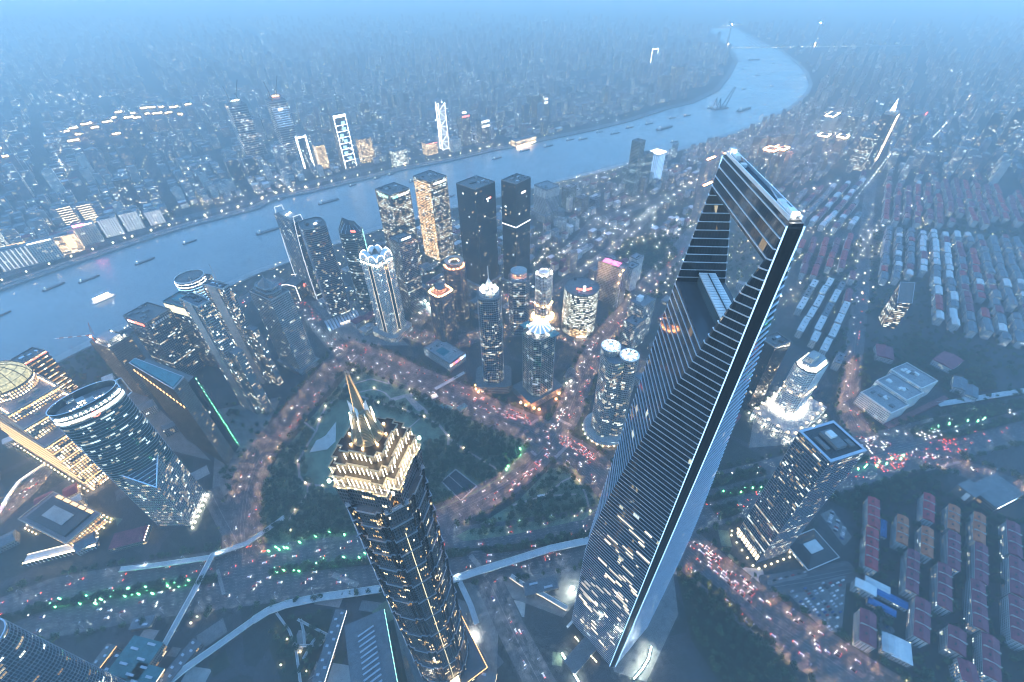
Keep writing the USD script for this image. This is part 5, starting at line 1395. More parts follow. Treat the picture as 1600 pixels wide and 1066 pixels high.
# towers of the far bank and beyond
M['bund_stone'] = facade('bund_stone', (.4, .38, .34), (.1, .1, .1), fw=5.0, fh=5, ww=.4, wh=.7, lit=.1, es=.3, ramp=WARM, roof=(.2, .2, .2), floors=.05)
M['far_tower'] = facade('far_tower', (.24, .25, .26), (.03, .04, .05), fw=3.5, fh=3.4, ww=.5, wh=.5, lit=.14, es=.6, roof=(.2, .2, .21))
M['far_dark'] = facade('far_dark', (.045, .055, .07), (.03, .04, .05), fw=2, fh=4, ww=.9, wh=.55, lit=.08, es=.6, roof=(.1, .11, .12))
M['far_plum'] = facade('far_plum', (.19, .165, .175), (.04, .045, .055), fw=3.2, fh=3.1, ww=.5, wh=.5, lit=.06, es=.6, ramp=AMBER, roof=(.16, .14, .14))


def block(name, label, R, mat, cat='tower', group=None, roof=True, claimit=True, poly=None):
    if claimit:
        claim(R, 5)
    t = thing(name, label, cat, (R[0], R[1], 0), R[2], group)
    p = poly or rect(R[3], R[4])
    MB().prism(p, 0, R[5], u0=RNG.uniform(0, 900), v0=.01).build('walls', M[mat], t)
    if roof:
        MB().box((RNG.uniform(-.15, .15) * R[3], RNG.uniform(-.1, .1) * R[4], R[5]), (R[3] * .45, R[4] * .5, 4)).build('roof_plant', M['grey'], t)
    return t


M['pink_screen'] = emit('pink_screen', (1, .1, .25), 3)
for lab, R, m_, n in (('long stone quay building outlined with white light strips, first by the promenade', (np.float64(-1242.6), np.float64(1016.4),38,70,26,48.7), 'bund_stone', 8), ('stone quay building of bluish floodlit bays beside the gold one', (np.float64(-1192.9), np.float64(1050.9),38,52,26,51.1), 'bund_stone', 0),
                      ('gold lit quay building with an ornate front', (np.float64(-1164.6), np.float64(1091.4),38,44,26,48.2), 'gold_stone', 0), ('grey quay building under a red and white roof light', (np.float64(-1149.3), np.float64(1142.3),38,46,28,52.8), 'bund_stone', 0),
                      ('quay building with seven white light strips', (np.float64(-1119.8), np.float64(1188.0),38,44,26,49.9), 'bund_stone', 7), ('quay building with six white light strips', (np.float64(-1084.2), np.float64(1223.6),38,44,26,50.6), 'bund_stone', 6), ('quay building with light strips, last before the dark trees', (np.float64(-1043.1), np.float64(1260.5),38,40,26,39.6), 'bund_stone', 6)):
    t = block('quay_building', lab, R, m_, 'building')
    w_, d_, h_ = R[3:6]
    for k in range(n):
        MB().box((-w_ / 2 + (k + .5) * w_ / n, -d_ / 2 - .5, 1), (1.5, .8, h_ - 1)).build('light_strip', M['glow_soft'], t)
    if 'red' in lab:
        MB().box((-w_ * .2, -d_ / 2, h_), (w_ * .5, 2, 5)).build('roof_light', M['pink_screen'], t); MB().box((w_ * .25, -d_ / 2, h_), (w_ * .4, 2, 3)).build('roof_light', M['glow_white'], t)
    elif 'bluish' in lab:
        MB().box((0, -d_ / 2, h_), (w_ * .9, 2, 2.5)).build('roof_light', M['glow_white'], t)
    elif 'gold' in lab:
        MB().box((w_ * .1, -d_ / 2 - .6, h_ * .3), (w_ * .4, .6, h_ * .65)).build('front_light', M['glow_amber'], t)
    elif 'first' in lab:
        MB().box((w_ * .2, d_ / 2, h_), (w_ * .5, 2, 2.5)).build('roof_light', M['glow_amber'], t)
for lab, R in (('hotel block with bright white horizontal light lines, left half', (np.float64(-1282.5), np.float64(1253.1),38,32,30,58.9)), ('hotel block with bright white horizontal light lines, right half', (np.float64(-1240.0), np.float64(1273.2),38,32,30,57.4))):
    t = block('line_lit_block', lab, R, 'far_dark', 'building')
    for k in range(9):
        MB().box((0, -R[4] / 2 - .4, 4 + k * (R[5] - 6) / 8.0), (R[3], .7, 1.1)).build('light_line', M['glow_warm'], t)
for lab, R, cr2 in (('dark unfinished tower with cranes on top, left of the pair', (np.float64(-1020.5), np.float64(1872.3),40,62,58,190.4), 1), ('dark blue lit unfinished tower with cranes on top, right of the pair', (np.float64(-889.7), np.float64(1922.6),40,60,56,193.4), 0)):
    t = tower('unfinished_tower', lab, R, 'far_dark', ledge=8, ld=1.0, lh=1.6, mat2='metal', par=2, plant=3)
    w_, d_, h_ = R[3:6]
    MB().box((0, 0, h_), (w_ * .5, d_ * .5, 14)).build('core', M['grey'], t)
    for x, y in ((-.3, -.3), (.3, -.3), (.3, .3), (-.3, .3)):
        MB().bar((x * w_, y * d_, h_), (x * w_, y * d_, h_ + 18), 2).build('column_stub', M['dark'], t)
    for k in range(5):
        MB().box((-w_ * .3 + k * w_ * .15, -d_ * .3, h_ + 15), (1.8, 1.8, 1.8)).build('site_lamp', M['lamp_white' if cr2 else 'flood_orange'], t)
    if not cr2:
        MB().box((0, -d_ / 2 - .6, h_ - 32), (18, .8, 7)).build('sign_panel', M['glow_white'], t)
        for k in range(9):
            MB().box((0, -d_ / 2 - .6, h_ - 42 - k * 8 + 18), (w_ * .9, .6, .8)).build('light_line', M['glow_blue'], t)
    for k, (x, y, an) in enumerate(((-.28, -.1, 125), (.25, .15, 80))):
        c2 = thing('tower_crane', 'luffing crane %s the unfinished tower %s the pair' % (('leaning out over', 'upright on')[k], ('left of', 'right of')[1 - cr2]), 'crane', (*P2(R, x * w_, y * d_), h_), an)
        MB().bar((0, 0, 0), (0, 0, 30), 2.4).build('mast', M['dark'], c2); MB().bar((0, 0, 30), (34, 0, 58 + 14 * k), 1.6).build('jib', M['dark'], c2); MB().bar((0, 0, 30), (-8, 0, 33), 3).build('counterweight', M['dark'], c2)
t = block('white_lit_tower', 'slanted tower outlined with violet white light bars and a glowing cap', (np.float64(-598.9), np.float64(1720.1),42,46,36,184.6), 'far_dark')
R = (np.float64(-598.9), np.float64(1720.1),42,46,36,184.6)
w_, d_, h_ = R[3:6]
for sx in (-1, 1):
    MB().box((sx * w_ * .47, -d_ / 2 - .6, 6), (2.4, .8, h_ - 6)).build('light_bar', M['glow_white'], t)
for k in range(7):
    MB().box((0, -d_ / 2 - .6, 30 + k * (h_ - 45) / 7), (w_ * .9, .8, 2.2)).build('light_bar', M['glow_white'], t)
    MB().box((RNG.uniform(-.2, .2) * w_, -d_ / 2 - .4, 34 + k * (h_ - 45) / 7), (w_ * .3, .6, 9)).build('light_panel', M['glow_blue'], t)
MB().box((0, -d_ / 2 - .6, h_ - 9), (w_, 1, 9)).build('cap_light', M['glow_white'], t)
t = block('lattice_tower', 'slim tower wrapped in a white lit diagonal lattice by the river', (np.float64(-262.2), np.float64(1928.3),30,26,26,168.7), 'far_tower')
R = (np.float64(-262.2), np.float64(1928.3),30,26,26,168.7)
w_, h_ = R[3], R[5]
for sx, sy in ((1, 0), (-1, 0), (0, 1), (0, -1)):
    for k in range(6):
        z0, z1 = k * h_ / 6 + 4, (k + 1) * h_ / 6 + 4
        a_, b_ = (w_ / 2 + .8) * (-1) ** k, (w_ / 2 + .8) * (-1) ** (k + 1)
        o = w_ / 2 + .9
        p0, p1 = ((sx * o, a_, z0), (sx * o, b_, z1)) if sx else ((a_, sy * o, z0), (b_, sy * o, z1))
        MB().bar(p0, p1, 1.3).build('lattice_light', M['glow_white'], t)
        q0, q1 = ((sx * o, -o, z0), (sx * o, o, z0)) if sx else ((-o, sy * o, z0), (o, sy * o, z0))
        MB().bar(q0, q1, .9).build('lattice_light', M['glow_white'], t)
for x, y in rect(w_ + 1.8, w_ + 1.8):
    MB().bar((x, y, 0), (x, y, h_ + 6), 1.5).build('lattice_light', M['glow_white'], t)
MISC = [('warm banded slab left of the white tower by the water', (np.float64(-694.2), np.float64(1725.3),40,34,30,82.6), 'banded_warm'), ('cream lit building with a dark middle slot by the river', (np.float64(-545.8), np.float64(1790.8),40,50,30,86.6), 'banded_warm'), ('stepped white lit building behind the far promenade', (np.float64(-409.8), np.float64(1738.7),40,56,30,55.8), 'lit_office'),
        ('red gold lit curved building beside the lattice tower', (np.float64(-313.0), np.float64(1872.4),40,50,34,43.9), 'banded_warm'), ('pale block right of the lattice tower', (np.float64(-215.0), np.float64(1899.9),40,40,30,46.7), 'cream'), ('dark tower with a red roof sign behind the lattice tower', (np.float64(-181.8), np.float64(1985.3),40,40,36,108.8), 'far_dark'),
        ('dark tower with white lit top storeys near the river', (np.float64(-104.8), np.float64(2017.3),40,40,36,90.5), 'far_dark'), ('dark twin block, left of the pair upriver', (np.float64(122.6), np.float64(2438.8),35,44,36,96.9), 'far_dark'), ('dark twin block with four white lights, right of the pair upriver', (np.float64(177.6), np.float64(2447.7),35,40,36,99.9), 'far_dark'),
        ('tower framed by a bright white outline far upriver', (np.float64(1104.0), np.float64(3974.5),20,52,40,98.9), 'far_dark'), ('curved dark tower near the upriver quay', (np.float64(1029.7), np.float64(3115.6),20,60,46,105.2), 'far_dark'), ('broad dark slab before the upriver quay', (np.float64(934.7), np.float64(3027.1),25,70,36,73.6), 'far_dark'),
        ('dark slab tower behind the quay garden', (np.float64(-970.3), np.float64(1617.9),40,40,26,66.9), 'far_dark'), ('dark slab, second behind the quay garden', (np.float64(-910.3), np.float64(1627.7),40,36,26,71.4), 'far_dark'), ('dark lone tower above the quay roofs', (np.float64(-1191.6), np.float64(1389.4),40,44,30,87.5), 'far_dark'),
        ('teal lit tower at the left picture edge', (np.float64(-1332.5), np.float64(1069.7),40,40,34,69.2), 'lit_office'), ('pale grey tower right of the unfinished pair', (np.float64(-815.2), np.float64(1662.4),40,36,30,102.5), 'far_tower'), ('dark slab tower left of the white outlined tower', (np.float64(-755.6), np.float64(1728.6),40,34,26,111.4), 'far_dark'),
        ('broad dark tower in the far haze by the river mouth', (np.float64(-571.4), np.float64(2654.5),30,80,50,73.4), 'far_dark'), ('dark tower standing alone in the middle distance', (np.float64(-704.7), np.float64(2422.5),30,44,40,80.2), 'far_dark')]
for lab, R, m_ in MISC:
    t = block('city_tower', lab, R, m_)
    w_, d_, h_ = R[3:6]
    if 'red roof' in lab:
        MB().box((0, -d_ / 2 - .6, h_), (w_ * .9, 1.2, 6)).build('sign_panel', M['glow_red'], t); MB().box((6, 0, h_ + 10), (20, 1.2, 7)).build('sign_panel', M['glow_white'], t)
    elif 'white lit top' in lab:
        for k in range(2):
            MB().box((0, -d_ / 2 - .6, h_ - 10 - k * 18), (w_, .8, 7)).build('light_band', M['glow_white'], t)
    elif 'four white' in lab:
        for k in range(4):
            MB().box((-6 + 12 * (k % 2), -d_ / 2 - .6, h_ - 26 - 16 * (k // 2)), (6, .8, 9)).build('light_panel', M['glow_white'], t)
    elif 'white outline' in lab:
        for sx in (-1, 1):
            MB().box((sx * w_ / 2, -d_ / 2 - .8, 4), (6, 1.2, h_)).build('outline_light', M['glow_white'], t)
        MB().box((0, -d_ / 2 - .8, h_ - 4), (w_, 1.2, 6)).build('outline_light', M['glow_white'], t)
    elif 'red gold' in lab:
        MB().box((0, -d_ / 2 - .8, h_ - 3), (w_, 1, 2)).build('light_band', M['glow_red'], t)
t = block('terminal_hall', 'long brightly lit river terminal hall with its lights in the water', (np.float64(63.2), np.float64(1970.4),40,110,34,25.3), 'gold_stone', 'hall')
for k in range(12):
    MB().box((-50 + k * 9, -18, 3), (3, 2, 3)).build('front_lamp', M['flood_gold'], t)
# gold crowned estate
M['crown_glow'] = emit('crown_glow', (1, .62, .26), 7)
GXY = [(-1790.0,1975.1),(-1737.3,1946.4),(-1746.4,2016.4),(-1752.7,2053.1),(-1684.9,1986.3),(-1712.1,2087.9),(-1737.0,2177.6),(-1726.5,2197.4),(-1628.6,2111.5),(-1662.9,2203.7),(-1605.6,2129.5),(-1701.3,2325.3),(-1621.3,2232.4),(-1691.3,2370.6),(-1540.7,2165.2),(-1598.8,2307.2),(-1510.5,2204.3),(-1564.3,2327.4),(-1455.7,2200.8),(-1542.6,2407.8),(-1666.5,1829.9),(-1644.1,1851.8),(-1511.7,1860.2),(-1843.0,1695.5),(-1732.1,1624.4)]
for k, (x, y) in enumerate(GXY):
    R = (x, y, 40, 30, 20, 88 + (k * 37) % 20)
    t = block('crown_lit_tower', 'amber crowned apartment tower, %s from the left in the hazy gold estate' % ordinal(1 + sum(math.atan2(q[0], q[1]) < math.atan2(x, y) for q in GXY)), R, 'far_plum', 'apartment tower', 'amber crowned towers in the haze', roof=False)
    for j in range(2 + k % 3):
        MB().box((-11 + j * 9 + k % 4, -10.4, R[5] - 3), (5, 1.2, 4)).build('crown_light', M['crown_glow'], t)
for lab, bx, n in (('tall mauve slab towers with amber roof lamps', [((np.float64(620.8), np.float64(1421.0),40,50,18,106.6)), ((np.float64(687.8), np.float64(1462.5),40,50,18,110.2)), ((np.float64(535.9), np.float64(1207.0),40,44,18,107.2)), ((np.float64(582.7), np.float64(1235.5),40,44,18,113.7))], 0),):
    for k, R in enumerate(bx):
        t = block('roof_lit_slab', '%s mauve slab tower with amber roof lamps left of the tall tower' % ('first', 'second', 'third', 'fourth')[k], R, 'far_plum', 'apartment tower', None)
        for j in range(6):
            MB().box((-R[3] * .4 + j * R[3] * .16, -R[4] * .3, R[5]), (2.4, 2.4, 2.4)).build('roof_lamp', M['flood_orange'], t)
for k, (lab, R, m_) in enumerate((('teal tower with orange lit cornice, left of three behind the tall tower', (np.float64(815.6), np.float64(1439.3),40,40,30,126.3), 'far_dark'), ('teal tower with orange lit cornice, middle of three behind the tall tower', (np.float64(858.9), np.float64(1465.6),40,36,30,121.8), 'far_dark'), ('plum tower, right of three behind the tall tower', (np.float64(915.3), np.float64(1504.0),40,46,26,93.8), 'far_plum'),
                                  ('dark slab tower by the river road', (np.float64(894.0), np.float64(1667.7),30,40,30,97.3), 'far_dark'), ('dark slab tower, second by the river road', (np.float64(961.0), np.float64(1707.1),30,40,30,89.9), 'far_dark'), ('dark slab tower, third by the river road', (np.float64(1030.5), np.float64(1748.0),30,44,30,86.8), 'far_dark'),
                                  ('amber topped tower, left of two beyond the rows', (np.float64(1115.7), np.float64(1669.7),45,40,28,101.5), 'far_plum'), ('amber topped tower, right of two beyond the rows', (np.float64(1191.9), np.float64(1679.8),45,40,28,93.2), 'far_plum'), ('broad hazy slab behind the amber topped towers', (np.float64(1387.7), np.float64(2077.5),45,90,30,71.6), 'far_tower'),
                                  ('dark office with white lit floors below the striped spire', (np.float64(1246.0), np.float64(1621.0),45,64,46,108.0), 'banded'), ('blue grey slab beside the striped spire', (np.float64(1362.6), np.float64(1899.9),45,60,40,107.2), 'far_dark'), ('dark tower with a red lit roof beyond the rows', (np.float64(1672.4), np.float64(1971.3),45,50,40,90.7), 'far_dark'), ('lit roofed tower above the plum estate', (np.float64(1445.1), np.float64(1610.3),45,52,40,65.6), 'far_tower'),
                                  ('hazy tower slab far right, first', (np.float64(1855.2), np.float64(1827.3),45,60,36,126.5), 'far_dark'), ('hazy tower slab far right, second', (np.float64(1973.6), np.float64(1862.6),45,60,36,132.4), 'far_dark'), ('hazy tower slab far right, third', (np.float64(1936.3), np.float64(1742.1),45,60,36,122.8), 'far_dark'))):
    t = block('distant_tower', lab, R, m_)
    if 'orange' in lab or 'amber' in lab:
        MB().ring(rect(R[3], R[4]), R[5] - 3, 1.2, 3).build('cornice_light', M['flood_gold' if 'amber' in lab else 'flood_orange'], t)
    if 'red lit' in lab:
        MB().box((0, -R[4] / 2, R[5]), (R[3] * .8, 2, 7)).build('sign_panel', M['glow_red'], t)
t = tower('spire_tower', 'tower with gold vertical light stripes and a white pointed spire', (np.float64(1277.1), np.float64(1619.3),45,44,40,176.1), 'far_dark', ledge=0, par=0, plant=0)
R = (np.float64(1277.1), np.float64(1619.3),45,44,40,176.1)
for k in range(9):
    MB().box((-R[3] / 2 + (k + .5) * R[3] / 9, -R[4] / 2 - .6, 30), (1.5, .8, R[5] - 30)).build('light_stripe', M['glow_warm'], t)
MB().prism(rect(R[3] * .8, R[4] * .8), R[5], R[5] + 10).build('setback_storey', M['pale'], t); MB().prism(rect(14, 14), R[5] + 10, R[5] + 46, top=rect(.8, .8)).build('spire', M['glow_white'], t)

# procedural districts: the nearest blocks singly, the rest as one mass
COUNT = {}
MASS = {}
CITY_LABEL = {}


def district(region, ang, cell, sizes, hfun, mats, name, label, cat, group, n_single, skip=.12, blocks=None, towers=0.0, seed=1, big=60):
    r = random.Random(seed)
    reg = Polygon(region).buffer(0)
    a = math.radians(ang); e = np.array([math.cos(a), math.sin(a)]); n = np.array([-e[1], e[0]])
    c = np.array(reg.centroid.coords[0]); x0, y0, x1, y1 = reg.bounds; R_ = math.hypot(x1 - x0, y1 - y0) / 2 + cell
    blk = unary_union([b for b in BLOCKED + FOOT if b.intersects(reg)]); free = prep(reg.difference(blk))
    K = int(R_ / cell); items = []
    for i in range(-K, K + 1):
        for j in range(-K, K + 1):
            p = c + e * (i + r.uniform(-.18, .18)) * cell + n * (j + r.uniform(-.18, .18)) * cell
            if not (x0 < p[0] < x1 and y0 < p[1] < y1) or r.random() < skip or i % 7 == 0 or j % 9 == 0:
                continue
            w, d = r.uniform(*sizes[0]), r.uniform(*sizes[1])
            h = hfun(r, p)
            if h > big:
                w, d = r.uniform(20, 34), r.uniform(16, 24)
            q = Polygon(rect(w, d, ang, *p))
            if not free.contains(q):
                continue
            items.append((math.hypot(*p), p, w, d, h, r.choice(mats), r.random()))
    items.sort(key=lambda q: q[0])
    for k, (dist, p, w, d, h, m_, rv) in enumerate(items):
        if k < n_single:
            size = 'tall' if h > 60 else 'mid height' if h > 24 else 'low' if h > 13 else 'flat'
            shape = 'square' if w < d * 1.25 else 'long' if w > d * 1.75 else 'oblong'
            rk = ('roof_plum', 'roof_slate', 'roof_slate', 'roof_pale')[int(rv * 5.3) % 4]; rn = ('plum', 'grey', 'grey', 'pale')[int(rv * 5.3) % 4] + ' roofed' if h < 26 and rv < .75 else 'flat topped'
            t = thing(name if h < 24 else 'apartment_tower' if h > 60 else 'city_block', '%s %s %s %s block %s' % (size, shape, TONE[m_], rn, by(p)), cat if h < 60 else 'apartment tower', (*p, 0), ang, group + (' towers' if h > 60 else ' mid blocks' if h > 24 else ''))
            MB().prism(rect(w, d), 0, h, u0=rv * 900, v0=.01).build('walls', M[m_], t)
            if h < 26 and rv < .75:
                MB().prism(grow(rect(w, d), .4), h, h + d * .2, top=rect(w * .96, d * .08)).build('roof', M[rk], t)
            else:
                MB().box((w * (rv - .5) * .3, 0, h), (w * .35, d * .5, 3.2)).build('roof_plant', M['concrete'], t)
        else:
            mb = MASS.setdefault(m_, MB())
            mb.prism(rect(w, d, ang, *p), 0, h, u0=rv * 900, v0=.01)
            if h > 60:
                mb.prism(rect(w * .4, d * .5, ang, *p), h, h + 5, v0=-20)
    COUNT[label] = len(items)


lowmid = lambda r, p: r.choice([9, 12, 14, 16, 18, 20, 22]) if r.random() < .86 else r.uniform(28, 58)
mixed = lambda r, p: r.uniform(9, 22) if r.random() < .72 else r.uniform(28, 60) if r.random() < .62 else r.uniform(62, 105)
highrise = lambda r, p: r.uniform(10, 24) if r.random() < .5 else r.uniform(62, 110)
FM = ['far_tower', 'far_plum', 'flat_grey', 'far_dark', 'flat_cream']
district([(-1632.5,752.7),(-1443.4,904.6),(-1292.9,1008.6),(-1179.0,1166.6),(-1035.8,1323.9),(-837.2,1457.3),(-689.0,1578.5),(-516.7,1687.6),(-244.1,1852.1),(15.6,2028.5),(-292.5,2369.0),(-1091.6,2050.0),(-1605.6,1368.1),(-1954.7,994.4)], 38, 31, ((14, 26), (11, 20)), lowmid, ['flat_grey', 'flat_cream', 'far_tower'], 'town_house', 'old town block behind the far promenade', 'town house', 'old town blocks across the river', 150, seed=3)
district([(-1954.7,994.4),(-1605.6,1368.1),(-1091.6,2050.0),(-292.5,2369.0),(15.7,2038.0),(372.0,2175.9),(925.4,2686.4),(469.1,3498.3),(-2039.0,3292.7),(-3123.3,1871.1)], 40, 44, ((18, 36), (13, 24)), mixed, FM, 'town_block', 'city block in the blue haze across the river', 'city building', 'hazy blocks across the river', 60, seed=4)
district([(-4463.4,1927.9),(-2039.0,3292.7),(469.1,3498.3),(925.4,2686.4),(1217.9,3001.8),(1493.0,3516.7),(1770.0,4154.3),(727.1,5617.8),(-3516.2,6030.6),(-9931.8,4864.5)], 35, 70, ((26, 58), (18, 30)), highrise, FM, 'town_block', 'far hazy city block', 'city building', 'far hazy blocks', 0, seed=5, skip=.2)
district([(-19541.7,5889.7),(-3516.2,6030.6),(727.1,5617.8),(1796.5,4290.5),(2110.4,5403.6),(2385.4,6547.1),(1037.3,8165.2),(-5129.5,9020.8),(-29954.4,13192.4)], 30, 130, ((40, 90), (24, 40)), highrise, ['far_tower', 'far_plum', 'far_dark'], 'town_block', 'farthest hazy city block', 'city building', 'farthest blocks', 0, seed=6, skip=.3)
district([(84.5,1293.7),(225.3,1496.8),(479.6,1662.2),(803.7,1925.2),(1209.4,2240.4),(1591.6,2632.7),(1830.3,2470.0),(1262.6,1567.1),(894.6,1407.9),(550.5,1185.2),(314.7,887.2),(184.2,812.7),(107.1,894.2),(64.5,1087.6)], 47, 30, ((12, 30), (10, 16)), lowmid, ['flat_grey', 'flat_cream', 'far_plum'], 'town_house', 'grey block between the office cluster and the river road', 'town house', 'mixed blocks by the river road', 140, seed=7, skip=.2)
district([(-455.0,833.1),(-391.8,1034.8),(-286.9,1199.1),(-146.7,1280.6),(87.7,1351.7),(54.1,746.4),(-124.7,668.7),(-300.5,673.6)], 50, 29, ((16, 30), (12, 22)), lambda r, p: r.uniform(6, 20), ['pale', 'stone_grid', 'brown'], 'low_building', 'low building among the towers of the riverside row', 'low building', 'low buildings between the towers', 110, seed=8, skip=.12)
district([(-826.8,549.9),(-734.3,647.9),(-537.8,574.0),(-438.2,457.3),(-412.3,326.1),(-503.2,267.4),(-677.3,247.3),(-856.7,418.2)], 40, 34, ((14, 28), (12, 20)), lambda r, p: r.uniform(5, 16), ['brown', 'stone_grid', 'pale'], 'low_building', 'low building between the domed tower and the avenue', 'low building', 'low buildings by the curved avenue', 30, seed=9, skip=.45)
district([(55.5,421.7),(119.1,624.6),(265.7,740.0),(388.3,884.7),(651.0,875.7),(509.2,614.0),(396.9,490.9),(272.2,372.1),(180.1,333.4)], 45, 32, ((14, 26), (10, 16)), lambda r, p: r.uniform(7, 20), ['flat_grey', 'pale', 'brown'], 'low_building', 'low building behind the tall tower', 'low building', 'low buildings behind the tall tower', 40, seed=10, skip=.3)
district([(1124.9,1396.9),(1561.1,2561.2),(3122.0,2662.2),(2261.5,1396.5),(1678.3,1223.6)], ED, 40, ((22, 44), (11, 15)), lambda r, p: r.uniform(14, 20) if r.random() < .78 else r.uniform(62, 95), ['far_plum', 'flat_grey', 'far_tower'], 'town_block', 'hazy row block beyond the plum estate', 'city building', 'hazy blocks beyond the estates', 70, seed=11)
district([(1561.1,2561.2),(1892.6,3136.7),(2230.2,3846.0),(4311.3,3847.4),(4789.5,2863.1),(3578.5,2472.6)], ED, 58, ((26, 50), (13, 20)), highrise, FM, 'town_block', 'far hazy block right of the river', 'city building', 'far blocks right of the river', 0, seed=12, skip=.2)
district([(2235.3,3968.2),(2515.2,4842.3),(2546.1,5336.1),(2701.9,6187.2),(6810.6,6338.0),(8916.8,4013.2),(5044.7,3039.8)], ED, 110, ((40, 80), (20, 34)), highrise, ['far_tower', 'far_plum', 'far_dark'], 'town_block', 'farthest block right of the river', 'city building', 'farthest blocks right', 0, seed=13, skip=.25)
district([(767.6,482.0),(987.3,535.0),(878.8,338.9),(705.1,304.3),(683.3,358.2)], 20, 34, ((16, 34), (12, 20)), lambda r, p: r.uniform(7, 18), ['flat_grey', 'brown'], 'low_building', 'low dark building by the right hand crossing', 'low building', 'low buildings by the crossing', 20, seed=14, skip=.3)
tag(UsdGeom.Xform.Define(stage, '/World/distant_city'), 'thousands of hazy low and high buildings filling the far city', 'far buildings', None, 'stuff')
for m_, mb in MASS.items():
    k = facade('mass_' + m_, {'far_dark': (.09, .105, .12), 'far_plum': (.18, .165, .185), 'far_tower': (.2, .215, .23)}.get(m_, (.22, .23, .24)), (.04, .05, .06), fw=4, fh=3.6, ww=.5, wh=.5, lit=.06, es=.9, ramp=WARM, roof=(.17, .175, .185), island=True)
    mb.build('far_buildings_' + m_.split('_')[-1], k, stage.GetPrimAtPath('/World/distant_city'), kind='stuff')

# ---------------------------------------------------------------- trees
def tree_proto(path, label, r, h, mat, seed, n=210):
    rr_ = np.random.default_rng(seed)
    x = UsdGeom.Xform.Define(stage, path)
    MB().prism(circle(.28, 6), 0, h * .55, top=circle(.16, 6)).build('trunk', M['bark'], x)
    for k in range(3):
        a_ = k * 2.1 + seed
        MB().bar((0, 0, h * .4), (r * .5 * math.cos(a_), r * .5 * math.sin(a_), h * .7), .16).build('limb', M['bark'], x)
    cl = rr_.normal(0, 1, (9, 3)); cl /= np.linalg.norm(cl, axis=1, keepdims=True); cl *= r * rr_.uniform(.35, .7, (9, 1)); cl[:, 2] = cl[:, 2] * .7 + h * .68
    V, F = [], []
    for k in range(n):
        c_ = cl[rr_.integers(9)]; d = rr_.normal(0, 1, 3); d /= np.linalg.norm(d)
        p = c_ + d * r * rr_.uniform(.3, .52)
        t1 = rr_.normal(0, 1, 3); t1 /= np.linalg.norm(t1); t1 = t1 - d * (t1 @ d) * .6; t2 = np.cross(d, t1) + rr_.normal(0, .3, 3)
        s_ = r * rr_.uniform(.13, .26)
        q = len(V); V += [p - t1 * s_, p + t2 * s_ * .8, p + t1 * s_, p - t2 * s_ * .8]; F += [(q, q + 1, q + 2), (q, q + 2, q + 3)]
    MB().add(np.array(V), F).build('crown', M[mat], x)
    return x


KINDS = []
UsdGeom.Scope.Define(stage, '/World/Looks/kinds')
for k, (nm, r, h, m_) in enumerate((('round dark green tree', 3.6, 8.5, 'leaf_dark'), ('spreading green tree', 4.4, 8.0, 'leaf'), ('tall green tree', 3.2, 10.5, 'leaf'), ('light green tree', 3.4, 7.5, 'leaf_light'), ('broad dark tree', 5.0, 9.5, 'leaf_dark'))):
    stage.CreateClassPrim('/World/_tree_%d' % k)
    KINDS.append((tree_proto('/World/_tree_%d/tree' % k, nm, r, h, m_, k + 3), nm))
tr = random.Random(5)
SPOTS = []
foot_u = unary_union(FOOT)


def scatter(poly, step, where, keep=1.0, avoid=None):
    g_ = poly.difference(avoid) if avoid is not None else poly
    g_ = g_.difference(foot_u)
    pg = prep(g_); x0, y0, x1, y1 = g_.bounds
    y = y0
    while y < y1:
        x = x0
        while x < x1:
            px, py = x + tr.uniform(-.45, .45) * step, y + tr.uniform(-.45, .45) * step
            if tr.random() < keep and pg.contains(Point(px, py)):
                SPOTS.append((math.dist((px, py), (0, 0)), px, py, where))
            x += step
        y += step


LAWNS = unary_union([Polygon([(-293.7,526.3),(-224.5,508.7),(-147.7,480.6),(-104.6,444.7),(-158.6,420.5),(-185.0,360.7),(-213.9,331.7),(-274.6,357.4),(-300.0,378.7),(-316.1,420.4),(-313.9,480.5)]).buffer(0), Polygon([(-293.8,592.3),(-231.3,582.3),(-181.9,561.7),(-156.4,504.2),(-205.8,522.7),(-273.5,545.3)]).buffer(0), Polygon([(-104.1,367.3),(-85.7,387.1),(-52.5,358.0),(-74.1,333.7)]).buffer(2)] + [LineString(p).buffer(w / 2 + 1.5) for p, w in PATHS])
scatter(PARK.buffer(-6), 6.4, 'in the central park', .92, LAWNS)
scatter(MEDIAN.intersection(sbox(-900, 0, 900, 700)).buffer(-.8), 5.2, 'on the planted median', .95)
scatter(GARDEN.buffer(-5), 6.6, 'in the garden beside the tall tower', .7, LAWNS)
for k, w_, kp in (('corner', 'on the dark slope below the tall tower', .6), ('verge', 'on the verge of the south avenue', .9), ('verge_south', 'on the verge of the south avenue', .9), ('east', 'on the green strip by the right hand crossing', .9), ('south', 'on the grass south of the right hand crossing', .7), ('strip', 'around the raised walkways', .35), ('school', 'round the school field', .25), ('grove', 'in the grove beside the market', .9)):
    scatter(GREEN[k].buffer(-1.5), 6.8, w_, kp)
scatter(GREEN['bund'], 7.5, 'in the promenade garden across the river', .9)
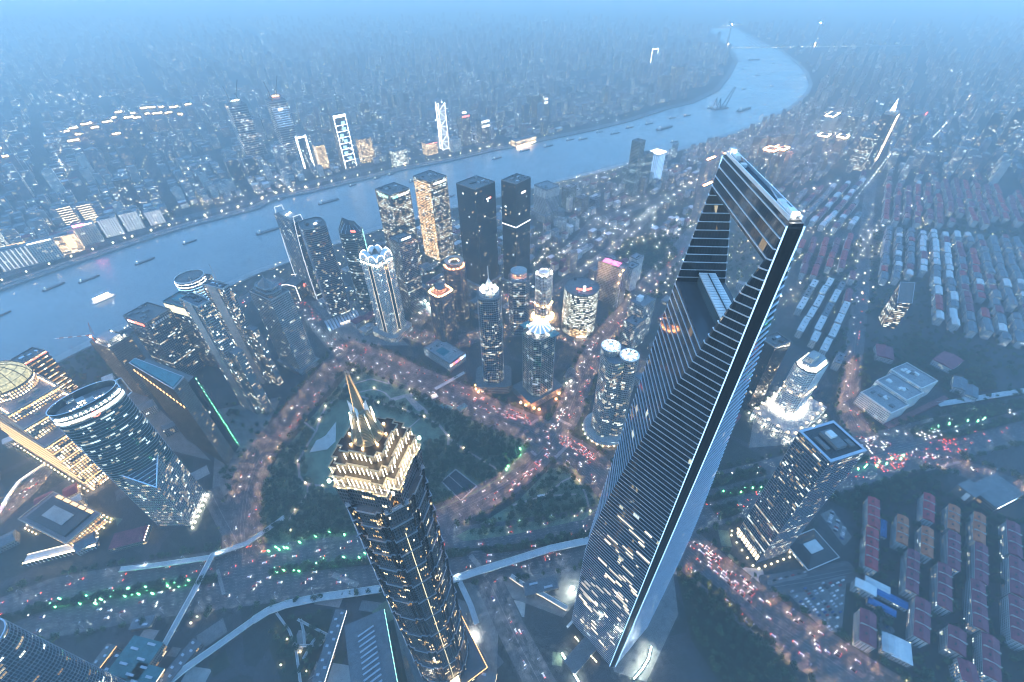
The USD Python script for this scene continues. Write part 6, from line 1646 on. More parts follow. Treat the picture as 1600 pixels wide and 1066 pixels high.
for k in ('curved_avenue', 'main_avenue', 'south_avenue', 'park_road', 'north_avenue', 'junction_street', 'estate_street'):
    p, w = ROADS[k]; ls = LineString(p)
    for sg in (-1, 1):
        s = 0
        while s < ls.length:
            q, q2 = ls.interpolate(s), ls.interpolate(s + 1)
            d = np.array([q2.x - q.x, q2.y - q.y]); d /= max(np.linalg.norm(d), 1e-6)
            x, y = q.x - d[1] * sg * (w / 2 + 8.5), q.y + d[0] * sg * (w / 2 + 8.5)
            if math.hypot(x, y) < 900 and not road_all.contains(Point(x, y)) and not foot_u.contains(Point(x, y)):
                SPOTS.append((math.hypot(x, y), x, y, 'along the ' + k.replace('_', ' ')))
            s += tr.uniform(7, 22)
for reg, step, where, kp in ((Polygon([(693.9,994.6),(1703.4,1369.2),(869.4,479.5),(552.2,487.2)]).buffer(0), 13, 'between the estate rows', .6), (Polygon([(463.0,337.5),(759.0,361.8),(531.7,105.9),(377.3,118.3),(373.8,187.7)]).buffer(0), 9, 'among the blocks of the lower estate', .75), (Polygon([(188.1,837.8),(504.7,1275.2),(914.8,1407.0),(679.1,932.4),(309.6,808.6)]).buffer(0), 13, 'between the blocks by the river road', .5),
                             (Polygon([(-517.7,512.9),(-393.5,554.5),(-384.4,344.7),(-432.4,365.7)]).buffer(0), 12, 'by the curved avenue', .4), (Polygon([(-866.1,598.8),(-773.0,727.7),(-675.9,593.9),(-736.5,518.2)]).buffer(0), 9, 'near the river wall', .6), (Polygon([(-375.0,1104.7),(110.4,1391.6),(112.3,952.5),(-223.5,905.5)]).buffer(0), 15, 'between the riverside towers', .5)):
    scatter(reg.difference(road_all.buffer(2)).difference(RIVER.buffer(12)), step, where, kp)
SPOTS.sort()
PTS, IDX, SC, RO = [], [], [], []
SHORT = {'in the garden beside the tall tower': 'in the garden', 'on the dark slope below the tall tower': 'on the dark slope', 'on the grass south of the right hand crossing': 'on the crossing grass', 'among the blocks of the lower estate': 'among the lower blocks', 'around the raised walkways': 'by the walkways', 'on the verge of the south avenue': 'on the verge'}
for k, (d, x, y, where) in enumerate(SPOTS):
    i = tr.choices(range(5), (4, 4, 2, 2, 3))[0]; s = tr.uniform(.75, 1.35); ro = tr.uniform(0, 360)
    if k < 290:
        proto, nm = KINDS[i]
        x_ = UsdGeom.Xform.Define(stage, numbered('/World/park_tree'))
        x_.GetPrim().GetReferences().AddInternalReference(proto.GetPath())
        x_.AddTranslateOp().Set(Gf.Vec3d(x, y, .05)); x_.AddRotateZOp().Set(ro); x_.AddScaleOp().Set(Gf.Vec3f(s, s, s * tr.uniform(.85, 1.15)))
        x_.GetPrim().SetInstanceable(True)
        lb = '%s %s %s %s' % ('small' if s < .95 else 'large' if s > 1.15 else 'medium', nm, SHORT.get(where, where), by((x, y)))
        tag(x_, lb if len(lb.split()) < 17 else lb.split(' ', 2)[2], 'tree', 'trees ' + where)
    else:
        PTS.append((x, y, .05)); IDX.append(i); SC.append((s, s, s)); RO.append(ro)
pi = UsdGeom.PointInstancer.Define(stage, '/World/tree_canopy')
pi.CreatePositionsAttr(Vt.Vec3fArray([Gf.Vec3f(*p) for p in PTS])); pi.CreateProtoIndicesAttr(Vt.IntArray(IDX)); pi.CreateScalesAttr(Vt.Vec3fArray([Gf.Vec3f(*p) for p in SC]))
pi.CreateOrientationsAttr(Vt.QuathArray([Gf.Quath(math.cos(math.radians(a) / 2), 0, 0, math.sin(math.radians(a) / 2)) for a in RO]))
protos = UsdGeom.Scope.Define(stage, '/World/tree_canopy/kinds')
for k in range(5):
    x_ = UsdGeom.Xform.Define(stage, '/World/tree_canopy/kinds/tree_%d' % k); x_.GetPrim().GetReferences().AddInternalReference(KINDS[k][0].GetPath())
    pi.GetPrototypesRel().AddTarget(x_.GetPath())
tag(pi, 'green tree crowns filling the parks, streets and estates', 'trees', None, 'stuff')

# ---------------------------------------------------------------- street lamps
stage.CreateClassPrim('/World/_lamp')
for nm, mt in (('warm', 'lamp_warm'), ('cool', 'lamp_cool')):
    x_ = UsdGeom.Xform.Define(stage, '/World/_lamp/' + nm)
    MB().prism(circle(.14, 6), 0, 9.5, top=circle(.08, 6)).build('pole', M['metal'], x_); MB().bar((0, 0, 9.4), (2.2, 0, 9.9), .12).build('arm', M['metal'], x_)
    MB().box((2.2, 0, 9.62), (1.1, .5, .12)).build('lamp_head', M[mt], x_); MB().box((2.2, 0, 9.75), (1.7, .95, .16)).build('lamp_hood', M['metal'], x_)
LSPOT = []
for k, st_, nm in (('main_avenue', 26, 'warm'), ('curved_avenue', 26, 'warm'), ('north_avenue', 24, 'warm'), ('park_road', 26, 'warm'), ('cross_street', 26, 'warm'), ('south_avenue', 42, 'cool'), ('junction_street', 30, 'warm'), ('estate_street', 24, 'warm'), ('north_street', 32, 'warm'), ('station_road', 34, 'warm'), ('riverside_street', 30, 'cool'), ('tower_street', 30, 'cool'), ('west_street', 20, 'warm')):
    p, w = ROADS[k]; ls = LineString(p)
    for sg in (-1, 1):
        s = 4
        while s < ls.length:
            q, q2 = ls.interpolate(s), ls.interpolate(min(s + 1, ls.length))
            d = np.array([q2.x - q.x, q2.y - q.y]); L_ = np.linalg.norm(d)
            if L_ > 1e-6:
                d /= L_; x, y = q.x - d[1] * sg * (w / 2 + 1.2), q.y + d[0] * sg * (w / 2 + 1.2)
                if not road_all.contains(Point(x, y)) and not foot_u.contains(Point(x, y)) and math.hypot(x, y) < 1500:
                    LSPOT.append((math.hypot(x, y), x, y, math.degrees(math.atan2(-d[0] * sg, d[1] * sg)), nm, k))
            s += st_
for d, x, y, an, nm, k in sorted(LSPOT)[:300]:
    x_ = UsdGeom.Xform.Define(stage, numbered('/World/street_lamp'))
    x_.GetPrim().GetReferences().AddInternalReference('/World/_lamp/' + nm)
    x_.AddTranslateOp().Set(Gf.Vec3d(x, y, .1)); x_.AddRotateZOp().Set(an); x_.GetPrim().SetInstanceable(True)
    tag(x_, '%s street lamp on the %s %s' % (nm, k.replace('_', ' '), by((x, y))), 'street lamp', 'street lamps along the ' + k.replace('_', ' '))
pl_ = None
for k in range(44):
    q = wl.interpolate(260 + k * 46); q2 = wl.interpolate(261 + k * 46); n_ = np.array([-(q2.y - q.y), q2.x - q.x]) * 13
    if pl_ is None:
        pl_ = thing('quay_lamp', 'warm lamp on the far promenade edge', 'street lamp', (q.x + n_[0], q.y + n_[1], 5), 0, 'lamps along the far promenade')
        MB().prism(circle(.25, 6), 0, 8).build('pole', M['metal'], pl_); MB().box((0, 0, 8), (1.6, 1.6, 1.6)).build('lamp_head', M['flood_gold'], pl_)
    else:
        copy_of(pl_, (q.x + n_[0], q.y + n_[1], 5), 0, 'warm lamp on the far promenade edge')
# green tree lights on the median of the south avenue, white path lamps in the park
for nm, mt, lab, cat, pts in (('tree_light', 'lamp_green', 'green ground light under the median trees of the south avenue', 'ground light', [(-550.8,212.3),(-543.7,210.3),(-536.6,208.4),(-535.8,214.8),(-528.7,212.8),(-521.6,210.9),(-520.7,217.3),(-513.6,215.4),(-506.5,213.4),(-505.5,219.9),(-498.4,217.9),(-491.3,216.0),(-490.2,222.4),(-483.1,220.5),(-476.0,218.5),(-474.7,225.0),(-467.6,223.0),(-460.6,221.1),(-459.1,227.7),(-452.1,225.6),(-445.1,223.7),(-443.4,230.3),(-436.4,228.3),(-429.4,226.3),(-427.6,232.9),(-420.6,230.9),(-413.6,228.9),(-411.7,235.6),(-404.7,233.6),(-397.7,231.5),(-395.6,238.3),(-297.6,245.9),(-290.1,244.7),(-282.6,243.6),(-277.7,249.2),(-270.3,248.0),(-262.8,246.8),(-257.7,252.5),(-250.2,251.3),(-242.8,250.1),(-237.5,255.9),(-230.0,254.7),(-222.5,253.5),(-217.1,259.3),(-209.6,258.1),(-202.1,256.8),(-196.5,262.7),(-189.0,261.5),(-311.8,271.2),(-305.4,271.5),(-299.1,271.8),(-292.7,272.1),(-286.4,272.4),(-275.8,283.7),(-258.7,286.8),(-241.5,289.9),(-224.1,293.0),(288.2,341.0),(298.6,342.8),(309.0,344.5),(319.5,346.3),(330.1,348.1),(340.7,349.9),(493.3,372.7),(503.1,375.2),(512.9,377.7),(522.9,380.2),(532.8,382.7),(542.9,385.3),(553.0,387.8),(563.2,390.4),(573.4,393.0),(650.2,442.5),(666.8,446.0),(683.4,449.4),(700.2,452.9),(717.1,456.4),(734.1,459.9),(751.3,463.5),(-12.7,385.6),(-8.0,392.1),(-3.2,398.7),(1.6,405.4),(6.6,412.2),(11.6,419.1),(16.7,426.1)]),
                              ('path_lamp', 'lamp_path', 'small warm path lamp beside a park path', 'path lamp', [(-291.4,600.6),(-297.1,538.3),(-314.9,513.7),(-316.3,484.6),(-320.6,427.6),(-322.1,404.4),(-297.8,367.1),(-271.7,362.4),(-227.0,520.3),(-185.6,506.3),(-145.6,487.3),(-101.9,447.1),(-100.7,425.1),(-76.1,422.2),(-46.0,400.7),(-22.0,383.6),(-298.4,325.8),(-276.8,580.2),(-242.1,553.8),(-362.1,430.9),(-331.2,363.7),(-324.8,324.4),(-293.0,296.8),(91.9,363.2),(100.4,316.1),(40.4,341.1),(-183.2,504.9),(-165.1,526.1),(-179.8,549.1),(-268.4,182.2),(-250.7,172.7),(-232.4,160.5),(-217.5,178.3),(-248.6,149.2),(-219.6,143.2),(-206.6,166.0),(-365.0,190.1),(-349.9,202.9),(-361.2,196.5)])):
    first = None
    for k, (x, y) in enumerate(pts):
        x, y = (x + tr.uniform(-3, 3), y + tr.uniform(-4, 4)) if nm == 'tree_light' else (x, y)
        if first is None:
            first = thing(nm, lab, cat, (x, y, .1), 0, nm.replace('_', ' ') + 's')
            MB().prism(circle(.1, 6), 0, 2.4).build('post', M['metal'], first); MB().box((0, 0, 2.4), (.7, .7, .6)).build('lamp_head', M[mt], first)
            if nm == 'tree_light':
                MB().box((.5, 0, .2), (.9, .9, .5)).build('lamp_glass', M[mt], first)
        else:
            copy_of(first, (x, y, .1), 0, lab)

# ---------------------------------------------------------------- cars
stage.CreateClassPrim('/World/_car')
CARC = [('white', (.7, .7, .7)), ('silver', (.4, .42, .44)), ('black', (.02, .02, .022)), ('red', (.35, .03, .03)), ('grey', (.12, .125, .13)), ('blue', (.03, .07, .2))]
for nm, col in CARC:
    pm = usdkit.material(stage, '/World/Looks/paint_' + nm, {'p': ('principled_bsdf', {'base_color': col, 'roughness': .3, 'coat_weight': .6})}, surface='p.BSDF')
    for lit in (0, 1):
        x_ = UsdGeom.Xform.Define(stage, '/World/_car/%s_%d' % (nm, lit))
        b_ = MB().prism([(-2.25, -.85), (-2.05, -.93), (2.0, -.93), (2.25, -.75), (2.25, .75), (2.0, .93), (-2.05, .93), (-2.25, .85)], .28, .85)
        b_.prism([(-1.7, -.82), (.9, -.82), (.9, .82), (-1.7, .82)], 1.2, 1.42, top=[(-1.5, -.72), (.6, -.72), (.6, .72), (-1.5, .72)])
        b_.build('body', pm, x_)
        MB().prism([(-2.0, -.86), (1.25, -.86), (1.25, .86), (-2.0, .86)], .85, 1.25, top=[(-1.7, -.8), (.8, -.8), (.8, .8), (-1.7, .8)], cap=False).build('windows', M['black'], x_)
        for sx in (-1.35, 1.4):
            for sy in (-.86, .86):
                MB().add(*(lambda c: (c.vertices, c.faces))(trimesh.creation.cylinder(.33, .2, sections=8, transform=trimesh.transformations.translation_matrix([sx, sy, .33]) @ trimesh.transformations.rotation_matrix(math.pi / 2, [1, 0, 0])))).build('wheel', M['black'], x_)
        for sy in (-.62, .62):
            MB().box((2.26, sy, .5), (.14, .42, .22)).build('headlight', M['headlight' if lit else 'white'], x_); MB().box((-2.26, sy, .55), (.12, .42, .2)).build('taillight', M['taillight' if lit else 'red_roof'], x_)
cars = random.Random(11)
CSPOT = []


def lane_cars(k, offs, dens, s0=0, s1=1e9, lo=7.0):
    p, w = ROADS[k]; ls = LineString(p)
    for off in offs:
        o = ls.parallel_offset(abs(off), 'left' if off < 0 else 'right')
        if o.geom_type != 'LineString' or o.is_empty:
            continue
        s = max(s0, 0) + cars.uniform(0, 10)
        while s < min(o.length - 2, s1):
            q, q2 = o.interpolate(s), o.interpolate(s + 1)
            if ls.project(Point(q2.x, q2.y)) < ls.project(Point(q.x, q.y)):
                an = math.degrees(math.atan2(q.y - q2.y, q.x - q2.x))
            else:
                an = math.degrees(math.atan2(q2.y - q.y, q2.x - q.x))
            CSPOT.append((q.x, q.y, an + (180 if off < 0 else 0), k))
            s += cars.uniform(lo, lo + dens)


half = lambda k: [o for o in np.arange(-ROADS[k][1] / 2 + 2.2, ROADS[k][1] / 2 - 1, 3.8) if abs(o) > 1.4]
for k, dn, lo in (('main_avenue', 55, 9), ('curved_avenue', 70, 9), ('north_avenue', 40, 8), ('park_road', 50, 8), ('south_avenue', 85, 10), ('junction_street', 45, 8), ('cross_street', 50, 9), ('estate_street', 30, 8), ('tower_street', 45, 8), ('north_street', 60, 9), ('west_street', 30, 8), ('riverside_street', 40, 8)):
    lane_cars(k, half(k), dn, lo=lo)
JAM = [('main_avenue', (92.6,406.8), 60, 1.5), ('main_avenue', (-2.3,479.9), 45, 3), ('north_avenue', (79.9,471.3), 60, 2), ('park_road', (10.3,375.4), 60, 1.5), ('south_avenue', (541.2,397.1), 60, 2), ('junction_street', (601.8,395.7), 45, 2), ('main_avenue', (245.0,226.1), 70, 2.5), ('south_avenue', (650.4,422.8), 50, 3)]
for k, c_, L, dn in JAM:
    s = LineString(ROADS[k][0]).project(Point(*c_))
    lane_cars(k, [o for o in half(k) if o < 0] if k != 'south_avenue' else half(k), dn, s - L / 2, s + L / 2, 6.2)
near, kept = [], []
for q in sorted(CSPOT, key=lambda q: math.hypot(q[0], q[1])):
    if math.hypot(q[0], q[1]) > 1150 or foot_u.contains(Point(q[0], q[1])):
        continue
    if all((q[0] - r[0]) ** 2 + (q[1] - r[1]) ** 2 > 14 for r in kept):
        kept.append(q)
cars.shuffle(kept)
LOTS = [([(315.6,212.1),(389.8,227.2),(352.1,172.3),(336.8,172.5)], 'in the walled triangular car park', 62, 20), ([(406.0,305.6),(422.1,311.7),(425.1,276.6),(411.4,266.9)], 'in the strip of bays by the estate wall', 22, -40), ([(406.3,193.7),(409.5,171.3),(399.8,167.2),(393.1,184.2)], 'on the yard by the blue sheds', 8, 30), ([(298.4,226.6),(348.4,235.3),(344.6,231.0),(297.6,221.6)], 'beside the lot street', 8, 12)]
kept = sorted(kept[:950], key=lambda q: math.hypot(q[0], q[1]))
for q in kept[:225]:
    nm = cars.choices(CARC, (5, 4, 4, 1, 3, 1))[0][0]
    x_ = UsdGeom.Xform.Define(stage, numbered('/World/car'))
    x_.GetPrim().GetReferences().AddInternalReference('/World/_car/%s_1' % nm)
    x_.AddTranslateOp().Set(Gf.Vec3d(q[0], q[1], .03)); x_.AddRotateZOp().Set(q[2]); x_.GetPrim().SetInstanceable(True)
    tag(x_, 'lit %s car on the %s %s' % (nm, q[3].replace('_', ' '), by(q)), 'car', 'cars on the ' + q[3].replace('_', ' '))
ti = UsdGeom.PointInstancer.Define(stage, '/World/traffic')
ti.CreatePositionsAttr(Vt.Vec3fArray([Gf.Vec3f(q[0], q[1], .03) for q in kept[225:]])); ti.CreateProtoIndicesAttr(Vt.IntArray([cars.randrange(6) for q in kept[225:]]))
ti.CreateOrientationsAttr(Vt.QuathArray([Gf.Quath(math.cos(math.radians(q[2]) / 2), 0, 0, math.sin(math.radians(q[2]) / 2)) for q in kept[225:]]))
UsdGeom.Scope.Define(stage, '/World/traffic/kinds')
for nm, col in CARC:
    x_ = UsdGeom.Xform.Define(stage, '/World/traffic/kinds/' + nm); x_.GetPrim().GetReferences().AddInternalReference('/World/_car/%s_1' % nm); ti.GetPrototypesRel().AddTarget(x_.GetPath())
tag(ti, 'farther lit traffic filling the lanes of the avenues', 'traffic', None, 'stuff')
for poly, where, n_, an in LOTS:
    g_ = Polygon(poly).buffer(0)
    sheet(g_.buffer(2), .08, 'car_park', M['plaza'], kind='structure')
    a_ = math.radians(an); e_ = np.array([math.cos(a_), math.sin(a_)]); m_ = np.array([-e_[1], e_[0]]); c0 = np.array(g_.centroid.coords[0]); cand = []
    for i in range(-14, 15):
        for j in range(-14, 15):
            p = c0 + e_ * i * 8.2 + m_ * j * 3.0
            if g_.contains(Point(*p)):
                cand.append(p)
    cars.shuffle(cand)
    for p in cand[:n_]:
        nm = cars.choices(CARC, (6, 4, 3, 1, 2, 1))[0][0]
        x_ = UsdGeom.Xform.Define(stage, numbered('/World/parked_car'))
        x_.GetPrim().GetReferences().AddInternalReference('/World/_car/%s_0' % nm)
        x_.AddTranslateOp().Set(Gf.Vec3d(*p, .1)); x_.AddRotateZOp().Set(an + cars.choice((0, 180))); x_.GetPrim().SetInstanceable(True)
        tag(x_, '%s car parked %s' % (nm, where), 'car', 'cars parked ' + where)

# ---------------------------------------------------------------- boats
def boat(name, label, x, y, ang, L, kind='barge', group=None):
    t = thing(name, label, {'barge': 'barge', 'ship': 'cargo ship', 'cruise': 'cruise boat', 'small': 'boat'}[kind], (x, y, .05), ang, group)
    W = L * (.17 if kind != 'cruise' else .26)
    hull = [(-L / 2, -W * .42), (-L * .42, -W / 2), (L * .3, -W / 2), (L * .44, -W * .28), (L / 2, 0), (L * .44, W * .28), (L * .3, W / 2), (-L * .42, W / 2), (-L / 2, W * .42)]
    h = max(1.6, L * .04)
    MB().prism(hull, 0, h).build('hull', M['hull' if kind != 'cruise' else 'white'], t)
    if kind == 'cruise':
        for k in range(3):
            q = [(a * (.86 - .12 * k) - L * .02 * k, b * (.88 - .1 * k)) for a, b in hull]
            d_ = MB().prism(q, h + 2.8 * k, h + 2.8 * k + 2.6).build('deck', M['white'], t)
            MB().ring(q, h + 2.8 * k + .9, .15, 1.0).build('window_lights', M['glow_warm'], d_)
        for k in range(10):
            MB().box((-L * .36 + k * L * .07, 0, h + 8.6), (.9, .9, .7)).build('deck_lamp', M['lamp_white'], t)
        return t
    MB().ring(grow(hull, -.9), h, .8, .9).build('bulwark', M['rust'], t)
    MB().box((L * .04, 0, h - .5), (L * .6, W * .66, 1.2 if kind == 'barge' else 2.6)).build('cargo_hatch', M['grey'], t)
    wh = MB().box((-L * .38, 0, h), (L * .1, W * .7, L * .055 + 2)).build('wheelhouse', M['white'], t)
    MB().box((-L * .38, 0, h + L * .055 + 2), (L * .07, W * .5, 1.6)).build('bridge_deck', M['white'], t)
    MB().bar((-L * .36, 0, h), (-L * .36, 0, h + L * .055 + 9), .25).build('mast', M['metal'], t)
    MB().box((-L * .33, 0, h + L * .055 + 3.7), (.7, .7, .7)).build('deck_lamp', M['lamp_gold'], t)
    return t


BOATS = [(np.float64(-576.2), np.float64(1392.1),40.0,68.0, 'on the bend before the sail tower'),(np.float64(-684.6), np.float64(1186.6),40.9,67.5, 'beside the near bank by the sail tower'),(np.float64(-935.0), np.float64(1024.8),53.9,46.6, 'in mid river before the quay buildings'),(np.float64(-1017.7), np.float64(941.2),54.5,43.9, 'second in the line before the promenade'),(np.float64(-1077.8), np.float64(909.0),58.6,44.7, 'third in the line before the promenade'),(np.float64(-1102.9), np.float64(799.9),64.9,27.7, 'at the left picture edge'),(np.float64(-876.2), np.float64(1127.9),50.2,36.5, 'close to the curved pier'),(np.float64(-329.6), np.float64(1566.6),41.9,42.2, 'by the far bank beyond the bend'),(np.float64(-192.3), np.float64(1416.3),38.1,39.2, 'behind the amber banded tower'),(np.float64(65.6), np.float64(1883.5),36.1,52.5, 'before the lit terminal hall'),(np.float64(165.3), np.float64(1937.5),35.9,48.3, 'just past the lit terminal hall'),(np.float64(-44.3), np.float64(1793.4),41.5,45.9, 'off the far promenade'),(np.float64(264.7), np.float64(2022.4),30.2,40.7, 'in the upper reach, first'),(np.float64(320.3), np.float64(2028.4),29.9,48.0, 'in the upper reach, second'),(np.float64(408.4), np.float64(2131.6),30.4,36.7, 'off the old docks'),(np.float64(472.4), np.float64(2107.0),29.8,51.3, 'off the old docks, farther out'),(np.float64(556.5), np.float64(2195.9),30.2,46.5, 'in the upper reach near the sheds'),(np.float64(659.2), np.float64(2255.7),30.2,48.6, 'in mid river upstream'),(np.float64(711.8), np.float64(2174.6),37.0,110.2, 'long, off the near bank upstream'),(np.float64(695.1), np.float64(1967.8),32.3,46.6, 'close to the near bank upstream'),(np.float64(797.9), np.float64(2352.4),30.4,43.3, 'near the far quay lamps'),(np.float64(883.0), np.float64(2396.1),30.3,49.1, 'upstream beside the floating crane'),(np.float64(1048.6), np.float64(2544.1),30.7,43.9, 'tiny, left of the floating crane'),(np.float64(1202.3), np.float64(2490.7),37.9,133.6, 'large, right of the floating crane'),(np.float64(1676.6), np.float64(3424.6),20.2,43.5, 'white, in the wide upper bend'),(np.float64(1604.8), np.float64(3062.8),18.6,29.1, 'in the wide upper bend, right side'),(np.float64(1926.8), np.float64(4068.9),10.4,99.2, 'broad, below the cable bridge'),(np.float64(1402.1), np.float64(2985.3),32.5,36.6, 'small, in the bend'),(np.float64(1682.3), np.float64(3679.0),21.4,23.4, 'speck, in the bend'),(np.float64(1986.6), np.float64(3873.8),21.7,31.5, 'speck, by the right bank of the bend'),(np.float64(1829.0), np.float64(3532.1),20.4,28.4, 'speck, lower by the right bank')]
for k, (x, y, an, L, where) in enumerate(BOATS):
    L = min(max(L, 18), 120)
    boat('barge' if L < 90 else 'cargo_ship', 'dark %s %s' % ('barge' if L < 90 else 'cargo ship', where), x, y, an, L, 'barge' if L < 90 else 'ship')
boat('cruise_boat', 'bright white lit cruise boat alone in mid river', *(np.float64(-921.325085106106), np.float64(853.1706175678174)), 56.7, 46, 'cruise')
for k, (x, y, an) in enumerate([(-919.3,1259.7,60.0),(-898.3,1285.6,59.8),(-852.6,1311.3,59.1),(-809.4,1328.3,58.3),(-761.5,1400.6,58.2),(-736.2,1420.3,57.9),(-535.8,1534.3,55.4),(-466.3,1598.7,54.9),(-423.5,1635.4,54.6)]):
    boat('moored_boat', 'small boat moored along the far promenade', x, y, an, 30, 'small', 'boats moored at the far promenade')
fc = thing('floating_crane', 'floating sheerleg crane with a tall leaning lattice boom', 'floating crane', (*(np.float64(1088.7101596925527), np.float64(2526.970866530121)), 0), 26.5)
MB().prism(rect(90, 36), 0, 5).build('pontoon', M['hull'], fc)
for sy in (-12, 12):
    MB().line([(-35, sy, 5), (-22, sy, 52), (-8, sy, 5)], 3).build('back_frame', M['hull'], fc); MB().line([(25, sy, 5), (75, sy * .3, 92)], 3).build('boom', M['hull'], fc)
MB().line([(-22, 0, 52), (75, 0, 92)], 1.2).build('boom_stay', M['metal'], fc)
for k in range(6):
    f_ = (k + .5) / 6
    MB().bar((25 + 50 * f_, -12 + 8 * f_, 5 + 87 * f_), (25 + 50 * f_, 12 - 8 * f_, 5 + 87 * f_), 1.2).build('boom_tie', M['hull'], fc)
MB().box((-30, 0, 5), (16, 20, 9)).build('deckhouse', M['white'], fc)

# ---------------------------------------------------------------- bridges
bp = np.array([(np.float64(1807.7403693630777), np.float64(4362.008009917635)),(np.float64(2512.2050645581353), np.float64(4346.7863813184795))])
d_ = bp[1] - bp[0]; bl = np.linalg.norm(d_); d_ /= bl
cb = thing('cable_bridge', 'cable stayed bridge with two lit pylons across the far river', 'bridge', (*bp.mean(0), 0), math.degrees(math.atan2(d_[1], d_[0])))
MB().box((0, 0, 46), (bl + 1700, 30, 4)).build('deck', M['concrete'], cb)
for sx in (-1, 1):
    x = sx * bl / 2
    py = MB()
    for sy in (-1, 1):
        py.line([(x, sy * 22, 0), (x, sy * 20, 50), (x, sy * 3, 140), (x, sy * 2, 205)], 7)
    pp = py.build('pylon', M['concrete'], cb)
    MB().box((x, 0, 205), (8, 8, 7)).build('pylon_lamp', M['lamp_white'], cb)
    for k in range(6):
        MB().box((x, -24, 52 + k * 5), (4, 3, 3)).build('pylon_lamp', M['flood_gold'], cb)
    for k in range(1, 9):
        for q in (-1, 1):
            MB().bar((x, 0, 135 + k * 7.5), (x + q * k * bl / 17, 0, 50), 1.2).build('stay_cable', M['metal'], cb)
for k in range(60):
    if k % 3 == 0:
        continue
    MB().box((-bl * 1.0 + k * bl / 30, -14, 50), (2.2, 2.2, 2)).build('deck_lamp', M['lamp_gold'], cb)
for k in range(-8, 9):
    if abs(k * 130) > bl / 2 + 60:
        MB().box((k * 130, 0, 0), (6, 24, 46)).build('pier', M['concrete'], cb)


def footbridge(label, pts, w, z, light=None, rail='white', mat='deck_pale', pier=26):
    t = thing('footbridge', label, 'footbridge', (*pts[0], 0)); o = np.array(pts[0])
    ls = LineString([tuple(np.array(p) - o) for p in pts])
    sheet(ls.buffer(w / 2, cap_style=2), z, 'deck', M[mat], t, thick=.9)
    for sg in ('left', 'right'):
        e_ = ls.parallel_offset(w / 2 - .15, sg)
        for q in getattr(e_, 'geoms', [e_]):
            MB().line([(*c, z + .6) for c in q.coords], .22, 1.2).build('railing', M[rail], t)
    s = pier / 2
    while s < ls.length:
        q = ls.interpolate(s)
        MB().prism(circle(.7, 8, q.x, q.y), 0, z - .9).build('pier', M['concrete'], t); s += pier
    if light:
        e_ = ls.parallel_offset(w / 2 + .1, 'right')
        for q in getattr(e_, 'geoms', [e_]):
            MB().line([(*c, z - .5) for c in q.coords], .25).build('edge_light', M[light], t)
    return t


footbridge('long pale raised walkway curving along the near side of the south avenue', [(-293.7,190.1),(-280.5,199.6),(-262.6,206.0),(-226.8,212.8),(-183.7,217.6),(-125.4,225.0),(-71.8,230.6),(-47.2,238.2),(-4.9,250.3),(43.0,264.3),(96.2,274.7)], 8.5, 7)
footbridge('pale raised walkway running down to the lower left picture edge', [(-291.7,192.0),(-321.7,166.0),(-345.2,146.3),(-361.4,128.8)], 7, 6.8)
footbridge('raised walkway crossing the south avenue over the green lights', [(-305.0,312.8),(-322.6,293.8),(-340.0,277.3),(-375.9,263.5),(-376.6,217.7),(-379.2,166.6)], 6, 7.4)
footbridge('raised walkway running left from the avenue crossing', [(-376.3,261.1),(-405.7,257.0),(-442.1,252.3),(-480.9,248.4)], 6, 7.0, 'glow_white')
footbridge('covered footbridge across the main avenue beside the park pavilions', [(-133.8,544.2),(-113.4,560.8),(-85.9,584.5)], 5, 7)
footbridge('lit walkway descending between the stepped and the trapezoid tower', [(-6.6,233.5),(6.1,224.6),(31.6,211.6),(56.6,197.0)], 5, 5.5, 'glow_warm')
footbridge('short raised walkway joining the curved walkway to the stepped tower', [(-68.7,230.5),(-52.7,202.5),(-44.4,182.9)], 6, 6.5)
footbridge('long pale elevated road by the right hand green strip', [(693.9,490.4),(770.9,502.7),(857.5,516.7),(960.2,533.7)], 9, 5)
for k, q in enumerate([[(-271.9,198.2),(-250.9,180.6),(-238.3,165.3),(-220.9,131.4)],[(-245.6,191.3),(-226.5,183.4),(-207.1,175.6),(-212.4,166.1),(-238.3,165.3)],[(-242.0,191.2),(-233.5,177.3),(-229.1,166.3)],[(-215.9,177.0),(-221.5,168.6),(-226.0,153.5)]]):
    footbridge('%s garden walkway of the triangular truss left of the grey hall' % ('main', 'angular', 'short inner', 'slanting')[k], q, 2.4, 4)
M['ridge_roof'] = plain('ridge_roof', (.12, .13, .14), .5, .3)
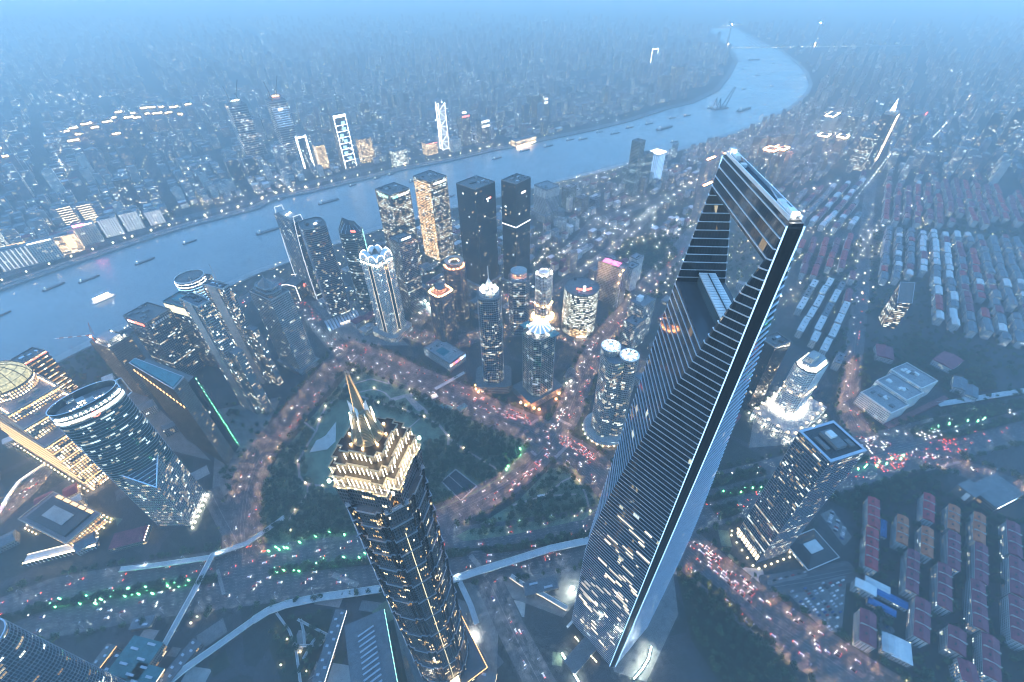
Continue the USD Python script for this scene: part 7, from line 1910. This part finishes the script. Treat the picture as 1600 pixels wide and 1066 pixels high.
# low structures of the near left ground
for lab, x, y, w, d, h, an, rm, lm in (('pale blue flat pavilion roof under the avenue crossing', *(np.float64(-417.8916454924389), np.float64(190.2257034256713)), 22, 11, 6, 8, 'roof_slate', None), ('low terrace building with an orange lit edge, left of two', *(np.float64(-435.1166742894775), np.float64(154.53152539434797)), 10, 26, 12, -12, 'grey', 'glow_amber'), ('low terrace building with an orange lit court, right of two', *(np.float64(-419.90667066200314), np.float64(148.11587982218595)), 16, 24, 10, -12, 'dark', 'glow_amber'),
                                   ('teal glass roofed mall block by the ribbed tower', *(np.float64(-397.92655447026414), np.float64(154.54797819134274)), 36, 34, 14, -12, 'teal_roof', None), ('teal glass roofed mall annex with a warm light line', *(np.float64(-379.457776094697), np.float64(135.68163902449618)), 30, 24, 14, -12, 'teal_roof', 'glow_warm'), ('narrow glass canopy roof beside the raised walkway', *(np.float64(-357.09092153111305), np.float64(143.27067195965273)), 12, 60, 8, -24, 'ridge_roof', None),
                                   ('flat dark canopy by the exhibition hall', *(np.float64(-200.24925892672562), np.float64(163.5317311897703)), 12, 70, 8, -4, 'ridge_roof', 'glow_white'), ('green roofed bus shelter on the avenue verge', *(np.float64(-143.06433492439186), np.float64(132.40729785683806)), 6, 40, 4, -6, 'ridge_roof', None), ('small lit entrance hall between the tower podiums', *(np.float64(-32.09785285314068), np.float64(131.93985600439606)), 18, 14, 8, -13, 'grey', 'glow_warm'), ('oblong glass garden house left of the tall tower', *(np.float64(28.466262653212578), np.float64(221.69346676789556)), 40, 14, 6, 12, 'ridge_roof', 'glow_white')):
    t = thing('low_building', lab, 'low building', (x, y, 0), an)
    MB().prism(rect(w, d), 0, h, v0=.01).build('walls', M['brown'], t); MB().prism(grow(rect(w, d), .4), h, h + .7).build('roof', M[rm if rm in M else 'grey'], t)
    for k in range(max(2, int(d / 6))):
        MB().box((w * .2 * (-1) ** k, -d / 2 + (k + .5) * d / max(2, int(d / 6)), h + .7), (w * .25, 2.2, .9)).build('roof_light', M['metal'], t)
    if lm:
        MB().line([(w / 2 + .3, -d / 2, h - .5), (w / 2 + .3, d / 2, h - .5), (-w / 2, d / 2 + .3, h - .5)], .5).build('edge_light', M[lm], t)
# grey exhibition hall
R = (np.float64(-150.1), np.float64(148.5), np.float64(22.1), np.float64(40.4), np.float64(78.1),24)
t = thing('exhibition_hall', 'large flat grey hall with slanted roof lights left of the stepped tower', 'hall', (R[0], R[1], 0), R[2]); claim(R)
MB().prism(rect(R[3], R[4]), 0, 23, v0=.01).build('walls', M['brown'], t); MB().prism(grow(rect(R[3], R[4]), .8), 23, 24).build('roof', M['ridge_roof'], t)
sx_ = R[3] > R[4]
for k in range(11):
    f_ = -.36 + .66 * k / 10
    if sx_:
        MB().bar((f_ * R[3], -R[4] * .22, 24.4), (f_ * R[3] + 4, R[4] * .2, 24.4), 1.6, .8).build('roof_light', M['metal'], t)
    else:
        MB().bar((-R[3] * .22, f_ * R[4], 24.4), (R[3] * .2, f_ * R[4] + 4, 24.4), 1.6, .8).build('roof_light', M['metal'], t)
MB().line([(x, y, 22) for x, y in [rect(R[3] + 2, R[4] + 2)[i] for i in (1, 2)]], .5).build('edge_light', M['glow_green'], t)
# white sail tent in the park
t = thing('sail_tent', 'white pointed membrane tent on the park lawn', 'tent', (*(np.float64(-294.519013368361), np.float64(441.5454010832852)), 0), 0)
o = np.array((-294.5,441.5))
tp = [np.array(p) - o for p in [(-310.3,420.3),(-305.2,440.6),(-302.3,444.2),(-283.8,452.5),(-281.6,469.1),(-277.4,451.1),(-275.8,438.7),(-284.3,424.4)]]
V = [(*p, z) for p, z in zip(tp, (1.5, 5, 3, 9, 13, 7, 3, 2.5))] + [(0, 0, 7.5)]
MB().add(V, [(8, (i + 1) % 8, i) for i in range(8)] + [(8, i, (i + 1) % 8) for i in range(8)]).build('membrane', M['membrane'], t)
for i in (0, 3, 4, 6):
    MB().bar((*tp[i], 0), (*tp[i], V[i][2] + .4), .3).build('mast', M['metal'], t)
# park pavilions, sunken court, station canopies
for lab, x, y, w, d, h, m_, an in (('white flat roofed kiosk by the footbridge end', *(np.float64(-138.410148517018), np.float64(526.6639924174283)), 20, 8, 5, 'white', 30), ('teal roofed pavilion, left of two at the park edge', *(np.float64(-110.97197398230509), np.float64(503.39063207808044)), 20, 9, 6, 'teal_roof', -28), ('teal roofed pavilion, right of two at the park edge', *(np.float64(-84.46075694467302), np.float64(502.74889565931664)), 15, 9, 6, 'teal_roof', 40), ('small white kiosk at the garden corner', *(np.float64(36.49451326968056), np.float64(337.7485952677609)), 9, 5, 4, 'white', 10)):
    t = thing('park_pavilion', lab, 'pavilion', (x, y, 0), an)
    MB().prism(rect(w, d), 0, h, v0=.01).build('walls', M['pale'], t); MB().prism(grow(rect(w, d), .9), h, h + .8, top=rect(w * .9, d * .6)).build('roof', M[m_], t)
cq = [(-104.0,366.2),(-85.6,386.1),(-53.4,358.0),(-74.3,335.6)]
t = thing('sunken_court', 'dark sunken rectangular court with pale rims in the park', 'sunken court', (*np.mean(cq, 0), 0)); cq = [tuple(np.array(p) - np.mean(cq, 0)) for p in cq]
sheet(Polygon(cq), .12, 'floor', M['dark'], t)
for i in range(4):
    a_, b_ = np.array(cq[i]), np.array(cq[(i + 1) % 4])
    MB().bar((*a_, .8), (*b_, .8), 1.6, 1.4).build('rim', M['concrete'], t)
MB().bar((*((np.array(cq[0]) + cq[1]) / 2), .5), (*((np.array(cq[2]) + cq[3]) / 2), .5), .8, .8).build('divider', M['concrete'], t)
# bottom left: lit canopy, lilac roof, classical hall, colonnade street
c0, c1 = np.array((-607.1,262.9)), np.array((-533.2,284.2))
L_ = np.linalg.norm(c1 - c0); an = math.degrees(math.atan2(*(c1 - c0)[::-1]))
t = thing('lit_canopy', 'long blazing warm lit canopy beside the south avenue', 'canopy', (*((c0 + c1) / 2), 0), an)
MB().box((0, 0, 7), (L_, 13, .6)).build('roof', M['roof_pale'], t)
for k in range(18):
    MB().box((-L_ / 2 + (k + .5) * L_ / 18, -5.8, 7.7), (L_ / 18 - .5, .8, .6)).build('light_tube', M['flood_gold'], t)
    MB().box((-L_ / 2 + (k + .5) * L_ / 18, -6.2, 0), (.5, .5, 7)).build('column', M['white'], t)
    MB().box((-L_ / 2 + (k + .5) * L_ / 18, 5.8, 7.7), (L_ / 18 - .5, .6, .5)).build('light_tube', M['glow_warm'], t)
c0, c1 = np.array((-514.7,286.2)), np.array((-475.7,290.5))
t = thing('ribbed_roof_hall', 'hall with a lilac ribbed roof beside the lit canopy', 'hall', (*((c0 + c1) / 2), 0), an)
MB().box((0, 0, 0), (np.linalg.norm(c1 - c0), 22, 8)).build('walls', M['brown'], t)
for k in range(16):
    MB().box((-np.linalg.norm(c1 - c0) / 2 + (k + .5) * np.linalg.norm(c1 - c0) / 16, 0, 8), (np.linalg.norm(c1 - c0) / 16 - .4, 22, .7)).build('roof_rib', M['roof_plum'], t)
lamps(t, 'edge_lamp', [(np.linalg.norm(c1 - c0) / 2 + .6, -10 + 4 * k, 8) for k in range(6)], .8, 'lamp_gold')
R = (np.float64(-594.9), np.float64(312.4), np.float64(69.0), np.float64(40.6), np.float64(93.4),20)
t = thing('classical_hall', 'classical hall with dark roof and amber lit skylight bays', 'hall', (R[0], R[1], 0), R[2]); claim(R)
dress(t, rect(R[3], R[4]), 0, 19, 'gold_stone', 0, mull=7, mat2='crown_wall')
MB().ring(rect(R[3], R[4]), 18, 1.4, 2).build('cornice', M['crown_wall'], t)
MB().prism(rect(R[3] * .8, R[4] * .8), 19, 22).build('roof', M['dark'], t); MB().prism(rect(R[3] * .38, R[4] * .42), 22, 23).build('roof_court', M['concrete'], t)
for k in range(5):
    MB().box((R[3] * .46, -R[4] * .4 + (k + .5) * R[4] * .16, 19.2), (R[3] * .1, R[4] * .12, .6)).build('skylight', M['glow_amber'], t)
lamps(t, 'foot_lamp', edge_pts(rect(R[3], R[4]), 7, 1, 4), .9, 'flood_gold', 30)
t = thing('light_arcade', 'curving arcade roof glowing pink and gold beside the west street', 'arcade', (*(np.float64(-706.1716397601418), np.float64(371.3454932824649)), 0), 0)
o = np.array((-706.2,371.3)); lp = [np.array(p) - o for p in [(-695.3,317.2),(-700.3,337.8),(-705.8,351.4),(-710.3,375.9),(-704.0,390.7),(-696.5,404.8)]]
for a_, b_, m_ in zip(lp[:-1], lp[1:], ('glow_pink', 'glow_white', 'glow_warm', 'glow_warm', 'glow_amber')):
    MB().bar((*a_, 6), (*b_, 6), 6, .8).build('roof_panel', M['membrane'], t); MB().bar((*a_, 6.7), (*b_, 6.7), 2.0, .4).build('light_panel', M[m_], t)
    MB().bar((*a_, 0), (*a_, 5.6), .5).build('column', M['metal'], t)
# floodlights at the foot of the trapezoid tower
for lab, pts, m_ in (('curved band of glaring white light beside the tall tower foot', [(118.0,131.7),(128.4,139.7),(137.3,149.0),(142.5,159.3)], 'lamp_cool'), ('slanting band of glaring light left of the tall tower foot', [(46.8,155.0),(53.6,143.6),(61.8,129.4)], 'lamp_cool')):
    t = thing('light_band', lab, 'light band', (*pts[0], 0)); o = np.array(pts[0])
    MB().line([(*(np.array(p) - o), 2.2) for p in pts], 1.4, .4).build('canopy', M['concrete'], t)
    MB().line([(*(np.array(p) - o), 2.9) for p in pts], .8, .4).build('light_strip', M['flare'], t)
t = thing('floodlight_mast', 'floodlight glaring beside the left foot of the tall tower', 'floodlight', (*(np.float64(64.19446763993787), np.float64(216.4152648853444)), 0))
MB().prism(circle(.3, 8), 0, 9).build('pole', M['metal'], t); MB().box((0, 0, 9), (3, 3, 1.8)).build('lamp_head', M['flare'], t)

# far city lights: lamps too small and too many to count
fl = np.random.default_rng(21)
for nm, m_, n_ in (('warm', 'lamp_gold', 2600), ('white', 'lamp_white', 500)):
    mb = MB(); k = 0
    while k < n_:
        px_, py_ = fl.uniform(-.95, .95), fl.uniform(.075, .8)
        y0_ = 560 / py_; x0_ = px_ * y0_ * 1.15; street = fl.random() < .5; a_ = math.radians(fl.choice((38, 128)) + fl.normal(0, 8))
        for j in range(int(fl.integers(6, 26)) if street else int(fl.integers(1, 4))):
            x, y = (x0_ + math.cos(a_) * j * 42, y0_ + math.sin(a_) * j * 42) if street else (x0_ + fl.normal(0, 30), y0_ + fl.normal(0, 30))
            if not (560 < y < 7500) or RIVER.buffer(6).contains(Point(x, y)) or foot_u.contains(Point(x, y)):
                k += .2; continue
            s = .55 + y / 2800 * fl.uniform(.4, 1.2)
            mb.box((x, y, 9 if street else fl.uniform(6, 26)), (s, s, s * .6)); k += 1
    mb.build('city_lights_' + nm, M[m_], label='countless %s lamps twinkling across the hazy far city' % nm, cat='city lights', kind='stuff')

# ---------------------------------------------------------------- the air
hz = usdkit.material(stage, '/World/Looks/haze', {'v': ('principled_volume', {'color': (.8, .955, 1.0), 'density': .00021, 'anisotropy': 0.0})}, volume='v.volume')
tag(usdkit.mesh(stage, '/World/haze', trimesh.creation.box([2 * BIG + 2000, 68000, 640], trimesh.transformations.translation_matrix([0, 30000, 317])), hz), kind='stuff')
